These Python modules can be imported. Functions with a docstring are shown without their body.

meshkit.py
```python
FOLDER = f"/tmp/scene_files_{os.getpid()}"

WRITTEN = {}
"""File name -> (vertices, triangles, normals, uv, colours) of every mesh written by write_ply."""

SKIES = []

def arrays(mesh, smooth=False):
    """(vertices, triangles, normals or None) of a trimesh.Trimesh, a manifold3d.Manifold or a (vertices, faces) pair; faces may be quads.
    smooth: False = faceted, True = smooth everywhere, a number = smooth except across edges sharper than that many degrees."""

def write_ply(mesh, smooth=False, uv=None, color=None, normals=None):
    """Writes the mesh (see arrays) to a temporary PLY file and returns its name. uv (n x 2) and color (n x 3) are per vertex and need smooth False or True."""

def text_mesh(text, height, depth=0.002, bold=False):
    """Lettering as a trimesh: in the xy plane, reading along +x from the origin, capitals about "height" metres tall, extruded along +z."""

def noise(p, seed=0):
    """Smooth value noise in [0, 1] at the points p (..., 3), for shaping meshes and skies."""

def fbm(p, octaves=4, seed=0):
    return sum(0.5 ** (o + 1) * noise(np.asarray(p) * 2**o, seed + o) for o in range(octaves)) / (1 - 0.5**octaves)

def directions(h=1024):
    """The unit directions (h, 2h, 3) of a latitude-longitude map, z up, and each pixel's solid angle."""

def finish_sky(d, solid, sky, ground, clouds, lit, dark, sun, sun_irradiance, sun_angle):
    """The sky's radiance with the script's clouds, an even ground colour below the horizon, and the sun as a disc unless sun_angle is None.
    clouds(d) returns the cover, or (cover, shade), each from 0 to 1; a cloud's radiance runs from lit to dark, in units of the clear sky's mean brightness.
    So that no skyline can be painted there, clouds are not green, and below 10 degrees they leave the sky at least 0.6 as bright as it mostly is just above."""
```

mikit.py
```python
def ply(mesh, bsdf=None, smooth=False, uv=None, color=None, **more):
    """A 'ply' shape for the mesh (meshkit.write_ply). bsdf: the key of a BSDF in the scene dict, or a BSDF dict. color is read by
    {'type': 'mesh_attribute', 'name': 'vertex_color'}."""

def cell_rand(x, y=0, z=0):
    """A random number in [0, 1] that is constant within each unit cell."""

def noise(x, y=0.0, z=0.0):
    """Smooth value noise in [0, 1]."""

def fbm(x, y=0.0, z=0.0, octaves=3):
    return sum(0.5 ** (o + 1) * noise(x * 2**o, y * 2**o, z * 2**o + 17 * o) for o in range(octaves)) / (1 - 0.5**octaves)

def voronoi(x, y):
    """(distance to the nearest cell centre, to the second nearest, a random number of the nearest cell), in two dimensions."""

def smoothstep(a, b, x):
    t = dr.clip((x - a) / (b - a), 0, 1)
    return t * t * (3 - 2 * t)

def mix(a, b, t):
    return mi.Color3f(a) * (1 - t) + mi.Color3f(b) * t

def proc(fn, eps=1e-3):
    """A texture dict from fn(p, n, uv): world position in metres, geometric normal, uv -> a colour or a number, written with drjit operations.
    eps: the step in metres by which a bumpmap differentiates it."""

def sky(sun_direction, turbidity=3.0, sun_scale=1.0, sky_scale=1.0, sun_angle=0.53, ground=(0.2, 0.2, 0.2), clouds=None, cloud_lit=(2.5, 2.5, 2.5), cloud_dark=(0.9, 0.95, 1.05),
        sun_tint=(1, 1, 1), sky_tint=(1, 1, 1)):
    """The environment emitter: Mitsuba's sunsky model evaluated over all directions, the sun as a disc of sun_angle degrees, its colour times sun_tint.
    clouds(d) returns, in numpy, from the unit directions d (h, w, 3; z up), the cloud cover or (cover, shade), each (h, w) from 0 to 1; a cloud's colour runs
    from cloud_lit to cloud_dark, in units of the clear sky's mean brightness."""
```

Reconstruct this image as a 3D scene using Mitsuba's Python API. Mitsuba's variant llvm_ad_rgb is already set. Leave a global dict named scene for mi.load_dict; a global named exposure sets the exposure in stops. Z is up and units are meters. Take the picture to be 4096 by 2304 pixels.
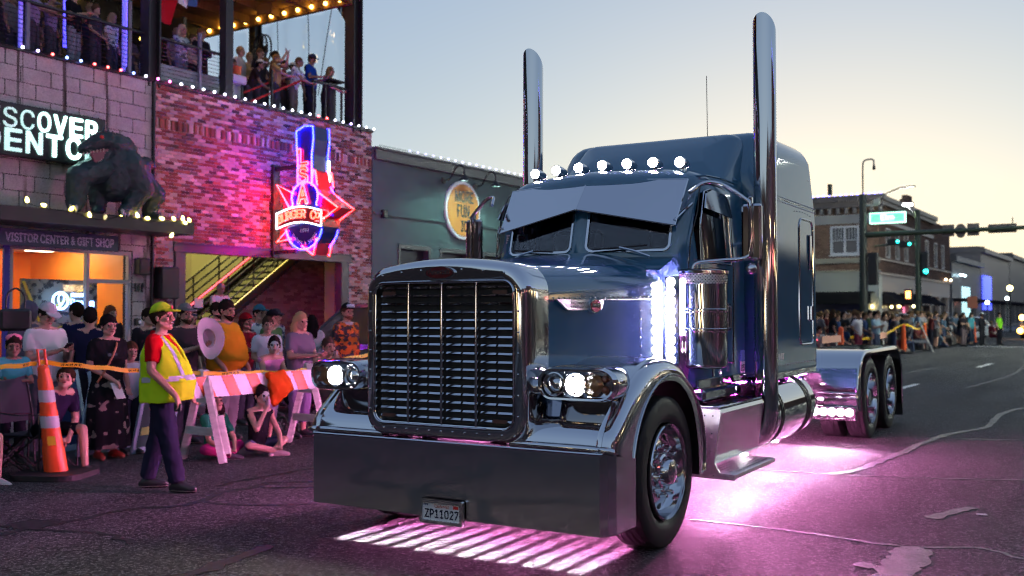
import math, random
import numpy as np, trimesh, mitsuba as mi
import manifold3d as m3
from shapely.geometry import Polygon, box as sbox, Point
from shapely import affinity
import drjit as dr
import mikit, meshkit
from mikit import noise, fbm, voronoi, cell_rand, smoothstep, mix, proc

T = mi.ScalarTransform4f
PI = math.pi
rng = np.random.default_rng(7)
scene, labels = {}, {}

# ---------------------------------------------------------------- camera, sky, exposure
exposure = 1.3
EYE = 1.64
HEAD = math.radians(33.4)          # the camera looks this far to the left of the street's direction (+y)
PITCH = math.radians(1.54)
view = [-math.sin(HEAD) * math.cos(PITCH), math.cos(HEAD) * math.cos(PITCH), math.sin(PITCH)]
scene['camera'] = {'type': 'thinlens', 'fov': 54.43, 'fov_axis': 'x', 'near_clip': 0.05, 'far_clip': 2000.0,
                   'aperture_radius': 0.0085, 'focus_distance': 7.3,
                   'to_world': T().look_at(origin=[0, 0, EYE], target=[view[0], view[1], EYE + view[2]], up=[0, 0, 1])}
SUN_AZ = math.radians(-16)       # the sun has just set, ahead and to the right of the picture's middle


def veil(d):
    'thin even veil added over the whole sky to lift its dark parts'
    return 0.30 * (0.9 + 0.2 * meshkit.fbm(d * [3, 3, 9], 3))  # veil added to even out the sky brightness


scene['sky'] = {**mikit.sky([math.sin(SUN_AZ), math.cos(SUN_AZ), 0.105], turbidity=2.0, sun_scale=0.0005, sky_scale=2.5, sun_angle=6.0,
                            ground=(0.05, 0.05, 0.055), sky_tint=(0.97, 1.01, 1.0), clouds=veil, cloud_lit=(2.4, 3.35, 5.9), cloud_dark=(2.4, 3.35, 5.9)), 'sampling_weight': 40.0}


# ---------------------------------------------------------------- helpers
def lin(h):
    "linear colour of an sRGB hex"
    c = np.array([int(h[i:i + 2], 16) / 255 for i in (0, 2, 4)])
    return np.where(c < 0.04045, c / 12.92, ((c + 0.055) / 1.055) ** 2.4)


def rgb(c):
    return {'type': 'rgb', 'value': [float(x) for x in c]}


_counts = {}


def num(key):
    n = _counts.get(key, 0)
    _counts[key] = n + 1
    return key if n == 0 else f'{key}_{n:03d}'


def tag(key, label=None, cat=None, group=None, kind=None):
    d = labels.setdefault(key, {})
    for k, v in (('label', label), ('category', cat), ('group', group), ('kind', kind)):
        if v:
            d[k] = v
    return key


def thing(name, label, cat, group=None):
    return tag(num(name), label, cat, group)


_dicts = {}


def put(name, mesh, bsdf, parent=None, smooth=False, color=None, M=None, emit=None, weight=1.0, label=None, kind=None, share=None):
    "one entry of the scene under its parent's key"
    key = num((parent + '__' if parent else '') + name)
    if share is not None and share in _dicts:
        d = dict(_dicts[share])
    else:
        if color is not None:
            a = meshkit.arrays(mesh, smooth)
            m2 = (a[0], a[1])
            n = a[2]
            path = meshkit.write_ply(m2, False, None, np.tile(np.asarray(color, float), (len(a[0]), 1)) if np.ndim(color) == 1 else color, normals=n)
            d = {'type': 'ply', 'filename': path, 'face_normals': n is None, 'bsdf': {'type': 'ref', 'id': bsdf}}
        else:
            d = mikit.ply(mesh, bsdf, smooth=smooth)
        if share is not None:
            _dicts[share] = dict(d)
    if M is not None:
        d['to_world'] = M
    if emit is not None:
        d['emitter'] = {'type': 'area', 'radiance': rgb(emit), 'sampling_weight': float(weight)}
    scene[key] = d
    if label or kind:
        tag(key, label, None, None, kind)
    return key


def cat(*ms):
    ms = [m for m in ms if m is not None]
    return trimesh.util.concatenate([m if isinstance(m, trimesh.Trimesh) else tri(m) for m in ms])


def tri(m):
    v, f, _ = meshkit.arrays(m)
    return trimesh.Trimesh(v, f, process=False)


def bx(x0, x1, y0, y1, z0, z1, ch=0.0):
    "box between bounds, its edges chamfered by ch"
    if ch <= 0:
        m = trimesh.creation.box((abs(x1 - x0), abs(y1 - y0), abs(z1 - z0)))
        m.apply_translation(((x0 + x1) / 2, (y0 + y1) / 2, (z0 + z1) / 2))
        return m
    c = np.array([(x0 + x1) / 2, (y0 + y1) / 2, (z0 + z1) / 2])
    h = np.abs([x1 - x0, y1 - y0, z1 - z0]) / 2
    ch = min(ch, *(h * 0.98))
    pts = []
    for s in np.ndindex(2, 2, 2):
        s = np.array(s) * 2 - 1
        for k in range(3):
            q = h - ch
            q[k] = h[k]
            pts.append(c + s * q)
    return trimesh.convex.convex_hull(np.array(pts))


def mv(m, loc=(0, 0, 0), rz=0, rx=0, ry=0, s=None):
    m = m.copy()
    if s is not None:
        m.apply_scale(s)
    for a, ax in ((rx, [1, 0, 0]), (ry, [0, 1, 0]), (rz, [0, 0, 1])):
        if a:
            m.apply_transform(trimesh.transformations.rotation_matrix(a, ax))
    m.apply_translation(loc)
    return m


def frames(p):
    p = np.asarray(p, float)
    t = np.gradient(p, axis=0)
    t /= np.linalg.norm(t, axis=1, keepdims=True) + 1e-12
    a = np.cross(t[0], [0, 0, 1.0])
    if np.linalg.norm(a) < 0.2:
        a = np.cross(t[0], [1.0, 0, 0])
    a /= np.linalg.norm(a)
    A = []
    for k in range(len(p)):
        a = a - t[k] * (a @ t[k])
        a /= np.linalg.norm(a) + 1e-12
        A.append(a)
    A = np.array(A)
    return p, t, A, np.cross(t, A)


def tube(points, r, sides=8, caps=True, flat=1.0):
    p, t, a, b = frames(points)
    r = np.broadcast_to(np.asarray(r, float), (len(p),))
    ang = np.arange(sides) * 2 * PI / sides
    v = (p[:, None] + r[:, None, None] * (np.cos(ang)[None, :, None] * a[:, None] + flat * np.sin(ang)[None, :, None] * b[:, None])).reshape(-1, 3)
    f = []
    for i in range(len(p) - 1):
        for j in range(sides):
            k = (j + 1) % sides
            q = (i * sides + j, (i + 1) * sides + j, (i + 1) * sides + k, i * sides + k)
            f += [(q[0], q[2], q[1]), (q[0], q[3], q[2])]
    if caps:
        n = len(v)
        v = np.vstack([v, p[:1], p[-1:]])
        e = (len(p) - 1) * sides
        for j in range(sides):
            k = (j + 1) % sides
            f += [(n, k, j), (n + 1, e + j, e + k)]
    m = trimesh.Trimesh(v, np.array(f), process=False)
    return m


def curve(pts, n=8):
    "Catmull-Rom through the points"
    p = np.asarray(pts, float)
    p = np.vstack([2 * p[0] - p[1], p, 2 * p[-1] - p[-2]])
    out = []
    for i in range(1, len(p) - 2):
        for s in np.arange(n) / n:
            out.append(0.5 * (2 * p[i] + (p[i + 1] - p[i - 1]) * s + (2 * p[i - 1] - 5 * p[i] + 4 * p[i + 1] - p[i + 2]) * s * s + (3 * p[i] - p[i - 1] - 3 * p[i + 1] + p[i + 2]) * s ** 3))
    out.append(p[-2])
    return np.array(out)


def lathe(prof, n=32, axis='z'):
    "profile of (radius, height) turned about the axis"
    m = trimesh.creation.revolve(np.array(prof, float), sections=n)
    if axis == 'y':
        m.apply_transform(trimesh.transformations.rotation_matrix(-PI / 2, [1, 0, 0]))
    if axis == 'x':
        m.apply_transform(trimesh.transformations.rotation_matrix(PI / 2, [0, 1, 0]))
    return m


def ext(poly, d):
    polys = getattr(poly, 'geoms', [poly])
    return trimesh.util.concatenate([trimesh.creation.extrude_polygon(g, d, engine='earcut') for g in polys])


def ext_xz(poly, y0, y1):
    "polygon given in (x, z), extruded from y0 to y1"
    m = ext(poly, abs(y1 - y0))
    m.apply_transform(np.array([[1, 0, 0, 0], [0, 0, -1, max(y0, y1)], [0, 1, 0, 0], [0, 0, 0, 1.0]]))
    return m


def ext_yz(poly, x0, x1):
    "polygon given in (y, z), extruded from x0 to x1"
    m = ext(poly, abs(x1 - x0))
    m.apply_transform(np.array([[0, 0, 1, min(x0, x1)], [1, 0, 0, 0], [0, 1, 0, 0], [0, 0, 0, 1.0]]))
    return m


def ext_xy(poly, z0, z1):
    m = ext(poly, abs(z1 - z0))
    m.apply_translation([0, 0, min(z0, z1)])
    return m


def grid(P, close_u=False, close_v=False):
    "surface through a (nu, nv, 3) array of points"
    P = np.asarray(P, float)
    nu, nv = P.shape[:2]
    f = []
    for i in range(nu if close_u else nu - 1):
        for j in range(nv if close_v else nv - 1):
            a, b, c, d = i * nv + j, ((i + 1) % nu) * nv + j, ((i + 1) % nu) * nv + (j + 1) % nv, i * nv + (j + 1) % nv
            f += [(a, b, c), (a, c, d)]
    return trimesh.Trimesh(P.reshape(-1, 3), np.array(f), process=False)


def rrect(w, h, r, n=5, cx=0, cy=0):
    return sbox(cx - w / 2 + r, cy - h / 2 + r, cx + w / 2 - r, cy + h / 2 - r).buffer(r, quad_segs=n)


def text(s, height, depth=0.004, bold=False, width=None):
    m = meshkit.text_mesh(s, height, depth, bold)
    b = m.bounds
    m.apply_translation([-(b[0][0] + b[1][0]) / 2, -(b[0][1]), 0])
    if width:
        m.apply_scale([width / (b[1][0] - b[0][0]), 1, 1])
    return m


def face_x(m, loc, flip=False):
    "lettering in xy -> standing, read by someone who looks along -x (letters run along +y), front towards +x"
    m = m.copy()
    m.apply_transform(np.array([[0, 0, 1, 0], [1, 0, 0, 0], [0, 1, 0, 0], [0, 0, 0, 1.0]]))
    m.apply_translation(loc)
    return m


def face_ny(m, loc):
    "lettering that faces -y and runs along +x"
    m = m.copy()
    m.apply_transform(np.array([[1, 0, 0, 0], [0, 0, -1, 0], [0, 1, 0, 0], [0, 0, 0, 1.0]]))
    m.apply_translation(loc)
    return m


# ---------------------------------------------------------------- materials
VC = {'type': 'mesh_attribute', 'name': 'vertex_color'}


def two(b):
    return {'type': 'twosided', 'bsdf': b}


def bump(tex, scale, b):
    return {'type': 'bumpmap', 'arbitrary': tex, 'scale': scale, 'bsdf': b}


scene['chrome'] = two({'type': 'roughconductor', 'material': 'none', 'alpha': 0.006, 'distribution': 'beckmann', 'specular_reflectance': rgb((.62, .62, .635))})
scene['brushed'] = two({'type': 'roughconductor', 'material': 'Al', 'alpha': 0.22, 'distribution': 'ggx', 'specular_reflectance': rgb((.8, .8, .8))})
scene['cloth'] = two({'type': 'diffuse', 'reflectance': VC})
scene['skin'] = two({'type': 'principled', 'base_color': VC, 'roughness': 0.48, 'specular': 0.4})
scene['plastic'] = two({'type': 'principled', 'base_color': VC, 'roughness': 0.4, 'specular': 0.5})
scene['gloss'] = two({'type': 'principled', 'base_color': VC, 'roughness': 0.16, 'specular': 0.5, 'clearcoat': 0.6, 'clearcoat_gloss': 0.95})
scene['teal_paint'] = two({'type': 'roughplastic', 'diffuse_reflectance': rgb((0.030, 0.115, 0.190)), 'int_ior': 1.85, 'alpha': 0.012, 'distribution': 'beckmann'})
scene['black_plastic'] = two({'type': 'principled', 'base_color': rgb((.012, .012, .013)), 'roughness': 0.45, 'specular': 0.4})
scene['rubber'] = two({'type': 'principled', 'base_color': rgb((.014, .0135, .014)), 'roughness': 0.62, 'specular': 0.35})
scene['lamp_glass'] = two({'type': 'principled', 'base_color': rgb((.8, .8, .8)), 'roughness': 0.3, 'specular': 0.5})
scene['window_glass'] = {'type': 'thindielectric', 'int_ior': 1.5, 'specular_transmittance': rgb((.88, .9, .9))}
scene['dark_glass'] = {'type': 'thindielectric', 'int_ior': 1.5, 'specular_transmittance': rgb((.32, .30, .36))}
scene['clear_glass'] = {'type': 'thindielectric', 'int_ior': 1.45}
scene['vinyl'] = {'type': 'blendbsdf', 'weight': 0.86, 'a': two({'type': 'diffuse', 'reflectance': rgb((.75, .78, .82))}), 'b': {'type': 'null'}}
scene['vinyl'] = {'type': 'thindielectric', 'int_ior': 1.35, 'specular_transmittance': rgb((.80, .86, .90))}


def asphalt_color(p, n, uv):
    g = noise(p.x * 48, p.y * 48, 3.0)
    g2 = noise(p.x * 110 + 5, p.y * 110, 9.0)
    patch = fbm(p.x * .35 + 11, p.y * .35 + 4, 0.0, 4)
    stones = smoothstep(.58, .80, noise(p.x * 66 + 3, p.y * 66, 1.0))
    pits = smoothstep(.62, .80, noise(p.x * 40 + 9, p.y * 40 + 2, 6.0))
    worn = smoothstep(.45, .7, fbm(p.x * 1.7, p.y * .25 + 9, 2.0, 3))
    oil = smoothstep(.56, .72, fbm(p.x * .9 + 40, p.y * .3 + 7, 5.0, 3))
    v = .010 + .050 * g * g2 + .020 * (patch - .4) + .105 * stones * g2 + .010 * worn - .010 * oil - .016 * pits
    v = dr.maximum(v, .005)
    return mi.Color3f(v * 1.02, v * .98, v * .99)


def asphalt_height(p, n, uv):
    return noise(p.x * 52, p.y * 52, 0.0) * .7 + .3 * noise(p.x * 130, p.y * 130, 5.0)


scene['asphalt'] = two(bump(proc(asphalt_height, 2e-3), 0.010, {'type': 'principled', 'base_color': proc(asphalt_color), 'roughness': 0.7, 'specular': 0.18}))
scene['tar'] = two({'type': 'principled', 'base_color': proc(lambda p, n, uv: mi.Color3f(.005 + .006 * noise(p.x * 30, p.y * 30, 0.0))), 'roughness': 0.6, 'specular': 0.3})
scene['concrete'] = two({'type': 'diffuse', 'reflectance': proc(lambda p, n, uv: mi.Color3f(.17 + .10 * fbm(p.x * 3, p.y * 3, p.z * 3, 4) + .05 * noise(p.x * 60, p.y * 60, p.z * 60)))})


def block_color(p, n, uv):
    f = fbm(p.x * 4, p.y * 4, p.z * 4, 4)
    fine = noise(p.y * 70, p.z * 70, p.x * 70)
    # rusty run-off streaks below the deck: narrow in y, long in z
    s = smoothstep(.64, .78, noise(p.y * 6.5 + 3.1, p.z * .35, 2.0)) * smoothstep(.35, .75, noise(p.y * 23, p.z * 1.2, 4.0))
    c = mix((.36, .335, .33), (.49, .46, .44), f) * (.82 + .36 * fine)
    return mix(c, (.05, .035, .025), s * .85)


scene['block_stone'] = two(bump(proc(lambda p, n, uv: noise(p.y * 60, p.z * 60, p.x * 60), 3e-3), .004, {'type': 'diffuse', 'reflectance': proc(block_color)}))
scene['mortar'] = two({'type': 'diffuse', 'reflectance': proc(lambda p, n, uv: mi.Color3f(.30 + .14 * fbm(p.x * 9, p.y * 9, p.z * 9, 3)) * mi.Color3f(1, .93, .9))})
scene['dark_mortar'] = two({'type': 'diffuse', 'reflectance': rgb((.075, .066, .064))})
scene['brick'] = two({'type': 'diffuse', 'reflectance': VC})
scene['stucco'] = two(bump(proc(lambda p, n, uv: fbm(p.y * 22, p.z * 22, p.x * 22, 3), 4e-3), .012, {'type': 'diffuse', 'reflectance': proc(lambda p, n, uv: mi.Color3f(.125, .165, .16) * (.8 + .4 * fbm(p.x * 1.3, p.y * 1.3, p.z * 1.3, 4)))}))
scene['far_brick'] = two({'type': 'diffuse', 'reflectance': proc(lambda p, n, uv: mix((.10, .062, .052), (.20, .13, .105), cell_rand(dr.floor((p.x + p.y) * 4 + dr.floor(p.z * 13) * .5), dr.floor(p.z * 13), 1.0)) * (.8 + .4 * fbm(p.x * .4, p.y * .4, p.z * .4, 3)))})
scene['wood'] = two({'type': 'diffuse', 'reflectance': proc(lambda p, n, uv: mix((.16, .085, .035), (.30, .17, .075), fbm(p.x * 2, p.y * 30, p.z * 3, 3)))})
scene['weathered_wood'] = two({'type': 'diffuse', 'reflectance': proc(lambda p, n, uv: mix((.30, .28, .26), (.62, .60, .57), fbm(p.x * 9, p.y * 9, p.z * 25, 3)))})
scene['steel_dark'] = two({'type': 'principled', 'base_color': rgb((.022, .02, .021)), 'roughness': 0.45, 'specular': 0.45})


def spec_hash(p, s):
    return noise(p.x * s, p.y * s, p.z * s)


scene['camo_cloth'] = two({'type': 'diffuse', 'reflectance': proc(lambda p, n, uv: mix((.55, .13, .03), (.035, .03, .035), smoothstep(.46, .52, fbm(p.x * 16, p.y * 16, p.z * 16, 3))))})
scene['floral_cloth'] = two({'type': 'diffuse', 'reflectance': proc(lambda p, n, uv: mix((.012, .012, .014), (.22, .17, .15), smoothstep(.60, .68, fbm(p.x * 13, p.y * 13, p.z * 13, 2))))})
scene['spotted_cloth'] = two({'type': 'diffuse', 'reflectance': proc(lambda p, n, uv: mix((.55, .56, .6), (.07, .08, .14), smoothstep(.55, .62, fbm(p.x * 18, p.y * 18, p.z * 18, 2))))})
scene['plaid_cloth'] = two({'type': 'diffuse', 'reflectance': proc(lambda p, n, uv: mix((.05, .05, .09), (.45, .42, .42), smoothstep(.5, .6, noise(p.x * 20, p.y * 20, p.z * 14))))})
scene['display_cloth'] = two({'type': 'diffuse', 'reflectance': proc(lambda p, n, uv: mix((.24, .21, .15), (.05, .045, .04), smoothstep(.52, .66, fbm(p.x * 9, p.y * 9, p.z * 9, 3))))})
scene['denim'] = two({'type': 'diffuse', 'reflectance': proc(lambda p, n, uv: mi.Color3f(.022, .020, .040) * (.7 + .7 * fbm(p.x * 11, p.y * 11, p.z * 4, 3)))})
scene['dino_skin'] = two(bump(proc(lambda p, n, uv: fbm(p.x * 5, p.y * 26, p.z * 20, 3), 5e-3), .05, {'type': 'principled', 'base_color': proc(lambda p, n, uv: mi.Color3f(.013, .030, .033) * (.6 + .8 * fbm(p.x * 6, p.y * 14, p.z * 12, 3))), 'roughness': .33, 'specular': .6}))
scene['reflect_tape'] = two({'type': 'principled', 'base_color': rgb((.40, .39, .43)), 'roughness': .45, 'specular': .5})
# ---------------------------------------------------------------- end of head
# ================================================================ road, pavements
def sheet(x0, x1, y0, y1, z):
    v = np.array([(x0, y0, z), (x1, y0, z), (x1, y1, z), (x0, y1, z)], float)
    return trimesh.Trimesh(v, np.array([(0, 1, 2), (0, 2, 3)]), process=False)


tag(put('road', sheet(-1500, 1500, -1500, 1500, 0), 'asphalt'), 'dark worn asphalt street with crack seals', kind='structure')
SEALS = {
    'A': [(-7.10, 2.8), (-7.28, 4.12), (-7.33, 4.42), (-7.31, 4.79), (-7.33, 5.26), (-7.10, 5.58), (-7.13, 5.82), (-7.30, 6.30), (-7.25, 6.59), (-7.34, 6.85), (-7.09, 7.10), (-6.8, 7.6), (-6.7, 8.3)],
    'B': [(-7.27, 4.37), (-7.04, 4.45), (-6.67, 4.57), (-6.2, 4.5)], 'C': [(-7.62, 6.39), (-7.66, 6.95), (-7.63, 7.64), (-7.41, 8.19), (-7.45, 8.89), (-7.2, 10.5)],
    'D': [(-7.13, 5.82), (-6.87, 5.86), (-6.59, 5.97), (-6.2, 6.3)], 'E': [(-7.22, 6.56), (-6.84, 6.86), (-6.3, 7.1)],
    'F': [(-5.05, 5.9), (-5.2, 6.3), (-5.45, 6.9)], 'G': [(-6.0, 1.5), (-5.6, 2.4), (-5.75, 3.3), (-5.2, 4.1), (-5.35, 5.0)], 'H': [(-5.75, 3.3), (-4.9, 3.5), (-4.0, 3.2), (-3.1, 3.6), (-2.3, 3.4)],
    'I': [(-4.9, 3.5), (-4.4, 4.3), (-3.7, 4.6)], 'J': [(-4.0, 3.2), (-3.7, 2.2), (-3.9, 1.2)], 'K': [(-3.1, 3.6), (-2.6, 4.4), (-2.0, 4.9)],
    'L': [(-8.6, 2.0), (-7.6, 1.7), (-6.9, 2.3), (-6.3, 2.0), (-5.6, 2.4)], 'M': [(-6.9, 2.3), (-6.6, 3.1), (-5.75, 3.3)], 'N': [(-6.2, .6), (-5.4, 1.3), (-4.7, 1.1), (-4.0, 1.7)],
    'R1': [(-4.40, 10.18), (-3.55, 10.27), (-2.91, 10.38), (-2.30, 10.54), (-1.22, 11.05), (-0.81, 11.24), (.6, 11.5)],
    'R2': [(-2.91, 10.38), (-2.77, 10.85), (-2.70, 11.87), (-2.65, 13.22), (-2.60, 14.22), (-2.44, 15.13), (-2.25, 15.96), (-2.3, 18.5), (-1.9, 21)],
    'R3': [(-3.23, 7.48), (-2.59, 7.51), (-2.13, 7.48), (-1.73, 7.44), (-1.51, 7.47), (-1.15, 7.68), (-1.02, 7.63), (-0.83, 7.51), (-0.53, 7.30), (.5, 7.2)],
    'R4': [(-1.49, 7.44), (-1.49, 6.97), (-1.46, 6.43), (-1.42, 5.88), (-1.3, 4.5)], 'R5': [(-2.38, 14.26), (-2.16, 14.31), (-1.60, 14.53), (-1.05, 14.74)],
    'P1': [(-1.60, 8.58), (-1.51, 8.98), (-1.41, 9.25)], 'P2': [(-1.70, 6.67), (-1.64, 6.81)], 'B1': [(-7.60, 4.40), (-7.46, 4.46), (-7.3, 4.55)], 'Q1': [(-5.6, 19), (-5.2, 21), (-5.3, 24)], 'Q2': [(-3.8, 24), (-3.6, 30), (-3.9, 36)], 'Q3': [(-6.4, 28), (-6.0, 33)]}
WID = {'R2': .05, 'R4': .12, 'A': .045, 'P1': .06, 'P2': .08, 'B1': .16, 'C': .04, 'F': .05, 'G': .06, 'H': .065, 'I': .05, 'J': .05, 'K': .05, 'L': .07, 'M': .06, 'N': .05, 'R1': .018, 'R3': .022}
scene['sheen_seal'] = two({'type': 'principled', 'base_color': proc(lambda p, n, uv: mi.Color3f(.012 + .040 * noise(p.x * 18, p.y * 18, 0.0) * noise(p.x * 60, p.y * 60, 4.0) + .055 * noise(p.x * 7, p.y * 7, 2.0) * noise(p.x * 120, p.y * 120, 2.0))), 'roughness': 0.5, 'specular': 0.5})  # paler than the tar: sky sheen put into the base colour


def ribbon(pts, w, z=.004, seed=0):
    r = np.random.default_rng(seed)
    p = curve([(x, y, 0) for x, y in pts], 22)
    p[:, :2] += (meshkit.noise(p * [9, 9, 0] + seed) - .5)[:, None] * .05
    t = np.gradient(p, axis=0)
    t /= np.linalg.norm(t, axis=1, keepdims=True) + 1e-9
    n = np.stack([-t[:, 1], t[:, 0], t[:, 2] * 0], 1)
    wl = w * (.4 + .6 * meshkit.noise(p * 5 + seed + 50) + .5 * meshkit.noise(p * 23 + seed))[:, None]
    wr = w * (.4 + .6 * meshkit.noise(p * 5 + seed + 90) + .5 * meshkit.noise(p * 23 + seed + 31))[:, None]
    e = np.ones(len(p))
    e[[0, -1]] = .1
    L, R = p + n * wl * e[:, None], p - n * wr * e[:, None]
    L[:, 2] = R[:, 2] = z
    return grid(np.stack([L, R], 1))


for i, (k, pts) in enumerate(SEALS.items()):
    put('crack_seal', ribbon(pts, WID.get(k, .032), .004 + .0004 * (i % 8), seed=i * 7 + 1), 'sheen_seal' if k[0] in 'RPQ' else 'tar', 'road')
put('lane_dash', sheet(-5.06, -4.92, 22.0, 25.0, .0042), 'plastic', 'road', color=(.55, .55, .52))
put('lane_dash', sheet(-5.06, -4.92, 34.0, 37.0, .0042), 'plastic', 'road', color=(.55, .55, .52))
put('crosswalk_line', sheet(-9, 5, 56.2, 56.7, .0042), 'plastic', 'road', color=(.5, .5, .48))
put('litter', mv(bx(-.04, .04, -.012, .012, .004, .012), (-1.30, 8.95, 0), rz=.4), 'plastic', 'road', color=(.7, .7, .68))
# pavements with kerbs
tag(put('pavement', cat(bx(-60, -13.5, -40, 60, -.05, .14), bx(-13.5, -13.32, -40, 60, -.05, .145, .02)), 'concrete'), 'concrete pavement with kerb along the shops', kind='structure')
tag(put('pavement', cat(bx(-90, -13.5, 73, 400, -.05, .14), bx(-13.5, -13.32, 73, 400, -.05, .145, .02)), 'concrete'), 'concrete pavement beyond the cross street', kind='structure')
tag(put('pavement', cat(bx(9.2, 40, -40, 60, -.05, .14), bx(9.0, 9.2, -40, 60, -.05, .145, .02)), 'concrete'), 'concrete pavement on the other side of the street', kind='structure')

# ================================================================ brick building
BB = thing('brick_building', 'two tone red brick building with a wide dark opening and a roof deck', 'building')
FX = -18.0
yb0, yb1, zt = 13.42, 20.39, 6.60
oy0, oy1, oz = 14.02, 19.48, 3.02


def wall_x(y0, y1, z0, z1, holes, x0, x1):
    p = sbox(y0, z0, y1, z1)
    for h in holes:
        p = p.difference(sbox(h[0], h[2], h[1], h[3]))
    return ext_yz(p, x0, x1)


put('wall', wall_x(yb0, yb1, 0, zt, [(oy0, oy1, -1, oz)], FX - .32, FX - .02), 'mortar', BB)
put('side_wall', bx(-40, FX - .32, yb1 - .3, yb1 - .005, 0, zt), 'far_brick', BB)
pal = np.array([(.36, .26, .235), (.40, .31, .28), (.31, .21, .19), (.19, .075, .06), (.21, .08, .06), (.15, .06, .05), (.25, .10, .07), (.075, .05, .05), (.10, .06, .055), (.14, .09, .08)])
pw = np.array([.16, .10, .12, .15, .12, .10, .10, .06, .05, .04])
bricks = []
zr, row = .15, 0
while zr < zt - .02:
    if 6.10 < zr < 6.16 or 5.62 < zr < 5.66:
        h, pitch = .205, .0757
        soldier = True
    else:
        h, pitch, soldier = .0645, .214, False
    y = yb0 - (pitch / 2 if row % 2 and not soldier else 0)
    k = 0
    while y < yb1:
        a, b = max(y, yb0), min(y + pitch - .0105, yb1)
        if b - a > .03 and not (zr < oz + .2 and a < oy1 and b > oy0):
            out = (.022 if soldier and k % 2 == 0 else 0) + rng.uniform(-.004, .004)
            bricks.append((a, b, zr, zr + h, out))
        y += pitch
        k += 1
    zr += h + .0108
    row += 1
bricks.sort(key=lambda q: (q[0] ** 2 + 324) ** .5 + .4 * abs(q[2] - 1.6))
BV, BF, BC = [], [], []


def brick_mesh(q):
    a, b, z0, z1, o = q
    v = np.array([(FX - .05, y, z) for y, z in ((a, z0), (b, z0), (b, z1), (a, z1))] + [(FX + o, y, z) for y, z in ((a + .003, z0 + .003), (b - .003, z0 + .003), (b - .003, z1 - .003), (a + .003, z1 - .003))])
    f = [(4, 5, 6), (4, 6, 7)]
    for i in range(4):
        j = (i + 1) % 4
        f += [(i, j, j + 4), (i, j + 4, i + 4)]
    return v, np.array(f)


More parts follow.
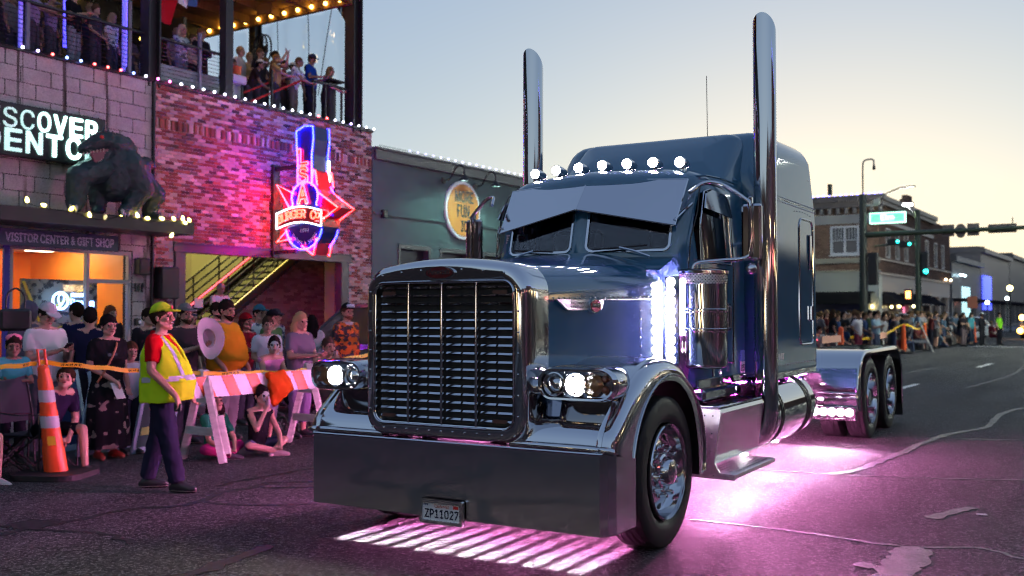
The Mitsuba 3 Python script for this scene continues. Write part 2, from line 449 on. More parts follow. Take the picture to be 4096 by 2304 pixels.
for i, q in enumerate(bricks):
    v, f = brick_mesh(q)
    cl = meshkit.fbm(np.array([q[0] * .9, q[2] * .9, 3.0]), 3)
    p = pw.copy()
    p[:3] *= .8 + .5 * cl
    c = pal[rng.choice(10, p=p / p.sum())] * rng.uniform(1.1, 1.7)
    if i < 300:
        put('brick', trimesh.Trimesh(v, f, process=False), 'brick', BB + '__wall', color=c)
    else:
        BF.append(f + 8 * len(BV))
        BV.append(v)
        BC.append(np.tile(c, (8, 1)))
put('bricks', trimesh.Trimesh(np.vstack(BV), np.vstack(BF), process=False), 'brick', BB + '__wall', color=np.vstack(BC), kind='stuff')
put('lintel', cat(bx(FX - .25, FX + .02, oy0 - .06, oy1 + .08, oz, oz + .19), bx(FX - .25, FX + .06, oy0 - .06, oy1 + .08, oz + .17, oz + .20), bx(FX - .25, FX + .06, oy0 - .06, oy1 + .08, oz - .01, oz + .015)), 'plastic', BB, color=(.06, .045, .055))
for y in (oy0 - .04, oy1 - .30):
    put('steel_post', cat(bx(FX - .2, FX + .01, y, y + .30, .14, oz - .01), bx(FX + .005, FX + .03, y + .02, y + .05, .14, oz - .01)), 'plastic', BB, color=(.06, .045, .055))
put('coping', cat(bx(FX - .35, FX + .05, yb0, yb1 + .03, zt, zt + .06, .01), bx(FX + .0, FX + .03, yb0, yb1, zt - .03, zt)), 'steel_dark', BB)
# inside: stair, back wall with lit panels
IN = BB
put('back_wall', cat(bx(-25.2, -25.0, 13.5, 20.1, .14, 6.4)), 'plastic', IN, color=(.62, .55, .34))
put('inner_wall', cat(bx(-25, -18.35, 13.45, 13.5, .14, 6.4), bx(-25, -18.35, 13.5, 20.05, 6.3, 6.4)), 'steel_dark', IN)
put('yellow_wall', bx(-25, -18.7, 20.05, 20.1, .14, 6.4), 'plastic', IN, color=(.62, .58, .30))
put('inner_wall', cat(bx(-24.9, -24.7, 13.5, 17.6, .14, 2.6), bx(-24.9, -24.7, 13.5, 20.0, 4.6, 6.3)), 'steel_dark', IN)
for y in (14.6, 16.0, 17.3):
    put('lit_window', bx(-24.69, -24.66, y, y + .9, 1.9, 2.3), 'lamp_glass', IN, emit=np.array([.75, 1, .55]) * .9, weight=.3)
put('ceiling_lamp', bx(-24.2, -22.6, 15.5, 19.6, 6.2, 6.25), 'lamp_glass', IN, emit=np.array([1, .9, .45]) * 3, weight=2)
ST = BB + '__stair'
st0, st1 = np.array([-19.3, 14.7, .35]), np.array([-19.3, 19.95, 3.9])
for dx in (0, -1.3):
    d = st1 - st0
    q = [st0 + [dx, 0, 0], st1 + [dx, 0, 0]]
    put('stringer', tube(q, .15, 4), 'steel_dark', ST)
    for h in (.35, .55, .75, .98):
        put('rail', tube([a + [0, 0, h] for a in q], .022, 6), 'steel_dark', ST)
    for t in np.linspace(.05, .98, 7):
        put('baluster', tube([q[0] + d * t, q[0] + d * t + [0, 0, 1.0]], .022, 5), 'steel_dark', ST)
put('lit_handrail', tube([st0 + [.04, 0, 1.02], st1 + [.04, 0, 1.02]], .022, 6), 'lamp_glass', ST, emit=np.array([1, .03, .05]) * 1.6, weight=.3)
put('lit_handrail', tube([st0 + [.06, 0, .16], st1 + [.06, 0, .16]], .014, 6), 'lamp_glass', ST, emit=np.array([1, .75, .12]) * .5, weight=.3)
for t in np.linspace(.04, .97, 20):
    c = st0 + (st1 - st0) * t
    put('tread', bx(c[0] - 1.3, c[0], c[1] - .14, c[1] + .14, c[2] - .02, c[2] + .02), 'steel_dark', ST)
put('notice', bx(FX - .6, FX - .58, 15.0, 15.24, 1.80, 2.02), 'plastic', BB, color=(.5, .5, .48))
put('stair_side', ext_yz(Polygon([(14.7, .14), (20.0, .14), (20.0, 3.75), (14.7, .2)]), -19.42, -19.36), 'far_brick', BB + '__stair')

# ================================================================ block building
KB = thing('block_building', 'grey stone block building with a lit visitor centre shopfront', 'building')
gy0, gy1, gz = 9.2, 12.93, 2.95
put('wall', wall_x(-25, 13.385, 0, 6.60, [(gy0, gy1, -1, gz)], FX - .3, FX - .018), 'dark_mortar', KB)
n = 0
for r in range(22):
    z0 = .15 + r * .294
    y = -24.9 + (.305 if r % 2 else 0)
    while y < 13.35:
        a, b = y, min(y + .60, 13.375)
        if b > 7.6 and b - a > .08:
            pp = sbox(a + .007, z0 + .006, b - .007, z0 + .284).difference(sbox(gy0 - .02, -1, gy1 + .02, gz + .02))
            if pp.area > .01:
                put('block', ext_yz(pp.simplify(0), FX - .05, FX + rng.uniform(-.003, .004)), 'block_stone', KB + '__wall')
        y += .61
put('coping', bx(FX - .35, FX + .05, -25, 13.385, 6.60, 6.66, .01), 'steel_dark', KB)
put('downpipe', tube([(FX + .04, 13.40, .15), (FX + .04, 13.40, 6.6)], .035, 8), 'steel_dark', KB, smooth=60)
# shopfront
al = (.32, .31, .33)
SF = KB + '__shopfront'
for y in (gy0, 10.32, 11.90, 12.86):
    put('post', bx(FX - .12, FX - .02, y, y + .07, .14, gz), 'plastic', SF, color=al)
for b_ in ((FX - .12, FX - .02, gy0, gy1, gz - .08, gz), (FX - .12, FX - .02, gy0 + .07, 11.9, .14, .45), (FX - .125, FX - .022, 11.97, 12.86, .145, .32), (FX - .125, FX - .022, 11.97, 12.86, 2.28, 2.36)):
    put('rail', bx(*b_), 'plastic', SF, color=al)
put('blue_post', bx(FX - .02, FX + .03, 10.18, 10.30, .14, gz), 'plastic', SF, color=(.03, .025, .30))
put('pane', sheet(0, 1, 0, 1, 0).apply_transform(np.array([[0, 0, 0, FX - .07], [gy1 - gy0 - .1, 0, 0, gy0 + .05], [0, gz - .2, 0, .3], [0, 0, 0, 1.0]])), 'window_glass', SF)
RM = KB + '__room'
put('back_wall', bx(-22.1, -22.0, 8.0, 13.2, .14, 3.1), 'plastic', RM, color=(.80, .22, .035))
put('side_wall', cat(bx(-22, -18.4, 13.1, 13.2, .14, 3.1)), 'plastic', RM, color=(.80, .26, .05))
put('cream_wall', cat(bx(-21.2, -21.1, 9.4, 11.45, .14, 3.0)), 'plastic', RM, color=(.78, .60, .26))
put('orange_pillar', cat(bx(-21.0, -20.7, 11.5, 11.8, .14, 3.0)), 'plastic', RM, color=(.72, .10, .02))
put('floor', cat(bx(-22, -18.3, 8, 13.2, .1, .15), bx(-22, -18.3, 8, 13.2, 3.08, 3.14)), 'plastic', RM, color=(.4, .38, .35))
for y in (9.6, 11.2, 12.5):
    put('ceiling_lamp', bx(-20.8, -19.4, y - .25, y + .25, 3.03, 3.05), 'lamp_glass', RM, emit=np.array([1, .78, .42]) * 6.5, weight=2)
put('display_board', bx(-18.75, -18.7, 10.95, 12.6, .9, 2.35), 'display_cloth', RM)
for a, b in (((10.95, 2.3), (11.3, 1.5)), ((11.15, 1.55), (12.4, 2.25)), ((11.0, 1.2), (12.5, 1.6))):
    d = np.array(b) - np.array(a)
    put('display_tape', ext_yz(Polygon([a, (a[0] + .07, a[1]), (b[0] + .07, b[1]), b]), -18.69, -18.685), 'plastic', RM, color=(.75, .50, .03))
# round logo and lettering of the blue window sign
WS = KB + '__window_sign'
put('glow_ring', mv(trimesh.creation.torus(.165, .022, 32, 8), (-18.45, 11.62, 1.92), ry=PI / 2), 'lamp_glass', WS, emit=np.array([.22, .45, 1]) * 5, weight=.5)
put('glow_swirl', tube(curve([(-18.45, 11.56, 1.76), (-18.45, 11.66, 1.86), (-18.45, 11.70, 2.0), (-18.45, 11.62, 2.05), (-18.45, 11.57, 1.95), (-18.45, 11.62, 1.80)], 5), .014, 6), 'lamp_glass', WS, emit=np.array([.22, .45, 1]) * 5, weight=.3)
put('glow_text', face_x(text('DISCOVER', .07, .02, True, width=.36), (-18.46, 12.03, 2.0)), 'lamp_glass', WS, emit=np.array([.3, .5, 1]) * 4, weight=.3)
put('glow_text', face_x(text('Denton', .15, .02, True, width=.52), (-18.46, 12.10, 1.80)), 'lamp_glass', WS, emit=np.array([.15, .32, 1]) * 5, weight=.4)
tag(WS, 'blue glowing ring and lettering in the shop window')
# canopy with its sign
AW = thing('awning', 'flat dark canopy slab over the visitor centre door', 'canopy')
put('slab', bx(-17.95, -16.8, 4, 13.5, 3.30, 3.34, .01), 'steel_dark', AW)
put('fascia', cat(bx(-16.83, -16.78, 4, 13.52, 3.29, 3.54), bx(-17.95, -16.83, 13.48, 13.52, 3.29, 3.54), bx(-17.95, -16.84, 4, 13.47, 3.44, 3.46)), 'steel_dark', AW)
VS = thing('shop_sign', 'navy VISITOR CENTER & GIFT SHOP sign board under the canopy', 'sign')
put('board', bx(-17.62, -17.56, 9.75, 12.30, 2.90, 3.22, .006), 'plastic', VS, color=(.012, .016, .07))
put('lettering', face_x(text('VISITOR CENTER & GIFT SHOP', .155, .004, True, width=2.22), (-17.559, 11.08, 2.975)), 'plastic', VS, color=(.42, .36, .55))
DS = thing('lit_sign', 'dark sign box with glowing DISCOVER DENTON letters', 'sign')
put('box', bx(-17.97, -17.78, 8.6, 12.13, 4.58, 5.56, .01), 'plastic', DS, color=(.02, .017, .018))
x = 9.53
LW = {'I': .12, 'M': .4}
glow = np.array([.50, 1.0, .88])
for wd, zz, hh, y0, y1, bold in (('DISCOVER', 5.10, .36, 9.50, 11.98, False), ('DENTON', 4.66, .40, 9.60, 12.05, True)):
    ws_ = [(.45 if ch == 'I' else 1.0) for ch in wd]
    step = (y1 - y0) / sum(ws_)
    yy = y0
    for j, (ch, w_) in enumerate(zip(wd, ws_)):
        m = text(ch, hh, .03, bold or j > 3, width=step * w_ * (.80 if ch != 'I' else .5))
        b = [.10, .16, .22, .30, .9, 2.2, 2.8, 2.8][j] if not bold else [.25, .35, .5, 2.5, 3.0, .4][j]
        put('letter', face_x(m, (-17.78, yy + step * w_ / 2, zz)), 'lamp_glass', DS, emit=glow * b, weight=.5)
        yy += step * w_
for i in range(5):
    put('small_letter', bx(-17.78, -17.76, 12.0, 12.05, 4.62 + i * .075, 4.67 + i * .075), 'lamp_glass', DS, emit=glow * 1.5, weight=.1)
tag(put('wall_speaker', bx(-17.99, -17.80, 12.97, 13.24, 2.47, 2.82, .02), 'black_plastic'), 'small black speaker box on the stone wall by the shop door', 'speaker')
tag(put('loudspeaker', bx(-17.98, -17.70, 13.45, 13.90, 1.98, 2.66, .02), 'black_plastic'), 'large black loudspeaker hung at the left edge of the brick opening', 'speaker')
DB = thing('door_button', 'small box with a green light on the stone wall', 'switch')
put('box', bx(-17.99, -17.94, 12.98, 13.12, 1.42, 1.56, .01), 'black_plastic', DB)
put('light', mv(lathe([(0, .02), (.035, .015), (.04, 0)], 16, 'x'), (-17.94, 13.09, 1.49)), 'lamp_glass', DB, emit=(.02, 1.6, .3), weight=.1)
HN = thing('house_number', 'dark metal house number 111 on the stone wall', 'number')
for i in range(3):
    put('digit', bx(-17.995, -17.97, 12.99 + i * .08, 13.025 + i * .08, 2.12, 2.30), 'steel_dark', HN)

# ================================================================ grey building with the speech bubble
GB = thing('grey_building', 'low grey stucco building with dark windows and a light string on its roof', 'building')
wy = [(21.5, 22.95), (23.4, 24.85), (25.6, 27.2), (28.2, 30), (31.5, 33.5)]
put('wall', wall_x(20.42, 58, 0, 6.15, [(a, b, .9, 3.62) for a, b in wy], FX - .35, FX), 'stucco', GB)
put('roof', bx(-40, FX - .35, 20.42, 58, 5.7, 5.8), 'steel_dark', GB)
put('parapet_band', cat(bx(FX, FX + .10, 20.45, 58, 5.88, 6.15, .01), bx(FX - .35, FX + .14, 20.45, 58, 6.15, 6.22, .01)), 'plastic', GB, color=(.055, .058, .062))
put('ledge', bx(FX, FX + .05, 20.45, 58, 4.38, 4.44), 'stucco', GB)
for a, b in wy:
    k = put('window', cat(bx(FX - .2, FX + .03, a, b, 3.50, 3.62), bx(FX - .2, FX + .03, a, a + .09, .9, 3.5), bx(FX - .2, FX + .03, b - .09, b, .9, 3.5), bx(FX - .2, FX + .04, a, b, .86, .95), bx(FX - .2, FX - .1, a, b, 2.4, 2.46)), 'plastic', GB, color=(.05, .055, .06))
    put('pane', bx(FX - .26, FX - .22, a, b, .9, 3.6), 'gloss', k, color=(.03, .033, .037))
tag(put('wall_box', bx(FX, FX + .12, 20.75, 20.92, 4.30, 4.52, .01), 'black_plastic'), 'small black box on the grey wall by the brick corner', 'wall box')
SB = thing('bubble_sign', 'orange speech bubble sign reading MORE FUN on the grey wall', 'sign')
bub = affinity.translate(affinity.scale(Point(0, 0).buffer(1, quad_segs=16), .80, .80), 24.47, 4.82)
bub = bub.union(Polygon([(24.5, 4.2), (25.05, 4.2), (25.02, 3.82)]))
put('border', ext_yz(bub.buffer(.09), FX + .02, FX + .09), 'plastic', SB, color=(.78, .78, .76))
put('face', ext_yz(bub.buffer(-.005), FX + .085, FX + .10), 'plastic', SB, color=(.72, .26, .03))
for s_, z_, h_, y_, w_ in (('MORE', 5.05, .34, 24.5, .92), ('FUN', 4.60, .36, 24.45, .62), ("ICS!", 4.16, .32, 24.62, .56)):
    put('lettering', face_x(text(s_, h_, .006, True, width=w_), (FX + .101, y_, z_)), 'plastic', SB, color=(.02, .02, .02))
for i, y in enumerate((23.45, 25.08, 21.85)):
    if i == 2:
        continue
    L = thing('gooseneck_lamp', 'black gooseneck lamp lighting the grey wall left of the bubble sign' if i == 0 else 'black gooseneck lamp lighting the grey wall right of the bubble sign', 'lamp')
    put('arm', tube(curve([(FX + .10, y, 5.62), (FX + .35, y, 5.66), (FX + .55, y, 5.95), (FX + .75, y, 6.02), (FX + .86, y, 5.88), (FX + .86, y, 5.74)], 5), .022, 8), 'black_plastic', L, smooth=60)
    put('plate', mv(lathe([(0, .03), (.09, .03), (.10, 0)], 16, 'x'), (FX + .10, y, 5.62)), 'black_plastic', L)
    put('shade', mv(lathe([(.0, .12), (.05, .11), (.07, .05), (.17, -.06), (.165, -.065), (.06, .03), (.0, .06)], 24), (FX + .86, y, 5.62)), 'black_plastic', L, smooth=40)
    put('bulb', mv(trimesh.creation.icosphere(2, .045), (FX + .86, y, 5.62)), 'lamp_glass', L, emit=np.array([.50, 1.0, .90]) * 700, weight=7)
# right hand side of the street, seen in the polished metal
for i, (a, b, h, c) in enumerate(((-30, -6, 7.5, (.13, .09, .08)), (-5.9, 9, 6.2, (.17, .15, .14)), (9.1, 24, 8.2, (.12, .075, .06)), (24.1, 58, 6.6, (.15, .13, .12)))):
    K = thing('shop_row', ['brown shop building across the street behind the camera', 'pale shop building across the street beside the camera', 'tall dark red shop building across the street', 'grey shop building across the street far end'][i], 'building')
    put('wall', bx(13.5, 24, a, b, 0, h), 'plastic', K, color=c)
    put('cornice', bx(13.3, 13.5, a, b, h - .35, h - .05), 'plastic', K, color=np.array(c) * 1.3)
    for j in range(int((b - a) / 3.2)):
        y = a + .6 + j * 3.2
        put('window', bx(13.44, 13.5, y, y + 2.2, .6, 2.7), 'gloss', K, color=(.04, .045, .05))
        if j % 2 == 0:
            put('lit_sign', bx(13.40, 13.44, y + .3, y + 1.5, 2.9, 3.25), 'lamp_glass', K, emit=np.array([(1, .62, .25), (.9, .95, 1), (1, .2, .15), (1, .75, .35)][(i + j // 2) % 4]) * 5, weight=.1)
K = thing('shop_row', 'dark brick block closing the street behind the camera', 'building')
put('wall', bx(-30, 30, -62, -50, 0, 10.5), 'far_brick', K)
put('cornice', bx(-30, 30, -50, -49.6, 9.8, 10.3), 'plastic', K, color=(.09, .07, .06))
for j in range(12):
    put('window', bx(-28 + j * 4.8, -26 + j * 4.8, -50, -49.94, 5.2, 7.6), 'gloss', K, color=(.03, .03, .035))
    if j % 3 != 1:
        put('lit_window', bx(-28.6 + j * 4.8, -25.4 + j * 4.8, -50, -49.93, .8, 3.0), 'lamp_glass', K, emit=np.array([(1, .68, .3), (.8, .9, 1.0)][j % 2]) * 2.2, weight=.1)
for i, y in enumerate((-24, -11, 3, 17)):
    K = thing('street_lamp', ['globe street lamp far behind the camera', 'globe street lamp behind the camera', 'globe street lamp on the opposite pavement beside the truck', 'globe street lamp on the opposite pavement behind the truck'][i], 'street lamp')
    put('post', lathe([(.10, .14), (.07, .6), (.05, 3.5), (0, 3.52)], 12).apply_translation((9.8, y, 0)), 'steel_dark', K, smooth=40)
    put('globe', mv(trimesh.creation.icosphere(2, .17), (9.8, y, 3.66)), 'lamp_glass', K, emit=np.array((1, .74, .36)) * 22, weight=.5)
# ================================================================ roof deck
RD = thing('roof_deck', 'steel framed roof deck with a timber canopy above the brick building', 'roof deck')
put('deck_floor', bx(-26, FX - .35, -20, 20.1, 6.35, 6.55), 'concrete', RD)
for (x, y, z1, w) in ((-18.12, 13.42, 10.3, .15), (-18.12, 15.47, 10.3, .11), (-18.12, 19.78, 10.6, .17), (-21.9, 19.75, 10.2, .13), (-18.12, 9.0, 10.3, .12), (-22.8, 13.4, 10.2, .1)):
    put('column', cat(bx(x - w, x + w, y - w, y - w + .035, 6.5, z1), bx(x - w, x + w, y + w - .035, y + w, 6.5, z1), bx(x - .03, x + .03, y - w + .035, y + w - .035, 6.5, z1)) if w > .12 else bx(x - w, x + w, y - w, y + w, 6.5, z1), 'steel_dark', RD)
for i in range(34):
    y = 19.55 - i * .6
    put('canopy_plank', bx(-26, -18.0, y - .58, y, 10.20, 10.25), 'wood', RD)
for x in np.arange(-25.5, -18, 1.2):
    put('canopy_joist', bx(x - .05, x + .05, 0, 19.5, 9.98, 10.195), 'wood', RD)
put('canopy_beam', cat(bx(-26, -18.0, 19.50, 19.62, 9.90, 10.26), bx(-18.2, -18.0, 0, 19.5, 9.95, 10.26), bx(-26, -18.0, 15.40, 15.5, 9.9, 9.975)), 'wood', RD)
put('brace', ext_xz(Polygon([(-18.9, 10.26), (-18.2, 9.3), (-18.1, 9.35), (-18.1, 10.26)]), 19.70, 19.78), 'steel_dark', RD)
put('back_wall', cat(bx(-23.4, -23.3, -20, 19.0, 6.5, 10.0), bx(-23.3, -20.2, 15.9, 16.0, 6.55, 9.0)), 'plastic', RD, color=(.012, .011, .014))
put('counter', bx(-22.8, -22.2, 8, 15, 6.55, 7.6), 'plastic', RD, color=(.02, .018, .02))
put('gable', cat(bx(-20.35, -19.8, 18.4, 18.45, 9.7, 9.95)), 'wood', RD)
# bulbs of the canopy
BULB = trimesh.creation.icosphere(2, .055)
k = 0
for x in np.arange(-25.6, -18.3, .52):
    put('canopy_bulb', mv(BULB, (x, 19.44, 10.02)), 'lamp_glass', RD, emit=np.array([1, .62, .10]) * 6, weight=.15)
for x in np.arange(-25.6, -18.3, .7):
    for y in (15.3, 12.2):
        put('canopy_bulb', mv(BULB, (x, y, 9.9)), 'lamp_glass', RD, emit=np.array([1, .62, .10]) * 5, weight=.2)
for y in np.arange(7.5, 19.2, .75):
    put('canopy_bulb', mv(BULB, (-18.35, y, 9.95)), 'lamp_glass', RD, emit=np.array([1, .62, .10]) * 5, weight=.2)
for x, y, z in ((-21.5, 13.2, 8.6), (-22, 14.2, 8.9), (-20.6, 15.0, 8.3)):
    put('canopy_bulb', mv(BULB, (x, y, z)), 'lamp_glass', RD, emit=np.array([1, .6, .08]) * 4, weight=.1)
# railing
RL = RD + '__railing'
for y in (8.6, 10.66, 12.90, 14.72):
    put('rail_post', bx(-18.2, -18.14, y, y + .07, 6.55, 8.25 if y < 14 else 8.0), 'plastic', RL, color=(.16, .15, .20))
put('top_rail', cat(bx(-18.22, -18.12, -10, 15.4, 7.62, 7.66)), 'steel_dark', RL)
for i in range(11):
    put('cable', tube([(-18.17, -10, 6.66 + i * .087), (-18.17, 15.4, 6.66 + i * .087)], .007, 4, caps=False), 'steel_dark', RL)
for y in (16.9, 18.3, 18.75, 19.35):
    put('rail_post', bx(-18.2, -18.15, y, y + .045, 6.6, 7.62), 'steel_dark', RL)
for b_ in ((-18.22, -18.12, 18.3, 19.7, 7.60, 7.65), (-19.9, -19.85, 15.6, 18.3, 7.5, 7.55), (-19.9, -19.85, 15.6, 18.3, 7.2, 7.24), (-18.6, -18.15, 19.0, 19.5, 7.78, 7.82)):
    put('top_rail', bx(*b_), 'steel_dark', RL)
put('red_rail', tube([(-18.4, 16.4, 6.75), (-18.4, 18.2, 7.65)], .03, 6), 'plastic', RL, color=(.5, .02, .02))
put('red_rail', tube([(-18.6, 15.9, 6.75), (-18.6, 17.2, 7.4)], .025, 6), 'plastic', RL, color=(.5, .02, .02))
put('parapet', cat(bx(-18.75, -18.45, 13.6, 16.2, 6.55, 7.18)), 'plastic', RD, color=(.32, .33, .36))
put('vent_pipe', mv(lathe([(.14, 0), (.14, 1.05), (.17, 1.06), (.17, 1.1), (0, 1.12)], 20), (-18.35, 19.15, 6.6)), 'steel_dark', RD, smooth=40)
# blue light strips on posts
for (x, y, z0, z1) in ((-18.75, 13.25, 7.0, 10.0), (-19.8, 12.5, 7.4, 9.9), (-18.28, 10.62, 6.7, 9.4), (-18.28, 12.88, 6.7, 9.2), (-20.5, 11.0, 8.4, 8.6), (-18.5, 13.75, 7.2, 9.0)):
    put('blue_strip', bx(x - .03, x + .03, y - .03, y + .03, z0, z1), 'lamp_glass', RD, emit=np.array([.05, .04, 1.0]) * (1.1 if x < -18.4 else .28), weight=.8)
put('stage_light', bx(-20.4, -20.1, 8.9, 9.2, 9.6, 9.8), 'lamp_glass', RD, emit=np.array([.45, .08, 1.0]) * 14, weight=1)
put('stage_light', bx(-19.4, -19.1, 16.4, 16.7, 9.8, 9.9), 'lamp_glass', RD, emit=np.array([1, .62, .25]) * 12, weight=1)
# clear curtain between the end columns
P = np.array([[(x, 19.72 + .07 * math.sin(x * 9) * (.3 + .7 * (z - 6.6) / 3.4) + .05 * math.sin(x * 3.1 + z * 1.2), z) for z in np.linspace(6.62, 9.9, 8)] for x in np.linspace(-21.75, -18.3, 60)])
tag(put('clear_curtain', grid(P), 'vinyl', smooth=True), 'clear plastic curtain hung between the last two deck columns', 'curtain')
P = np.array([[(x, 19.55 + .05 * math.sin(x * 7), z) for z in np.linspace(6.62, 9.8, 6)] for x in np.linspace(-23.3, -22.05, 20)])
tag(put('clear_curtain', grid(P), 'vinyl', smooth=True), 'narrow clear plastic curtain left of the rear deck column', 'curtain')
for x, (xb, zb), lb in ((-20.85, (-20.85, 7.9), 'left'), (-19.65, (-19.65, 7.9), 'middle'), (-18.75, (-19.25, 7.6), 'slanting')):
    tag(put('rope', tube(curve([(x, 19.6, 9.95), ((x + xb) / 2 + .04, 19.6, 9), (xb, 19.6, zb)], 6), .012, 5), 'steel_dark'), f'thin dark {lb} rope hanging at the deck curtain', 'rope')
# fan
FN = thing('wall_fan', 'black round fan on the rear deck column', 'fan')
fc = np.array([-20.2, 18.45, 8.75])


def orient(m, loc):
    m = m.copy()
    m.apply_transform(trimesh.transformations.rotation_matrix(PI / 2, [1, 0, 0]))
    m.apply_transform(trimesh.transformations.rotation_matrix(-.25, [0, 0, 1]))
    m.apply_translation(loc)
    return m


for zz in (-.06, .06):
    put('ring', orient(mv(trimesh.creation.torus(.40, .022, 36, 8), (0, 0, zz)), fc), 'black_plastic', FN)
put('guard', orient(cat(*[mv(trimesh.creation.torus(r, .006, 32, 4), (0, 0, .06)) for r in (.12, .2, .28, .34)], *[tube([(0, 0, .08), (.4 * math.cos(a), .4 * math.sin(a), .06)], .006, 4) for a in np.linspace(0, 2 * PI, 17)[:-1]]), fc), 'black_plastic', FN)
for i in range(4):
    put('blade', orient(mv(bx(.05, .33, -.07, .07, -.006, .006), (0, 0, 0), rz=i * PI / 2, rx=0), fc), 'black_plastic', FN)
put('motor', orient(mv(lathe([(0, -.15), (.09, -.14), (.10, .05), (.05, .08), (0, .08)], 20), (0, 0, 0)), fc), 'black_plastic', FN)
put('bracket', tube([fc, fc + [-.4, .6, -.2], (-21.85, 19.65, 8.4)], .03, 6), 'black_plastic', FN)
# flag
FG = thing('flag', 'red, white and blue flag hanging from the deck canopy', 'flag')


def fold(y0, y1, z0, z1, ph):
    return grid(np.array([[(-18.3 + .07 * math.sin(9 * (y + .4 * z) + ph), y + .06 * math.sin(z * 3 + ph), z) for z in np.linspace(z0, z1, 10)] for y in np.linspace(y0, y1, 16)]))


put('red_stripe', fold(13.75, 14.15, 8.05, 9.7, 0), 'cloth', FG, smooth=True, color=(.50, .02, .03))
put('white_stripe', fold(14.15, 14.50, 8.55, 9.7, .5), 'cloth', FG, smooth=True, color=(.70, .68, .66))
put('blue_field', fold(14.50, 14.68, 8.6, 9.7, 1), 'cloth', FG, smooth=True, color=(.06, .16, .30))
put('pole', tube([(-18.3, 13.7, 9.75), (-18.3, 14.75, 9.75)], .02, 6), 'steel_dark', FG)
# table and small things at the deck's edge
TB_ = thing('draped_table', 'small table with a pale cloth beside the middle deck column', 'table')
put('cloth', bx(-18.7, -18.28, 15.7, 16.25, 7.12, 7.32, .03), 'cloth', TB_, color=(.6, .56, .58))
put('leg', cat(bx(-18.6, -18.56, 15.75, 15.79, 6.55, 7.12), bx(-18.4, -18.36, 16.15, 16.19, 6.55, 7.12)), 'steel_dark', TB_)
tag(put('bucket', mv(lathe([(0, 0), (.10, 0), (.13, .22), (.13, .24), (0, .24)], 16), (-18.5, 16.1, 7.32)), 'plastic', smooth=40, color=(.6, .12, .03)), 'orange bucket on the draped deck table', 'bucket')

# ---------------------------------------------------------------- light strings
SL1 = thing('light_string', 'string of white, red and blue bulbs along the top of the brick and block buildings', 'string lights')
bm = trimesh.creation.icosphere(2, .027)
put('wire', tube([(-17.92, y, 6.645 + .012 * math.sin(y * 12)) for y in np.linspace(-5, 20.4, 160)], .008, 4), 'black_plastic', SL1)
cols = {'w': (.75, .80, 1.0), 'b': (.12, .22, 1.0), 'r': (1.0, .05, .04), 'm': (1, .1, .5), 'v': (.4, .3, 1.0)}
seq = 'wvr' + 'bbrrrbw' + 'mmwwwwwwwwwwwwwwrrwwvwww' + 'www'
ysb = list(np.arange(10.45, 20.4, .30))
for i, y in enumerate(ysb):
    c = np.array(cols[seq[i % len(seq)]])
    put('bulb', mv(bm, (-17.90, y, 6.665)), 'lamp_glass', SL1, emit=c * 7, weight=.02)
for i, y in enumerate(np.arange(-4, 10.3, .6)):
    put('bulb', mv(bm, (-17.90, y, 6.665)), 'lamp_glass', SL1, emit=np.array(cols['vwb'[i % 3]]) * 7, weight=.02)
SL2 = thing('light_string', 'string of blue-white bulbs along the grey roof edge', 'string lights')
put('wire', tube([(-17.84, 20.5, 6.25), (-17.84, 40, 6.25)], .008, 4), 'black_plastic', SL2)
for i, y in enumerate(np.arange(21.8, 36, .36)):
    put('bulb', mv(bm, (-17.83, y, 6.27), s=.9), 'lamp_glass', SL2, emit=np.array((.35, .38, 1.0)) * (5 if i > 3 else 2), weight=.05)
SL3 = thing('light_string', 'string of yellow cone bulbs strung along the shop canopy', 'string lights')
c9 = lathe([(.018, -.045), (.032, -.02), (.034, .0), (.026, .03), (.010, .06), (0, .066)], 14)
pts = []
for i, (y, z, rx, ry) in enumerate(((9.9, 3.66, .3, .2), (10.22, 3.60, .5, -1.2), (10.75, 3.58, -.6, .4), (11.12, 3.50, .4, .2), (11.45, 3.49, 2.8, 0), (11.80, 3.58, .1, .1), (12.15, 3.575, .25, -.2), (12.38, 3.54, 1.5, .3), (12.72, 3.56, 1.3, -.4), (13.0, 3.58, .9, .5), (13.22, 3.60, .2, .1), (13.28, 3.52, 1.2, 1), (13.38, 3.585, .9, .6), (12.95, 3.24, -.4, .3))):
    put('bulb', mv(c9, (-16.76, y, z), rx=rx, ry=ry, s=1.0), 'lamp_glass', SL3, smooth=True, emit=np.array([1, .85, .16]) * (7 if i != 4 else .3), weight=.12)
    pts.append((-16.765, y, z - .05))
put('wire', tube(curve(sorted(pts[:-1], key=lambda q: q[1]), 4), .008, 4), 'black_plastic', SL3)
# ================================================================ neon sign: a double faced guitar box across a star
NS = thing('neon_sign', 'guitar shaped neon sign with a red star, LSA BURGER CO, on the brick wall', 'neon sign')
Y0, Y1 = 16.62, 17.08
RED, BLU, WHT, ORG = np.array([1, .002, .001]), np.array([.002, .006, 1.0]), np.array([.72, .95, 1.0]), np.array([1, .05, .01])
neck = Polygon([(-16.93, 4.35), (-16.93, 5.30), (-16.97, 5.62), (-16.98, 5.93), (-16.72, 6.03), (-16.45, 6.0), (-16.43, 5.70), (-16.48, 5.35), (-16.48, 4.35)])
upper = affinity.scale(Point(-16.70, 4.38).buffer(1, quad_segs=12), .42, .34)
lower = Point(-16.72, 3.74).buffer(.585, quad_segs=14)
waist = sbox(-17.02, 3.9, -16.40, 4.4)
guitar = neck.union(upper).union(lower).union(waist)
gbody = upper.union(lower).union(waist).buffer(.08).buffer(-.08)
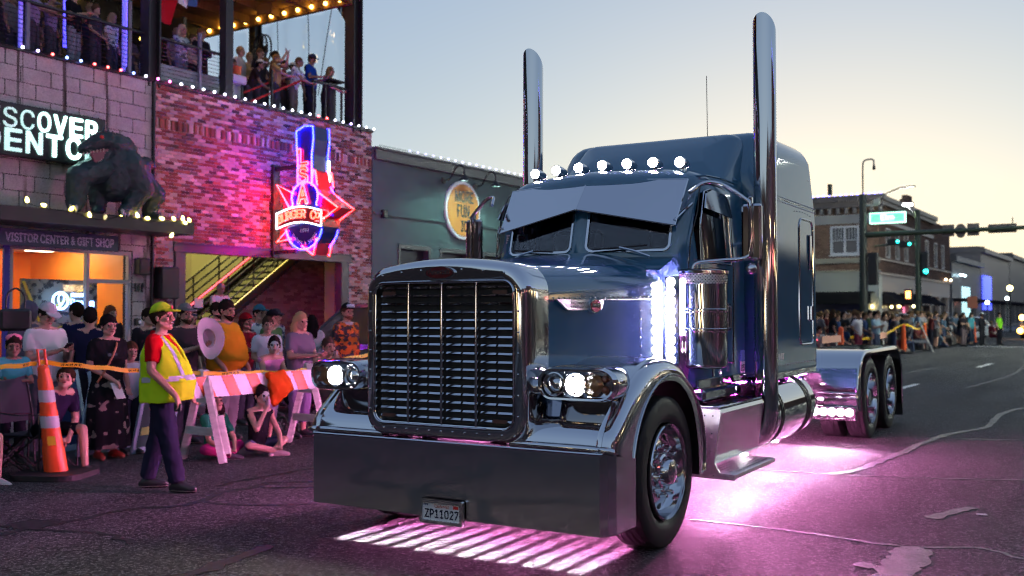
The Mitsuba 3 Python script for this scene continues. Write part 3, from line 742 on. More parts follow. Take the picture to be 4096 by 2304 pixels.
star = Polygon([(-17.62, 4.72), (-17.0, 4.45), (-16.75, 4.62), (-16.42, 4.98), (-16.33, 4.55), (-16.05, 4.30), (-15.62, 4.06), (-16.2, 3.80), (-16.3, 3.5), (-16.42, 3.02), (-16.78, 3.32), (-17.15, 3.50), (-17.62, 3.36), (-17.25, 3.90), (-17.20, 4.15)])
put('star_box', ext_xz(star, Y0 + .02, Y1 - .02), 'gloss', NS, color=(.42, .012, .03), label='red star box behind the guitar')
put('guitar_box', ext_xz(guitar.buffer(.02).buffer(-.02), Y0, Y1), 'gloss', NS, color=(.010, .016, .11), label='navy guitar shaped box')
ban = [(-17.56 + i * .145, 4.02 + .13 * math.sin(PI * i / 10)) for i in range(11)]
banl = [(x, z - .36) for x, z in ban][::-1]
banner = Polygon(ban + banl)
put('banner_box', ext_xz(banner, Y0 - .07, Y1 + .05), 'gloss', NS, color=(.14, .012, .012), label='curved dark red banner')


def neon(pts, y, c, r=.021, w=1.2, close=False, name='neon_tube'):
    p = [(x, y, z) for x, z in pts]
    if close:
        p = p + p[:1]
    put(name, tube(p, r, 6), 'lamp_glass', NS, emit=c, weight=w)


K_ = 32
for y in (Y0 - .035, Y1 + .035):
    f = 1.0 if y < Y0 else .8
    gb = np.array(gbody.exterior.coords)[:-1]
    c = gb[(gb[:, 1] > 4.02) | (gb[:, 1] < 3.70)]
    up = gb[gb[:, 1] > 4.12]
    lw = gb[gb[:, 1] < 3.66]
    for seg, cx in ((up, -16.7), (lw, -16.72)):
        a = np.arctan2(seg[:, 0] - cx, (seg[:, 1] - (4.3 if seg is up else 3.8)) * (1 if seg is up else -1))
        neon(seg[np.argsort(a)], y, BLU * K_ * f)
    neon([(-16.93, 4.7), (-16.93, 5.30), (-16.97, 5.62), (-16.98, 5.93), (-16.72, 6.03), (-16.45, 6.0), (-16.43, 5.70), (-16.48, 5.35), (-16.48, 4.72)], y, BLU * K_ * f)
    sp_ = list(star.exterior.coords)
    for a, b in ((0, 1), (4, 8), (8, 10), (11, 14)):
        pass
    for seg in ([(-17.05, 4.47), (-17.62, 4.72), (-17.22, 4.18)], [(-16.47, 4.62), (-16.43, 5.0), (-16.36, 4.95), (-16.30, 4.62)], [(-16.28, 4.46), (-15.66, 4.07), (-16.10, 3.84)], [(-16.78, 3.24), (-16.42, 3.02), (-16.32, 3.40)], [(-17.28, 3.62), (-17.60, 3.36), (-17.12, 3.42)]):
        neon(seg, y, RED * 62 * f + [0, .03, .02])
for ch, z, h in (('L', 5.12, .36), ('S', 4.68, .38), ('A', 4.22, .40)):
    m = text(ch, h, .01, True, width=.34)
    put('letter', face_ny(m, (-16.76, Y0 - .01, z)), 'gloss', NS, color=(.55, .03, .02))
    from shapely.ops import unary_union
    sl = m.section(plane_origin=[0, 0, .005], plane_normal=[0, 0, 1])
    for pl in sl.discrete:
        q = np.array(pl)[::2]
        neon([(-16.76 + a, z + b) for a, b, _ in q], Y0 - .04, np.array([1, .012, .003]) * 9, .019, .3, True)
neon([(x, z + .0) for x, z in ban], Y0 - .10, WHT * 3, .015, .3)
neon([(x, z) for x, z in banl], Y0 - .10, WHT * 3, .015, .3)
for x, z in (ban[0], ban[-1]):
    neon([(x, z), (x, z - .36)], Y0 - .10, WHT * 3, .015, .1)
for i, ch in enumerate('BURGER CO'):
    if ch != ' ':
        x = -17.44 + i * .148
        t = (x + 17.56) / 1.45
        h = .13 if i == 8 else .19
        m = text(ch, h, .02, True)
        m = mv(m, (0, 0, 0), rz=.28 * math.cos(PI * t))
        put('banner_letter', face_ny(m, (x, Y0 - .075, 3.76 + .13 * math.sin(PI * t) + (.05 if i == 8 else 0))), 'lamp_glass', NS, emit=ORG * 3, weight=.2)
put('banner_dash', bx(-16.30, -16.20, Y0 - .10, Y0 - .08, 3.78, 3.80), 'lamp_glass', NS, emit=ORG * 3, weight=.1)
for i, ch in enumerate('CHEERS & BEERS'):
    if ch != ' ':
        a = math.radians(212 + i * 8.9)
        m = mv(text(ch, .075, .006, True), rz=a + PI / 2)
        put('small_letter', face_ny(m, (-16.72 + .46 * math.cos(a), Y0 - .012, 3.72 + .46 * math.sin(a))), 'plastic', NS, color=(.62, .62, .68))
for i in range(6):
    put('fret', bx(-16.92, -16.87, Y0 - .008, Y0, 3.50 + 0 * i, 3.53) if False else bx(-16.86 + i * .05, -16.845 + i * .05, Y0 - .008, Y0, 3.56, 3.64), 'plastic', NS, color=(.5, .5, .55))
put('white_tube', tube([(-16.44, Y1 + .035, 5.25), (-16.44, Y1 + .035, 4.75)], .022, 6), 'lamp_glass', NS, emit=np.array([.8, 1, .8]) * 5, weight=.2)
put('bracket', cat(bx(-18.0, -17.9, 16.75, 16.95, 3.0, 5.25), bx(-17.95, -16.9, 16.80, 16.90, 5.10, 5.20), bx(-17.95, -17.2, 16.80, 16.90, 3.10, 3.18), bx(-18.0, -17.85, 16.7, 17.0, 4.15, 4.35)), 'steel_dark', NS)

# ================================================================ dinosaur statue on the canopy


def ball(r, p, seg=18, s=(1, 1, 1)):
    return m3.Manifold.sphere(r, seg).scale(s).translate(tuple(float(x) for x in p))


def bone(a, b, ra, rb, seg=16):
    return m3.Manifold.batch_hull([ball(ra, a, seg), ball(rb, b, seg)])


DN = thing('dinosaur_statue', 'dark green roaring dinosaur statue crouching on the shop canopy', 'statue')
W = lambda y, z, x: (x, y, z)  # noqa: E731
parts = [m3.Manifold.batch_hull([ball(.46, W(11.95, 4.42, -17.15)), ball(.44, W(12.25, 4.48, -17.35)), ball(.36, W(11.85, 4.72, -17.1)), ball(.34, W(11.85, 4.15, -17.1))]),
         m3.Manifold.batch_hull([ball(.42, W(12.35, 4.45, -17.4)), ball(.36, W(12.65, 4.35, -17.5))]),
         bone(W(11.98, 4.80, -17.15), W(11.75, 4.90, -17.0), .38, .27), bone(W(11.75, 4.90, -17.0), W(11.60, 4.93, -16.95), .27, .20),
         m3.Manifold.batch_hull([ball(.19, W(11.56, 4.97, -16.93)), ball(.155, W(11.36, 4.92, -16.90)), ball(.11, W(11.14, 4.79, -16.92)), ball(.085, W(11.07, 4.73, -16.94))]),
         m3.Manifold.batch_hull([ball(.12, W(11.58, 4.72, -16.92)), ball(.085, W(11.44, 4.50, -16.90)), ball(.06, W(11.31, 4.36, -16.88))]),
         bone(W(11.55, 4.45, -17.05), W(11.05, 4.22, -17.0), .27, .24), bone(W(11.05, 4.22, -17.0), W(10.98, 3.72, -17.0), .23, .17), bone(W(10.98, 3.70, -17.0), W(10.82, 3.60, -16.85), .15, .09),
         bone(W(12.05, 4.55, -16.95), W(12.28, 4.12, -16.85), .33, .26), bone(W(12.28, 4.12, -16.85), W(12.05, 3.70, -16.92), .25, .15), bone(W(12.05, 3.70, -16.92), W(11.82, 3.63, -16.75), .15, .10),
         bone(W(12.65, 4.35, -17.45), W(12.92, 4.08, -17.3), .32, .24), bone(W(12.92, 4.08, -17.3), W(12.84, 3.70, -17.35), .22, .13), bone(W(12.84, 3.66, -17.35), W(12.94, 3.60, -17.12), .12, .07),
         bone(W(11.7, 4.1, -17.3), W(11.62, 3.75, -17.25), .24, .15), bone(W(11.62, 3.68, -17.25), W(11.45, 3.60, -17.05), .13, .08),
         bone(W(12.7, 4.6, -17.6), W(13.0, 4.78, -17.7), .26, .15), bone(W(13.0, 4.78, -17.7), W(13.22, 4.74, -17.72), .15, .06)]
mm = m3.Manifold.batch_boolean(parts, m3.OpType.Add).refine_to_length(.05)
dm = tri(mm)
trimesh.smoothing.filter_taubin(dm, .5, .53, 10)
vn = dm.vertex_normals
dm.vertices += vn * ((meshkit.fbm(dm.vertices * [5, 22, 16], 3) - .5) * .055)[:, None]
put('body', dm, 'dino_skin', DN, smooth=True)
for i in range(9):
    t = i / 8
    y, z, x = 11.52 + 1.08 * t, 5.14 - .28 * t + .10 * math.sin(PI * t), -16.98 - .5 * t
    put('back_spike', tri(m3.Manifold.batch_hull([ball(.05, (x, y, z - .06), 8), ball(.01, (x - .01, y + .04, z + .08 * (1 - .4 * t)), 6)])), 'dino_skin', DN)
for i in range(7):
    t = i / 6
    for s in (-1, 1):
        put('tooth', mv(trimesh.creation.cone(.016, -.075, sections=6), (-16.90 + s * .06 * (.4 + t), 11.06 + .38 * t, 4.67 + .12 * t)), 'plastic', DN, color=(.5, .46, .38))
    put('tooth', mv(trimesh.creation.cone(.014, .06, sections=6), (-16.84 + .0 * t, 11.30 + .17 * t, 4.42 + .22 * t)), 'plastic', DN, color=(.5, .46, .38))
put('mouth', tri(m3.Manifold.batch_hull([ball(.07, W(11.54, 4.78, -16.90)), ball(.05, W(11.42, 4.60, -16.88)), ball(.035, W(11.2, 4.74, -16.90)), ball(.03, W(11.34, 4.46, -16.87))])), 'plastic', DN, color=(.20, .07, .08))
for s in (-1, 1):
    put('eye', tri(ball(.042, (-16.90 + s * .135, 11.36, 4.99), 12)), 'gloss', DN, color=(.55, .03, .02))
for c in ((-16.72, 11.84), (-16.68, 11.76), (-16.74, 11.92), (-16.82, 10.78), (-16.78, 10.86), (-17.1, 12.96), (-17.05, 12.88)):
    put('claw', tri(m3.Manifold.batch_hull([ball(.04, (c[0], c[1], 3.63), 8), ball(.008, (c[0] + .10, c[1] - .06, 3.52), 6)])), 'plastic', DN, color=(.35, .34, .30))
# ================================================================ the truck
# local axes: x to the viewer's right, y towards its rear, z up; origin under the middle of the bumper
TM = T().translate([-4.122, 5.415, 0]).rotate([0, 0, 1], 2.8)
TRUCK = thing('semi_truck', 'teal semi truck with tall chrome stacks and glowing pink lamps in the street', 'truck')
PINK = np.array([1.0, .30, .72])
MAG = np.array([1.0, .06, .85])


def tk(name, mesh, bsdf, parent=None, **kw):
    return put(name, mesh, bsdf, TRUCK + ('__' + parent if parent else ''), M=TM, **kw)


def mir(m):
    m = m.copy()
    m.apply_transform(np.diag([-1.0, 1, 1, 1]))
    return m


def side(m, s):
    return m if s > 0 else mir(m)


def rr_ring(w, z0, z1, r, crown=0.0, n=9, mid=None):
    "closed ring of (x, z): rounded rectangle of half width w whose top is arched by crown"
    pts = []
    for cx, cz, a0 in ((w - r, z0 + r, -90), (w - r, z1 - r, 0), (-(w - r), z1 - r, 90), (-(w - r), z0 + r, 180)):
        for a in np.radians(np.linspace(a0, a0 + 90, n)):
            pts.append((cx + r * math.cos(a), cz + r * math.sin(a)))
    full = []
    for a, b in zip(pts, pts[1:] + pts[:1]):
        k = max(1, int(np.hypot(b[0] - a[0], b[1] - a[1]) / .09)) if False else 1
        full.append(a)
    q = []
    for i, (a, b) in enumerate(zip(full, full[1:] + full[:1])):
        q.append(a)
        if (i + 1) % n == 0:                       # straight runs between the corners, the same count in every ring
            for t in np.linspace(0, 1, 9)[1:-1]:
                q.append((a[0] + (b[0] - a[0]) * t, a[1] + (b[1] - a[1]) * t))
    q = np.array(q)
    h = np.clip((q[:, 1] - (z0 + z1) / 2) / ((z1 - z0) / 2), 0, 1)
    q[:, 1] += crown * h ** 4 * (1 - (q[:, 0] / w) ** 2)
    return q


def ring3(q, y):
    return np.stack([q[:, 0], np.full(len(q), y), q[:, 1]], 1)


def loft(rings, cap0=False, cap1=False):
    P = np.array(rings)
    m = grid(P, close_v=True)
    ms = [m]
    for c, R in ((cap0, P[0]), (cap1, P[-1])):
        if c:
            k = len(R)
            v = np.vstack([R, R.mean(0)])
            f = [(i, (i + 1) % k, k) for i in range(k)]
            ms.append(trimesh.Trimesh(v, np.array(f), process=False))
    return cat(*ms)


# ---- bumper
bp = Polygon([(-1.225, .42), (-1.225, .12), (-1.20, .045), (-1.165, 0), (1.165, 0), (1.20, .045), (1.225, .12), (1.225, .42), (1.217, .42), (1.217, .122), (1.194, .05), (1.16, .008), (-1.16, .008), (-1.194, .05), (-1.217, .122), (-1.217, .42)])
lip = Polygon([(-1.225, .2), (-1.225, .12), (-1.20, .045), (-1.165, 0), (1.165, 0), (1.20, .045), (1.225, .12), (1.225, .2), (1.15, .1), (-1.15, .1)])
tk('bumper', cat(ext_xy(bp, .262, .765), ext_xy(lip.buffer(.006), .759, .774), ext_xy(lip, .262, .268)), 'chrome')
tk('bumper_rim', tube([(-1.225, .2, .77), (-1.228, .12, .772), (-1.20, .04, .772), (-1.165, -.004, .772), (1.165, -.004, .772), (1.20, .04, .772), (1.228, .12, .772), (1.225, .2, .77)], .009, 6), 'chrome', smooth=50)
# licence plate in its holder
PL = tk('plate_holder', cat(ext_xz(rrect(.345, .165, .012, cx=0, cy=.308).difference(rrect(.305, .118, .01, cx=0, cy=.305)), -.045, -.012), bx(-.16, .16, -.026, -.012, .24, .37)), 'chrome')
pk = PL[len(TRUCK) + 2:]
tk('licence_plate', ext_xz(rrect(.304, .117, .01, cx=0, cy=.305), -.03, -.027), 'plastic', pk, color=(.62, .62, .60), label='white licence plate reading ZP11027')
tk('plate_number', face_ny(text('ZP11027', .056, .002, True, width=.275), (0, -.0305, .262)), 'plastic', pk, color=(.012, .014, .03))
tk('plate_month', face_ny(text('FEB', .014, .002, True), (-.128, -.0305, .343)), 'plastic', pk, color=(.02, .03, .12))
tk('plate_script', face_ny(text('California', .022, .002, False, width=.12), (0, -.0305, .333)), 'plastic', pk, color=(.5, .10, .05))
tk('plate_sticker', bx(.095, .135, -.0325, -.0303, .335, .356), 'plastic', pk, color=(.6, .02, .02))

# ---- grille
shell = [ring3(rr_ring(.665, .80, 1.955, .16, .07), .26), ring3(rr_ring(.668, .80, 1.955, .16, .075), .10), ring3(rr_ring(.664, .80, 1.95, .155, .075), .03),
         ring3(rr_ring(.652, .805, 1.94, .15, .073), -.012), ring3(rr_ring(.635, .812, 1.925, .145, .07), -.033), ring3(rr_ring(.615, .825, 1.905, .13, .065), -.042),
         ring3(rr_ring(.575, .885, 1.868, .085, .01), -.042), ring3(rr_ring(.562, .900, 1.853, .075, .0), -.035), ring3(rr_ring(.556, .906, 1.847, .07, .0), .03)]
GR = tk('grille', loft(shell), 'chrome', smooth=40, label='arched chrome grille surround')
gk = GR[len(TRUCK) + 2:]
tk('screen', bx(-.57, .57, .028, .036, .895, 1.86), 'black_plastic', gk)
rows = np.linspace(.935, 1.825, 17)
for z in rows:
    for c in range(4):
        for h in (0, 1):
            x0 = -.55 + c * .278 + (0.012 if h == 0 else .139 + .008)
            x1 = x0 + .139 - .02
            m = bx(0, x1 - x0, -.0085, .0085, -.004, .004)
            tk('slat', mv(m, (x0, .0, z), rx=math.radians(52)), 'chrome', gk, share=None)
for c in range(3):
    tk('bar', tube([(-.278 + c * .278, -.034, .9), (-.278 + c * .278, -.034, 1.853)], .011, 8), 'chrome', gk, smooth=50)
tk('edge_bead', tube(ring3(rr_ring(.572, .888, 1.864, .082, .005), -.046), .007, 6), 'chrome', gk, smooth=60)
riv = [(x, -.046, .853) for x in np.linspace(-.58, .58, 13)] + [(s * .606, -.044, z) for s in (-1, 1) for z in np.linspace(.98, 1.8, 7)] + [(x, -.044, 1.898 + .05 * (1 - (x / .62) ** 2)) for x in np.linspace(-.5, .5, 7)]
tk('rivets', cat(*[mv(trimesh.creation.icosphere(1, .0075), r) for r in riv]), 'chrome', gk, smooth=True, kind='stuff')
oval = Point(0, 0).buffer(1, quad_segs=12)
bd = TRUCK and tk('badge', cat(ext_xz(affinity.translate(affinity.scale(oval, .118, .044), 0, 1.925), -.062, -.04)), 'chrome', gk, label='oval red badge with chrome script')
tk('badge_face', ext_xz(affinity.translate(affinity.scale(oval, .110, .038), 0, 1.925), -.066, -.061), 'gloss', gk, color=(.09, .004, .008))
tk('badge_script', face_ny(text('Peterbilt', .034, .004, True, width=.178), (0, -.0665, 1.912)), 'chrome', gk)
for sx, zz in ((-1, 1.79), (1, 1.79), (-1, .94), (1, .94)):
    tk('marker_lens', ext_xz(rrect(.11, .024, .01, cx=sx * .455, cy=zz), -.028, -.012), 'gloss', gk, color=(.10, .045, .035))

# ---- hood
ys = np.linspace(.20, 2.02, 14)
hr = []
for y in ys:
    t = (y - .2) / 1.82
    hr.append(ring3(rr_ring(.655 + .115 * t, .86 + .2 * t, 1.94 + .06 * t, .17 - .03 * t, .07 + .10 * t), y))
HD = tk('hood', loft(hr, cap1=True), 'teal_paint', smooth=40, label='long teal hood with rivets along its side')
hk = HD[len(TRUCK) + 2:]


def hood_x(y):
    return .655 + .115 * (y - .2) / 1.82


for s in (1, -1):
    rv = [(s * (hood_x(y) + .001), y, 1.745 + .022 * y) for y in np.linspace(.26, 1.9, 24)]
    rv += [(s * (hood_x(.235) + .002), .235, z) for z in np.linspace(.95, 1.8, 15)] + [(s * (hood_x(1.62) + .001), 1.62, z) for z in np.linspace(1.32, 1.68, 6)]
    tk('rivets', cat(*[mv(trimesh.creation.icosphere(1, .0075), r) for r in rv]), 'chrome', hk, smooth=True, kind='stuff')
    tk('hood_seam', tube([(s * (hood_x(y) + .001), y, 1.728 + .022 * y) for y in np.linspace(.22, 1.98, 9)], .003, 5), 'black_plastic', hk)
    em = [(.30, 1.765), (1.62, 1.775), (1.62, 1.755), (1.05, 1.748), (1.0, 1.70), (.55, 1.690), (.46, 1.693)]
    e = tk('side_emblem', side(ext_yz(Polygon(em), 0, .014).apply_translation([hood_x(.9) - .006, 0, -.02]), s), 'brushed', hk, label='chrome side emblem with a red oval')
    tk('emblem_ribs', side(cat(*[bx(hood_x(.6) + .024, hood_x(.6) + .028, .5, .78, z, z + .004) for z in np.linspace(1.69, 1.725, 5)]), s), 'black_plastic', hk)
    o = ext_yz(affinity.translate(affinity.scale(oval, .092, .052), .86, 1.703), 0, .03).apply_translation([hood_x(.86) - .002, 0, 0])
    tk('emblem_ring', side(o, s), 'chrome', hk)
    o = ext_yz(affinity.translate(affinity.scale(oval, .078, .043), .86, 1.703), 0, .034).apply_translation([hood_x(.86), 0, 0])
    tk('emblem_oval', side(o, s), 'gloss', hk, color=(.16, .004, .012))
    m = text('Peterbilt', .028, .003, True, width=.125)
    m.apply_transform(np.array([[0, 0, 1, 0], [1, 0, 0, 0], [0, 1, 0, 0], [0, 0, 0, 1.0]]))
    if s < 0:
        m.apply_transform(np.diag([1, -1, 1, 1.0]))
    m.apply_translation([hood_x(.86) + .0345, .86, 1.692])
    tk('emblem_script', side(m, s), 'chrome', hk)

# ---- fenders
Fc = curve([(1.70, .45), (1.67, .75), (1.53, 1.06), (1.27, 1.265), (.98, 1.335), (.68, 1.305), (.42, 1.19), (.20, 1.03), (.06, .91), (.012, .80)], 6)
dF = np.gradient(Fc, axis=0)
dF /= np.linalg.norm(dF, axis=1, keepdims=True)
nF = np.stack([dF[:, 1], -dF[:, 0]], 1)          # points outwards
cen = np.array([1.0, .6])
if ((Fc - cen) * nF).sum(1).mean() < 0:
    nF = -nF
prof = [(.52, 0), (.72, .004), (.95, .006), (1.08, .003), (1.13, -.004), (1.142, -.018), (1.155, -.024), (1.166, -.012), (1.19, -.010), (1.215, -.022), (1.235, -.045), (1.248, -.075), (1.252, -.12), (1.25, -.155)]
for s in (1, -1):
    P = np.array([[(x, *(c + n * o)) for x, o in prof] for c, n in zip(Fc, nF)])
    # the side lip narrows towards the front, where the wheel opening lies further back
    op = []
    for c, n in zip(Fc, nF):
        ang = math.atan2(c[1] - .56, c[0] - 1.0)
        op.append((1.0 + .685 * math.cos(ang), .56 + .66 * math.sin(ang)))
    lipP = np.array([[P[i, -1], (1.246, *op[i]), (1.235, op[i][0] + .004, op[i][1])] for i in range(len(Fc))])
    fk = tk('fender', side(cat(grid(P), grid(lipP)), s), 'chrome', smooth=35, label='polished front fender over the wheel')[len(TRUCK) + 2:]
    e = [(x, *(Fc[-1] + nF[-1] * o)) for x, o in prof[:-3]]
    tk('lower_bead', side(tube([(x, y - .004, z) for x, y, z in e], .024, 8), s), 'chrome', fk, smooth=60)
    tk('opening_bead', side(tube([(1.25, *q) for q in op], .009, 6), s), 'chrome', fk, smooth=60)
    liner = np.array([[(x, *(c - n * .05)) for x in (.55, 1.22)] for c, n in zip(Fc, nF)])
    tk('wheel_liner', side(grid(liner), s), 'black_plastic', fk, smooth=35)
    tk('mud_flap', side(bx(.93, 1.19, 1.70, 1.712, .42, .82), s), 'rubber', fk)

# ---- headlights on their pods
for s in (1, -1):
    pod = []
    for y, w, z0, z1, cx, r in ((.02, .262, 1.095, 1.300, .985, .10), (-.002, .256, 1.10, 1.296, .985, .098), (.05, .268, 1.09, 1.305, .985, .102), (.18, .270, 1.09, 1.31, .985, .105), (.32, .25, 1.10, 1.31, .97, .10), (.46, .19, 1.13, 1.30, .95, .085), (.60, .10, 1.17, 1.27, .92, .05), (.66, .03, 1.20, 1.24, .91, .019)):
        q = ring3(rr_ring(w, z0, z1, r), y)
        # the outer end sweeps back
        u = np.clip((q[:, 0] + w) / (2 * w), 0, 1)
        q[:, 1] += .10 * np.clip(u - .62, 0, 1) ** 1.5 * max(0, 1 - y / .5) * 2.2
        q[:, 0] += cx
        pod.append(q)
    inner = []
    for (w, z0, z1, y) in ((.238, 1.113, 1.283, 0.0), (.232, 1.118, 1.278, .06)):
        q = ring3(rr_ring(w, z0, z1, .075), y)
        u = np.clip((q[:, 0] + w) / (2 * w), 0, 1)
        q[:, 1] += .10 * np.clip(u - .62, 0, 1) ** 1.5 * 2.2
        q[:, 0] += .985
        inner.append(q)
    body = loft(pod[2:], cap1=True)
    rim = loft([pod[2], pod[0], pod[1], inner[0], inner[1]], cap1=True)
    H = tk('headlight', side(cat(body, rim), s), 'chrome', smooth=40, label='chrome headlight pod with two round projectors, one lit')
    k = H[len(TRUCK) + 2:]
    lens = inner[0].copy()
    cc = lens.mean(0) - [0, .045, 0]
    P = np.array([lens, lens * .7 + cc * .3 + [0, -.018, 0], lens * .35 + cc * .65 + [0, -.008, 0]])
    v = cat(grid(P, close_v=True), trimesh.Trimesh(np.vstack([P[-1], cc]), np.array([(i, (i + 1) % len(lens), len(lens)) for i in range(len(lens))]), process=False))
    tk('lens', side(v, s), 'clear_glass', k, smooth=True)
    for px, lit in ((.835, False), (.985, True)):
        bowl = mv(lathe([(.0, .05), (.045, .045), (.07, .0), (.078, -.025), (.070, -.027), (.062, -.006)], 28, 'y'), (px, .045, 1.197))
        tk('reflector', side(bowl, s), 'chrome', k, smooth=40)
        ball = mv(lathe([(.0, -.022), (.03, -.016), (.05, 0), (.0, .002)], 24, 'y'), (px, .05, 1.197))
        if lit:
            tk('lamp', side(ball, s), 'lamp_glass', k, emit=np.array([1, .90, .70]) * 900, weight=7, label='lit low beam')
        else:
            tk('lamp', side(ball, s), 'chrome', k, smooth=40)
    tk('turn_lens', side(mv(lathe([(0, 0), (.055, .006), (.075, .03), (.07, .05), (0, .05)], 20, 'y'), (1.085, .035, 1.197), s=None), s), 'gloss', k, color=(.20, .075, .02))
    for zz in (1.165, 1.235):
        tk('side_marker', side(mv(lathe([(0, -.02), (.018, -.012), (.024, .01), (0, .02)], 16, 'y'), (1.168, .075, zz)), s), 'gloss', k, color=(.20, .05, .02), smooth=40)
    tk('mount', side(tube(curve([(.60, .10, 1.16), (.70, .10, 1.17), (.80, .12, 1.18)], 4), [.05] * 9, 10), s), 'chrome', k, smooth=50)

# ---- wheels


def tyre(cx, w, r, tread=True):
    "tyre about the x axis centred at x = cx"
    A = 180
    half = w / 2
    prof = [(-half * .70, .34), (-half * .93, .37), (-half, r - .12), (-half * .97, r - .05), (-half * .86, r - .012), (-half * .80, r)]
    ribs = []
    for k in range(5):
        x0 = -half * .80 + k * (half * 1.6 / 5)
        x1 = x0 + half * 1.6 / 5
        g = .012 * w / .28
        ribs += [(x0 + (g / 2 if k else 0), r if k else r), (x1 - (g / 2 if k < 4 else 0), r)]
        if k < 4:
            ribs += [(x1 - g / 2 + .001, r - .012), (x1 + g / 2 - .001, r - .012)]
    prof = prof[:-1] + ribs + [(-x, z) for x, z in prof[:-1]][::-1]
    th = np.arange(A) * 2 * PI / A
    P = np.zeros((A, len(prof), 3))
    for j, (x, rad) in enumerate(prof):
        rr = np.full(A, rad)
        if rad > r - .001:
            ph = (th * 46 / (2 * PI) + 6.0 * abs(x) + .12 * np.sign(x)) % 1.0
            rr = np.where(ph < .24, rad - .008, rad)
        P[:, j, 0] = cx + x
        P[:, j, 1] = rr * np.cos(th)
        P[:, j, 2] = rr * np.sin(th)
    return grid(P, close_u=True)


def front_wheel(s):
    R = .532
    mt = mv(tyre(1.065, .285, R), (0, 0, 0))
    rot = np.eye(4)
    place = lambda m: mv(m, (0, 1.04, R))  # noqa: E731
    W = tk('front_wheel', side(place(lathe([(.332, 1.215), (.338, 1.205), (.338, 1.19), (.326, 1.188), (.318, 1.19), (.312, 1.165), (.300, 1.130), (.285, 1.115), (.262, 1.118), (.235, 1.128), (.20, 1.142), (.12, 1.150), (.0, 1.15)], 48, 'x')), s), 'chrome', smooth=30, label='polished front wheel with chrome nut covers')
    k = W[len(TRUCK) + 2:]
    tk('tyre', side(place(mt), s), 'rubber', k, smooth=35)
    tk('hub_cap', side(place(lathe([(.125, 1.148), (.122, 1.17), (.105, 1.18), (.098, 1.215), (.085, 1.238), (.05, 1.252), (.0, 1.256)], 32, 'x')), s), 'chrome', k, smooth=35)
    for i in range(10):
        a = i * 2 * PI / 10 + .1
        tk('nut_cover', side(place(mv(lathe([(.026, 1.14), (.026, 1.155), (.0195, 1.16), (.0185, 1.20), (.012, 1.213), (0, 1.215)], 12, 'x'), (0, .168 * math.cos(a), .168 * math.sin(a)))), s), 'chrome', k, smooth=35)
        a += PI / 10
        tk('hand_hole', side(place(mv(lathe([(.0, 1.1285), (.024, 1.1275), (.026, 1.119), (0, 1.118)], 14, 'x'), (0, .252 * math.cos(a), .252 * math.sin(a)))), s), 'black_plastic', k)


for s in (1, -1):
    front_wheel(s)
for y0 in (8.30, 9.66):
    for s in (1, -1):
        R = .53
        place = lambda m: mv(m, (0, y0, R))  # noqa: E731
        k = tk('drive_wheel', side(place(lathe([(.332, 1.215), (.338, 1.205), (.336, 1.19), (.318, 1.188), (.306, 1.10), (.292, 1.05), (.27, 1.02), (.19, 1.01), (.13, 1.015), (.128, 1.15), (.105, 1.185), (.0, 1.19)], 40, 'x')), s), 'chrome', smooth=30, label='deep dish rear wheel')[len(TRUCK) + 2:]
        tk('tyre', side(place(tyre(1.075, .27, R)), s), 'rubber', k, smooth=35)
        tk('inner_tyre', side(place(tyre(.74, .27, R)), s), 'rubber', k, smooth=35)
        for i in range(10):
            a = i * 2 * PI / 10
            tk('nut_cover', side(place(mv(lathe([(.022, 1.01), (.02, 1.06), (0, 1.075)], 8, 'x'), (0, .168 * math.cos(a), .168 * math.sin(a)))), s), 'chrome', k, smooth=35)
    tk('axle', tube([(-1.0, y0, .53), (1.0, y0, .53)], .09, 10), 'black_plastic')
tk('axle', tube([(-1.0, 1.04, .50), (1.0, 1.04, .50)], .06, 10), 'black_plastic')
for s in (1, -1):
    tk('frame_rail', bx(s * .42 - .05, s * .42 + .05, .45, 10.4, .62, .92), 'black_plastic')
tk('radiator', bx(-.5, .5, .30, .42, .9, 1.8), 'black_plastic')
tk('engine', bx(-.45, .45, .5, 2.0, .75, 1.6, .1), 'black_plastic')

# ---- cab
plan = np.array([(0, 1.985), (.80, 2.17), (.93, 2.26), (.99, 2.42), (1.0, 2.65), (1.0, 3.46)])


def cabring(z, dx, dy, dyr=0.0):
    h = np.array([(max(x - dx, 0) if x > .01 else 0, y + dy if y < 3 else y - dyr, z) for x, y in plan])
    return np.vstack([h, h * [-1, 1, 1]])


def cabsolid(d):
    rings = [cabring(1.04 + d, d, d, d), cabring(2.12, d, d, d), cabring(2.74, .035 + d, .16 + d, d)]
    for t in np.radians(np.linspace(12, 88, 9)):
        q = 1 - math.cos(t)
        rings.append(cabring(2.755 + (.180 - d) * math.sin(t), .045 + .34 * q + d, .175 + .40 * q + d, d))
    pts = np.vstack(rings)
    return m3.Manifold.hull_points(pts)


cab = cabsolid(0) - cabsolid(.045)


def man(m):
    return m3.Manifold(m3.Mesh(vert_properties=np.asarray(m.vertices, np.float32), tri_verts=np.asarray(m.faces, np.uint32)))


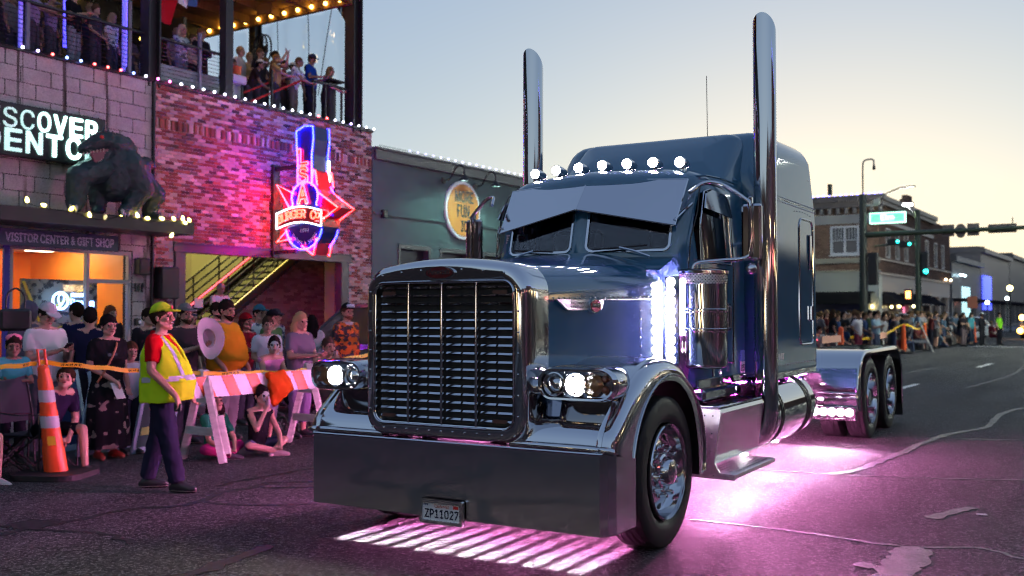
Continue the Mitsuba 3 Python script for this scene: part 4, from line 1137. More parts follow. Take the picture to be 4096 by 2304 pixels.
# windscreens: each half lies in a leaning plane through the V
ax = np.array([.80, .185, 0]) / math.hypot(.80, .185)
upv = np.array([0, .16, .62]) / math.hypot(.16, .62)
nrm = np.cross(ax, upv)
B = np.eye(4)
B[:3, 0], B[:3, 1], B[:3, 2] = ax, upv, nrm
B[:3, 3] = [0, 1.985, 2.12]
ws = rrect(.70, .46, .05, cx=.43, cy=.295)
solid = ext(ws, .30)
solid.apply_translation([0, 0, -.15])
solid.apply_transform(B)
trim_r = ws.buffer(.016).difference(ws.buffer(-.004))
ring = ext(trim_r, .022)
ring.apply_translation([0, 0, -.006])
ring.apply_transform(B)
sheet = ext(ws.buffer(.006), .001)
sheet.apply_translation([0, 0, -.012])
sheet.apply_transform(B)
sw = Polygon([(2.33, 2.10), (2.335, 2.40), (2.46, 2.67), (2.60, 2.705), (2.95, 2.69), (3.03, 2.64), (3.06, 2.10)]).buffer(.03).buffer(-.03)
ssol = ext_yz(sw, .84, 1.1)
for s in (1, -1):
    cab = cab - man(side(solid, s)) - man(side(ssol, s))
CB = tk('cab', tri(cab), 'teal_paint', smooth=24, label='teal cab with a split windscreen')
ck = CB[len(TRUCK) + 2:]
for s in (1, -1):
    tk('windscreen', side(trimesh.Trimesh(*(lambda m: (m.vertices, m.faces))(sheet), process=False), s), 'dark_glass', ck)
    tk('windscreen_trim', side(ring, s), 'chrome', ck)
    g = np.array([(.985 - .03 * max(0, (z - 2.12) / .62), y, z) for y, z in np.array(sw.exterior.coords)[:-1]])
    tk('side_window', side(trimesh.Trimesh(np.vstack([g, g.mean(0)]), np.array([(i, (i + 1) % len(g), len(g)) for i in range(len(g))]), process=False), s), 'dark_glass', ck)
    g2 = [(1.004 - .035 * max(0, (z - 2.12) / .62), y, z) for y, z in np.array(sw.buffer(.015).exterior.coords)]
    tk('side_window_trim', side(tube(g2, .008, 6), s), 'chrome', ck, smooth=60)
    dg = [(2.16, 2.05), (2.16, 1.30), (2.22, 1.22), (3.04, 1.22), (3.12, 1.32), (3.13, 2.55), (3.06, 2.72), (2.95, 2.765), (2.55, 2.765), (2.40, 2.68)]
    dp = curve(dg + dg[:1], 3)
    tk('door_outline', side(tube([(min(1.003, 1.003 - .045 * max(0, (z - 2.12) / .62)) - (.06 if y < 2.3 else (.012 if y < 2.45 else 0)), y, z) for y, z in dp], .006, 5), s), 'steel_dark', ck)
    vt = Polygon([(2.36, 2.51), (2.44, 2.665), (2.60, 2.71), (2.95, 2.695), (3.03, 2.645), (3.05, 2.50), (2.36, 2.53)])
    m = ext_yz(vt, 0, .012)
    m.apply_transform(trimesh.transformations.rotation_matrix(-.14, [0, 1, 0], [0, 0, 2.7]))
    tk('window_visor', side(m.apply_translation([.985, 0, 0]), s), 'chrome', ck)
    tk('door_handle', side(cat(bx(1.0, 1.03, 2.98, 3.01, 1.52, 1.72, .006), bx(1.0, 1.012, 2.96, 3.03, 1.50, 1.74, .004)), s), 'chrome', ck)
    tk('rain_gutter', side(tube([(.80, 2.45, 2.82), (.93, 2.6, 2.84), (.955, 2.9, 2.85), (.955, 3.4, 2.85)], .01, 6), s), 'teal_paint', ck)
    tk('cab_sill', side(bx(.985, 1.012, 2.2, 3.46, 1.03, 1.10), s), 'chrome', ck)
tk('seat', cat(bx(.25, .75, 2.95, 3.10, 1.5, 2.45, .04), bx(.25, .75, 2.55, 3.0, 1.45, 1.6, .04), bx(-.75, -.25, 2.95, 3.10, 1.5, 2.45, .04), bx(-.75, -.25, 2.55, 3.0, 1.45, 1.6, .04), bx(-.9, .9, 2.25, 2.42, 1.6, 2.08, .03)), 'black_plastic', ck)
tk('steering_wheel', mv(trimesh.creation.torus(.21, .016, 24, 8), (.5, 2.58, 2.06), rx=.9), 'black_plastic', ck)
# cowl between hood and windscreen
cw = []
for t in np.linspace(0, 1, 5):
    cw.append([(x, 1.98 + .19 * abs(x) / .80 * t + .06 * t - .10 * (1 - t), 2.03 + .095 * t - .03 * (x / .8) ** 2 * (1 - t)) for x in np.linspace(-.80, .80, 17)])
tk('cowl', grid(np.array(cw)), 'teal_paint', ck, smooth=True)
for s in (1, -1):
    p0 = np.array([s * .66, 2.02, 2.12])
    p1 = np.array([s * .38, 2.035, 2.205]) if s > 0 else np.array([-.46, 2.05, 2.20])
    k = tk('wiper', tube([p0, (p0 + p1) / 2 + [0, -.03, .01], p1], .011, 6), 'chrome', ck, smooth=50)[len(TRUCK) + 2:]
    q = np.array([s * .3, .075, .02])
    tk('wiper_blade', tube([p1 - q * .75 + [0, -.0, 0], p1 + q * .75 + [0, .0, .0]], .008, 5), 'steel_dark', ck)
# sun visor: two plates that meet in a drooping V
vp = np.array([[(0, 2.20, 2.815), (.86, 2.37, 2.785)], [(0, 1.965, 2.535), (.84, 2.11, 2.375)]])
for s in (1, -1):
    gv = np.array([[vp[0, 0] * (1 - a) * (1 - b) + vp[0, 1] * (1 - a) * b + vp[1, 0] * a * (1 - b) + vp[1, 1] * a * b for b in np.linspace(0, 1, 13)] for a in np.linspace(0, 1, 9)])
    hull = cat(grid(gv), grid(gv + [0, .012, .004]), tube(np.vstack([gv[0], gv[:, -1], gv[-1, ::-1], gv[::-1, 0]]) + [0, .006, .002], .007, 5))
    tk('sun_visor', side(hull, s), 'chrome', smooth=30, label='polished drop visor plate above the windscreen')
    tk('visor_bracket', side(tube([(.83, 2.13, 2.42), (.90, 2.36, 2.58)], .012, 6), s), 'chrome')
# placard behind the windscreen, permit sticker on the cab
tk('window_placard', bx(-.86, -.63, 2.262, 2.266, 2.235, 2.375), 'plastic', color=(.55, .5, .52), label='white placard with 12 behind the windscreen')
tk('placard_number', face_ny(text('12', .06, .003, True), (-.70, 2.2615, 2.245)), 'plastic', color=(.02, .02, .02))
tk('placard_logo', ext_xz(affinity.translate(affinity.scale(oval, .042, .022), -.705, 2.34), 2.258, 2.2615), 'plastic', color=(.4, .02, .02))
tk('placard_print', cat(*[bx(-.85, -.765, 2.2585, 2.2615, 2.25 + i * .02, 2.262 + i * .02) for i in range(6)]), 'plastic', color=(.04, .04, .05))
tk('permit_sticker', bx(.995, 1.006, 3.325, 3.44, 1.215, 1.315), 'plastic', color=(.10, .22, .5), label='blue picture sticker')
tk('number_sticker', bx(.995, 1.006, 3.325, 3.44, 1.105, 1.21), 'plastic', color=(.65, .65, .65), label='white sticker with 80')
tk('sticker_number', face_x(text('80', .06, .002, True), (1.0062, 3.382, 1.12)), 'plastic', color=(.02, .02, .02))
# ---- roof lamps
for i in range(7):
    x = -.72 + i * .24
    yy = 2.50 + .10 * abs(x) ** 2
    zz = 2.985 - .035 * x * x
    k = tk('roof_lamp', mv(lathe([(.047, -.005), (.052, .0), (.052, .02), (.046, .09), (.03, .17), (.0, .23)], 20, 'y'), (x, yy, zz)), 'chrome', smooth=40, label=f'bullet lamp number {i + 1} from the left along the cab roof')[len(TRUCK) + 2:]
    tk('lamp', mv(lathe([(0, -.016), (.02, -.014), (.04, -.006), (.045, .0), (0, .002)], 20, 'y'), (x, yy, zz)), 'lamp_glass', k, emit=PINK * 520, weight=1.2)
    tk('foot', bx(x - .02, x + .02, yy + .04, yy + .12, zz - .13, zz - .04, .005), 'chrome', k)
# ---- sleeper
sp = []
for s in (-1, 1):
    for (x, y, z, r) in ((1.10, 3.68, 1.10, .05), (1.10, 5.54, 1.10, .05), (.92, 3.84, 2.9, .22), (.87, 4.10, 3.17, .28), (.87, 5.27, 3.20, .28), (1.08, 5.5, 2.7, .07), (1.08, 3.70, 2.7, .07)):
        sp.append(m3.Manifold.sphere(r, 24).translate((s * x, y, z)))
slp = m3.Manifold.batch_hull(sp)
SL = tk('sleeper', tri(slp), 'teal_paint', smooth=40, label='tall rounded teal sleeper box')
sk = SL[len(TRUCK) + 2:]
cap = m3.Manifold.batch_hull([m3.Manifold.sphere(r, 20).translate((s * x, y, z)) for s in (-1, 1) for x, y, z, r in ((.62, 3.45, 3.02, .10), (.55, 3.62, 3.12, .14), (.70, 3.9, 3.22, .2), (.80, 3.9, 2.8, .2), (.72, 4.3, 3.28, .18), (.8, 3.3, 2.85, .08))])
tk('wind_fairing', tri(cap), 'teal_paint', sk, smooth=40)
tk('gap_filler', bx(-.93, .93, 3.44, 3.72, 1.08, 2.93, .03), 'teal_paint', sk)
for s in (1, -1):
    X = 1.151
    tk('seam', side(bx(X - .004, X + .0025, 3.70, 5.54, 2.775, 2.783), s), 'steel_dark', sk)
    rv = [(s * X, y, z) for z in (2.755, 2.80, 1.145) for y in np.linspace(3.74, 5.5, 30)] + [(s * X, y, 2.70 + .02 * math.sin((y - 4.6) * 4)) for y in np.linspace(4.66, 5.3, 7)]
    tk('rivets', cat(*[mv(trimesh.creation.icosphere(1, .007), r) for r in rv]), 'chrome', sk, smooth=True, kind='stuff')
    dr_ = np.array(rrect(.56, 1.32, .10, cx=5.12, cy=1.99).exterior.coords)
    tk('locker_door', side(tube([(X, y, z) for y, z in dr_], .011, 6), s), 'chrome', sk, smooth=50, label='rounded locker door outline')
    tk('door_latch', side(cat(bx(X, X + .02, 5.22, 5.30, 2.12, 2.50, .008)), s), 'chrome', sk)
    tk('door_latch', side(cat(bx(X, X + .03, 5.26, 5.30, 1.58, 1.74, .008)), s), 'chrome', sk)
    tk('side_vent', side(mv(bx(-.02, .02, -.06, .06, -.14, .14, .015), (1.105, 5.24, 3.20), ry=-.22), s), 'chrome', sk)
    tk('skirt', side(bx(1.125, 1.143, 3.70, 5.56, 1.015, 1.098, .003), s), 'chrome', sk)
    tk('number_mark', side(cat(*[bx(X, X + .002, 3.98 + i * .065, 4.03 + i * .065, 1.20, 1.26) for i in range(4)]), s), 'plastic', sk, color=(.5, .5, .5))
tk('antenna', tube([(.4, 4.17, 3.42), (.4, 4.15, 4.09)], .004, 5), 'steel_dark', sk)
# ---- exhaust stacks
for s in (1, -1):
    st = curve([(s * .78, 3.36, .50), (s * .98, 3.37, .50), (s * 1.12, 3.38, .54), (s * 1.19, 3.395, .64), (s * 1.22, 3.40, .80)], 6)
    st = np.vstack([st, [(s * 1.22, 3.40, z) for z in (1.2, 2.2, 3.4, 4.6)]])
    m = man(tube(st, .1035, 40))
    cut = m.trim_by_plane((0, -.78, -.62), -.78 * 3.40 - .62 * 4.30)
    tk('exhaust_stack', tri(cut), 'chrome', smooth=30, label='right hand chrome exhaust stack' if s > 0 else 'left hand chrome exhaust stack')
    tk('stack_clamp', cat(mv(lathe([(.104, 0), (.109, 0), (.109, .03), (.104, .03)], 32), (s * 1.22, 3.40, 2.2)), mv(lathe([(.104, 0), (.109, 0), (.109, .03), (.104, .03)], 32), (s * 1.22, 3.40, 1.3)), tube([(s * 1.0, 3.46, 2.3), (s * 1.18, 3.43, 2.3)], .02, 6)), 'chrome', smooth=40)
# ---- air cleaners with their lamps
for s in (1, -1):
    cx, cy, r = 1.03, 2.27, .192
    prof = [(0, 1.20), (r - .05, 1.20), (r - .012, 1.215), (r, 1.24), (r, 1.50), (r + .004, 1.505), (r + .004, 1.525), (r, 1.53), (r, 1.66), (r + .004, 1.665), (r + .004, 1.685), (r, 1.69), (r, 1.885), (r + .002, 1.89), (r + .002, 1.97), (r + .012, 1.975), (r + .012, 2.0), (r - .01, 2.015), (0, 2.02)]
    k = tk('air_cleaner', mv(lathe(prof, 48), (s * cx, cy, 0)), 'chrome', smooth=35, label='chrome air cleaner canister beside the cab')[len(TRUCK) + 2:]
    tk('perforated_band', mv(lathe([(r + .0025, 1.892), (r + .0025, 1.968)], 48), (s * cx, cy, 0)), 'brushed', k, smooth=True)
    dots = []
    for j in range(6):
        for i in range(44):
            a = (i + .5 * (j % 2)) / 44 * 2 * PI
            dots.append(mv(trimesh.creation.icosphere(0, .0055), (s * cx + (r + .003) * math.cos(a), cy + (r + .003) * math.sin(a), 1.897 + j * .0135)))
    tk('perforations', cat(*dots), 'black_plastic', k, kind='stuff')
    tk('strap', cat(tube([(s * (cx - .10), cy + .05, 1.22), (s * (cx - .10), cy + .05, 1.12)], .015, 6), tube([(s * (cx + .08), cy, 1.21), (s * (cx + .08), cy, 1.13)], .012, 6)), 'chrome', k)
    lp = tk('lamp_panel', bx(s * .845 - .062, s * .845 + .062, 2.035, 2.055, 1.23, 1.955, .006), 'chrome')[len(TRUCK) + 2:]
    for i in range(9):
        z = 1.272 + i * .0795
        tk('lamp', mv(lathe([(0, -.018), (.024, -.016), (.037, -.006), (.0395, .0), (0, .004)], 18, 'y'), (s * .835, 2.033, z)), 'lamp_glass', lp, emit=PINK * 700, weight=1.2)
    tk('lamp_strip', bx(s * (cx - .135) - .016, s * (cx - .135) + .016, 2.10, 2.118, 1.24, 1.93), 'lamp_glass', k, emit=PINK * 150, weight=2, label='glowing lamp strip down the front of the air cleaner')
# ---- mirrors
for s in (1, -1):
    p = curve([(.955, 2.16, 2.645), (1.03, 2.30, 2.735), (1.16, 2.37, 2.72), (1.33, 2.43, 2.60), (1.37, 2.44, 2.53), (1.37, 2.44, 2.20), (1.335, 2.43, 2.11), (1.15, 2.30, 2.085), (1.01, 2.16, 2.06), (.985, 2.13, 1.99)], 5)
    k = tk('mirror_arm', side(tube(p, .0165, 10), s), 'chrome', smooth=60, label='chrome tube mirror arm')[len(TRUCK) + 2:]
    tk('mirror', side(bx(1.285, 1.455, 2.47, 2.53, 2.09, 2.56, .02), s), 'chrome', k, smooth=20)
    tk('mirror_face', side(bx(1.295, 1.445, 2.53, 2.534, 2.10, 2.55), s), 'black_plastic', k)
    tk('spot_mirror', side(mv(trimesh.creation.icosphere(2, .045), (1.37, 2.47, 2.02)), s), 'chrome', k, smooth=True)
    tk('mirror_knob', side(cat(bx(1.35, 1.38, 2.46, 2.51, 2.56, 2.62, .008)), s), 'chrome', k)
# ---- battery box, steps, tanks
for s in (1, -1):
    pp = Polygon([(.78, .36), (1.10, .345), (1.375, .345), (1.375, .385), (1.25, .392), (1.205, .47), (1.262, .86), (1.252, .89), (.80, .90)])
    k = tk('step_box', side(ext_xz(pp.intersection(sbox(.7, .46, 1.3, 1.0)), 2.03, 3.18), s), 'chrome', label='polished step box below the door')[len(TRUCK) + 2:]
    tk('end_plate', side(ext_xz(pp, 2.0, 2.03), s), 'brushed', k)
    tk('step_tread', side(bx(1.03, 1.375, 2.03, 3.12, .352, .388, .004), s), 'brushed', k)
    for i in range(6):
        tk('tread_slot', side(bx(1.105 + i * .042, 1.127 + i * .042, 2.12 + .06 * (i % 2), 3.04, .388, .3895), s), 'black_plastic', k)
    tk('box_lid', side(cat(bx(.86, 1.245, 2.02, 3.18, .892, .912, .006), bx(1.225, 1.238, 2.03, 3.18, .765, .772)), s), 'chrome', k)
    tk('rivets', side(cat(*[mv(trimesh.creation.icosphere(1, .007), (x, 1.998, z)) for x, z in ((1.13, .84), (1.20, .84), (1.13, .70), (1.19, .70), (1.12, .56), (1.18, .56), (1.12, .44), (1.22, .44), (1.32, .37), (1.2, .37))]), s), 'chrome', k, smooth=True, kind='stuff')
    tk('upper_box', side(bx(.70, 1.08, 2.15, 3.1, .93, 1.03, .02), s), 'chrome')
    tk('glow_strip', side(tube([(1.03, 2.0, 1.022), (1.03, 3.4, 1.022)], .009, 6), s), 'lamp_glass', emit=MAG * 40, weight=1, label='magenta light strip below the cab')
    tk('glow_strip', side(tube([(1.06, 3.75, .995), (1.06, 5.45, .995)], .008, 6), s), 'lamp_glass', emit=MAG * 70, weight=1.5, label='magenta light strip below the sleeper')
    R = .335
    k = tk('fuel_tank', side(mv(lathe([(0, 3.62), (R - .03, 3.62), (R, 3.66), (R, 5.06), (R - .01, 5.10), (R - .10, 5.16), (0, 5.18)], 48, 'y'), (.92, 0, .70)), s), 'chrome', smooth=35, label='round chrome fuel tank')[len(TRUCK) + 2:]
    for yy in (3.78, 3.84, 4.72, 4.78, 4.84):
        tk('tank_strap', side(mv(lathe([(R + .001, yy), (R + .008, yy), (R + .008, yy + .022), (R + .001, yy + .022)], 48, 'y'), (.92, 0, .70)), s), 'black_plastic', k, smooth=35)
    tk('tank_cap', side(mv(lathe([(0, .03), (.05, .03), (.055, 0)], 16), (1.0, 4.4, 1.02)), s), 'chrome', k)
# ---- rear deck and fenders
tk('deck_plate', cat(bx(-.75, .75, 5.6, 7.3, .92, .95), bx(-.5, .5, 8.4, 9.4, .95, 1.06, .03)), 'chrome')
for s in (1, -1):
    f = curve([(7.27, .44), (7.27, .62), (7.30, .82), (7.40, 1.03), (7.58, 1.15), (7.85, 1.19), (8.4, 1.195), (9.4, 1.195), (9.95, 1.185), (10.2, 1.10), (10.36, .95), (10.44, .70), (10.46, .30)], 4)
    d = np.gradient(f, axis=0)
    d /= np.linalg.norm(d, axis=1, keepdims=True)
    nn = np.stack([-d[:, 1], d[:, 0]], 1)
    pr = [(.55, 0), (1.20, 0), (1.235, -.008), (1.25, -.03), (1.252, -.06), (1.24, -.062)]
    P = np.array([[(x, *(c + q * o)) for x, o in pr] for c, q in zip(f, nn)])
    k = tk('rear_fender', side(grid(P), s), 'chrome', smooth=35, label='full length polished rear fender')[len(TRUCK) + 2:]
    bead = [c + q * -.02 for c, q in zip(f, nn)]
    tk('fender_rib', side(tube([(.58, 7.262, .655), (1.22, 7.262, .655)], .018, 8), s), 'chrome', k, smooth=60)
    tk('fender_rib', side(tube([(.58, 7.258, .60), (1.22, 7.258, .60)], .012, 8), s), 'chrome', k, smooth=60)
    tk('mud_flap', side(bx(.58, 1.24, 10.46, 10.475, .12, .9), s), 'rubber', k)
    lb = tk('lamp_bar', side(cat(bx(.66, 1.235, 7.15, 7.20, .345, .50, .006), bx(.66, 1.235, 7.13, 7.20, .33, .35)), s), 'chrome', label='chrome bar with four bright lamps ahead of the rear wheels')[len(TRUCK) + 2:]
    for i in range(5):
        tk('lamp', side(mv(lathe([(0, -.02), (.03, -.018), (.046, -.006), (.05, .0), (0, .004)], 20, 'y'), (.735 + i * .105, 7.148, .428)), s), 'lamp_glass', lb, emit=PINK * 600, weight=1.2)
tk('cross_member', bx(-.42, .42, 10.3, 10.4, .62, .9), 'black_plastic')
tk('undertray', bx(-1.0, 1.0, 3.5, 5.5, .98, 1.0), 'black_plastic')
# ---- lamps under the truck: a row behind the bumper with fins added to streak its light, rock lights along the frame
LB = tk('ground_lamp_bar', cat(bx(-1.12, 1.12, .090, .105, .2685, .51), bx(-1.12, 1.12, .105, .17, .503, .51)), 'black_plastic')[len(TRUCK) + 2:]
row = []
for i in range(12):
    x = -.96 + i * .1745
    q = np.array([(x - .016, .112, .495), (x - .016, .175, .495), (x + .016, .175, .495), (x + .016, .112, .495)])
    row.append(trimesh.Trimesh(q, np.array([(0, 1, 2), (0, 2, 3)]), process=False))
    for e in (-.026, .026):
        tk('streak_fin', bx(x + e - .0015, x + e + .0015, .106, .80, .29, .502), 'black_plastic', LB)  # unseen fins, added to cut the lamp light into streaks on the road
tk('lamps', cat(*row), 'lamp_glass', LB, emit=PINK * [1, .72, .9] * 30000, weight=90, kind='stuff')
for (x, y, z, w) in ((1.05, 2.35, .335, 40), (-1.05, 2.35, .335, 40), (1.05, 2.9, .335, 60), (-1.05, 2.9, .335, 60), (1.0, 3.42, .36, 130), (-1.0, 3.42, .36, 130), (.95, 4.6, .345, 170), (-.95, 4.6, .345, 170), (.45, 4.4, .60, 260), (-.45, 4.4, .60, 260), (.45, 5.9, .60, 300), (-.45, 5.9, .60, 300), (.9, 6.75, .62, 300), (-.9, 6.75, .62, 300)):
    tk('ground_lamp', mv(lathe([(0, -.014), (.03, -.012), (.04, .0), (.0, .012)], 14), (x, y, z)), 'lamp_glass', emit=PINK * [1, .8, .9] * w * 24, weight=4 if x > 0 else 2)
# ================================================================ people
def unit(v):
    v = np.asarray(v, float)
    return v / (np.linalg.norm(v) + 1e-12)


def rotm(yaw=0, pitch=0, roll=0):
    cy, sy, cp, sp, cr, sr = math.cos(yaw), math.sin(yaw), math.cos(pitch), math.sin(pitch), math.cos(roll), math.sin(roll)
    return np.array([[cy, -sy, 0], [sy, cy, 0], [0, 0, 1]]) @ np.array([[1, 0, 0], [0, cp, sp], [0, -sp, cp]]) @ np.array([[cr, 0, sr], [0, 1, 0], [-sr, 0, cr]])


ARMS = {  # elbow and wrist of the +x side, a standing figure of 1.75 m that looks along +y; hand direction
    'down': ((.225, -.03, 1.14), (.235, .05, .90), (0, .15, -1)),
    'cross': ((.235, .04, 1.15), (-.06, .22, 1.17), (-1, .2, .1)),
    'phone': ((.225, .05, 1.14), (.07, .30, 1.22), (-.35, 1, .35)),
    'low': ((.22, .0, 1.14), (.06, .20, .98), (-.5, .6, -.5)),
    'up': ((.24, .24, 1.46), (.10, .30, 1.68), (-.2, .1, 1)),
    'rail': ((.24, .26, 1.17), (.12, .46, 1.12), (-.5, 1, 0)),
    'hip': ((.34, -.04, 1.17), (.20, .08, 1.02), (-1, .1, -.3)),
    'mouth': ((.25, .26, 1.22), (.05, .20, 1.46), (-.5, -.3, .6)),
    'hold': ((.23, .06, 1.15), (.14, .30, 1.16), (-.6, .8, .1)),
    'knees': ((.24, .20, 1.10), (.10, .40, .98), (-.6, .6, -.4)),
}
LEGS = {
    'stand': (((.085, 0, .93), (.10, .02, .49), (.105, -.02, .085)),) * 2,
    'stride': (((.085, 0, .93), (.10, .17, .50), (.10, .20, .085)), ((.085, 0, .93), (.10, -.03, .49), (.11, -.22, .10))),
    'sit': (((.09, 0, .93), (.13, .43, .93), (.12, .45, .50)),) * 2,
    'sit_wide': (((.09, 0, .93), (.19, .42, .95), (.17, .50, .52)),) * 2,
    'ground': (((.10, 0, .93), (.34, .24, .97), (-.02, .40, .87)), ((.10, 0, .93), (.34, .22, .99), (.06, .30, .87))),
    'apart': (((.085, 0, .93), (.11, .10, .50), (.12, .19, .085)), ((.085, 0, .93), (.11, -.08, .49), (.12, -.19, .085))),
    'kneelean': (((.085, 0, .93), (.12, .20, .55), (.10, -.05, .10)), ((.085, 0, .93), (.10, .02, .49), (.10, -.04, .085))),
}


def build_person(h=1.75, girth=1.0, arms=('down', 'down'), legs='stand', lean=0.0, twist=0.0, head=(0, 0, 0), top=(.3, .3, .3), sleeve='short', bottom=(.05, .05, .07),
                 low='pants', shoes=(.03, .03, .03), skin=(.38, .22, .16), hair=(.02, .014, .01), style='short', hat=None, hatc=(.5, .5, .5), beard=None, top_mat='cloth', low_mat='cloth',
                 belly=0.0, drop=0.0, child=False, lod=1, face_paint=False, vest=None, bust=0.0):
    "list of (part name, mesh, colour, material, smooth) of one continuous body and its clothes, feet at z = 0 before drop"
    sg = 12 if lod else 8
    S = h / 1.75
    hs = 1.24 if child else 1.08                       # a child's head is larger for its height
    k = (.92 + .08 * girth)
    hip = np.array([0, 0, .93])

    def upper(p):
        p = np.asarray(p, float) - hip
        return rotm(twist, lean) @ p + hip
    sh = [upper((s * .178 * k, 0, 1.415)) for s in (1, -1)]
    el, wr, hd = [], [], []
    for s, a in zip((1, -1), arms):
        e, w, d = ARMS[a] if isinstance(a, str) else a
        el.append(upper((s * (e[0] + .05 * (girth - 1)), e[1], e[2])))
        wr.append(upper((s * w[0], w[1] + .10 * (girth - 1) + belly * .5, w[2])))
        hd.append(unit(rotm(twist, lean) @ np.array([s * d[0], d[1], d[2]])))
    hipj, kn, an = [], [], []
    for s, (a, b, c) in zip((1, -1), LEGS[legs]):
        hipj.append(np.array([s * a[0] * k, a[1], a[2]]))
        kn.append(np.array([s * b[0], b[1], b[2]]))
        an.append(np.array([s * c[0], c[1], c[2]]))
    neck, hc = upper((0, .0, 1.475)), upper((0, .025, 1.625 if not child else 1.64))
    HR = rotm(twist * .5) @ rotm(*head)

    def hp(p, sc=1.0):
        return hc + HR @ (np.asarray(p, float) * hs * sc)

    def bl(r, p, s=None):
        m = m3.Manifold.sphere(r, sg)
        return (m.scale(s) if s is not None else m).translate(tuple(float(x) for x in p))

    def eb(rx, p, R):
        "ellipsoid of radii rx turned by R"
        m = m3.Manifold.sphere(1, sg).scale(tuple(rx))
        M = np.hstack([R, np.asarray(p, float)[:, None]])
        return m.transform(M)

    def bn(a, b, ra, rb):
        return m3.Manifold.batch_hull([bl(ra, a), bl(rb, b)])
    UR = rotm(twist, lean)
    g = girth
    out = []
    # ---- the body: one surface
    B = [bn(neck - UR @ [0, 0, .03], hc - HR @ [0, .0, .05], .058 * k, .052 * k)]
    B.append(eb(np.array([.074, .094, .108]) * hs, hp((0, -.005, .028)), HR))
    B.append(m3.Manifold.batch_hull([bl(.05 * hs, hp((0, .02, -.04))), bl(.026 * hs, hp((0, .066, -.088))), bl(.03 * hs, hp((.045, .01, -.05))), bl(.03 * hs, hp((-.045, .01, -.05)))]))
    if lod:
        B.append(m3.Manifold.batch_hull([bl(.009 * hs, hp((0, .092, .018))), bl(.014 * hs, hp((0, .106, -.018))), bl(.012 * hs, hp((.014, .092, -.022))), bl(.012 * hs, hp((-.014, .092, -.022)))]))
        B.append(m3.Manifold.batch_hull([bl(.010 * hs, hp((.045, .072, .036))), bl(.010 * hs, hp((-.045, .072, .036))), bl(.010 * hs, hp((0, .086, .034)))]))
        B.append(eb(np.array([.026, .012, .015]) * hs, hp((0, .084, -.052)), HR))
        for s in (1, -1):
            B.append(eb(np.array([.010, .020, .030]) * hs, hp((s * .078, -.008, -.002)), HR))
            B.append(bl(.022 * hs, hp((s * .040, .064, -.018))))
    tors = [eb((.150 * g, .105 * g + belly * .5, .11), upper((0, .01 + belly * .3, 1.02)), UR), eb((.165 * g, .108 * g, .13), upper((0, 0, 1.27)), UR), eb((.145 * g, .10 * g, .10), (0, 0, .93), np.eye(3))]
    B.append(m3.Manifold.batch_hull([tors[0], tors[2]]))
    B.append(m3.Manifold.batch_hull([tors[0], tors[1]]))
    B.append(m3.Manifold.batch_hull([tors[1], bl(.062, sh[0]), bl(.062, sh[1]), bl(.06, neck - UR @ [0, 0, .02])]))
    af = .9 + .1 * g
    for i in (0, 1):
        B.append(bn(sh[i], el[i], .054 * af * g ** .3, .042 * af))
        B.append(bn(el[i], wr[i], .042 * af, .028 * af))
        d = hd[i]
        side_ = unit(np.cross(d, [0, 0, 1.0] if abs(d[2]) < .8 else [0, 1.0, 0]))
        pn = np.cross(side_, d)
        palm = wr[i] + d * .05
        B.append(m3.Manifold.batch_hull([bl(.024, wr[i] + d * .005), bl(.017, wr[i] + d * .085 + side_ * .026), bl(.017, wr[i] + d * .085 - side_ * .026), bl(.018, palm)]))
        if lod:
            s = 1 if i == 0 else -1
            for q, (off, ln) in enumerate(((-.027, .062), (-.009, .072), (.009, .068), (.026, .052))):
                a = wr[i] + d * .09 + side_ * off
                b = a + (d * .86 - pn * .5 * s) * ln * .5
                c = b + (d * .45 - pn * .9 * s) * ln * .5
                B.append(m3.Manifold.batch_hull([bl(.0095, a), bl(.0088, b)]))
                B.append(m3.Manifold.batch_hull([bl(.0088, b), bl(.0075, c)]))
            a = wr[i] + d * .035 + side_ * .022 * (-s)
            b = a + (d * .6 - side_ * .75 * s - pn * .3 * s) * .04
            B.append(m3.Manifold.batch_hull([bl(.013, a), bl(.0105, b)]))
            B.append(m3.Manifold.batch_hull([bl(.0105, b), bl(.009, b + d * .032)]))
        B.append(bn(hipj[i], kn[i], .082 * g ** .6, .056 * g ** .3))
        cal = kn[i] * .7 + an[i] * .3 + (np.array([0, -.015, 0]) if legs.startswith('st') else 0)
        B.append(m3.Manifold.batch_hull([bl(.054 * g ** .3, kn[i]), bl(.054 * g ** .3, cal)]))
        B.append(bn(cal, an[i], .054 * g ** .3, .037))
    body = m3.Manifold.batch_boolean(B, m3.OpType.Add)

    def done(m, L, it=6):
        if m.is_empty():
            return None
        t = tri(m.refine_to_length(L))
        if it:
            t.merge_vertices()
            trimesh.smoothing.filter_taubin(t, .5, .53, it)
        return t
    L = .026 if lod else .07
    out.append(('body', done(body, L, 7 if lod else 3), skin, 'skin'))
    # ---- clothes
    c = .014
    T_ = []
    T_.append(m3.Manifold.batch_hull([eb((.152 * g + c, .107 * g + c + belly * .5, .12), upper((0, .01 + belly * .3, 1.02)), UR), eb((.150 * g + c, .106 * g + c, .06), np.array([0, .0, .91]) if lean < .35 else upper((0, .0, .94)), np.eye(3) if lean < .35 else UR)]))
    T_.append(m3.Manifold.batch_hull([eb((.152 * g + c, .107 * g + c + belly * .5, .12), upper((0, .01 + belly * .3, 1.02)), UR), eb((.168 * g + c, .112 * g + c, .13), upper((0, .01, 1.27)), UR)]))
    T_.append(m3.Manifold.batch_hull([eb((.168 * g + c, .112 * g + c, .13), upper((0, .01, 1.27)), UR), bl(.068, sh[0]), bl(.068, sh[1]), bl(.066, neck - UR @ [0, 0, .035])]))
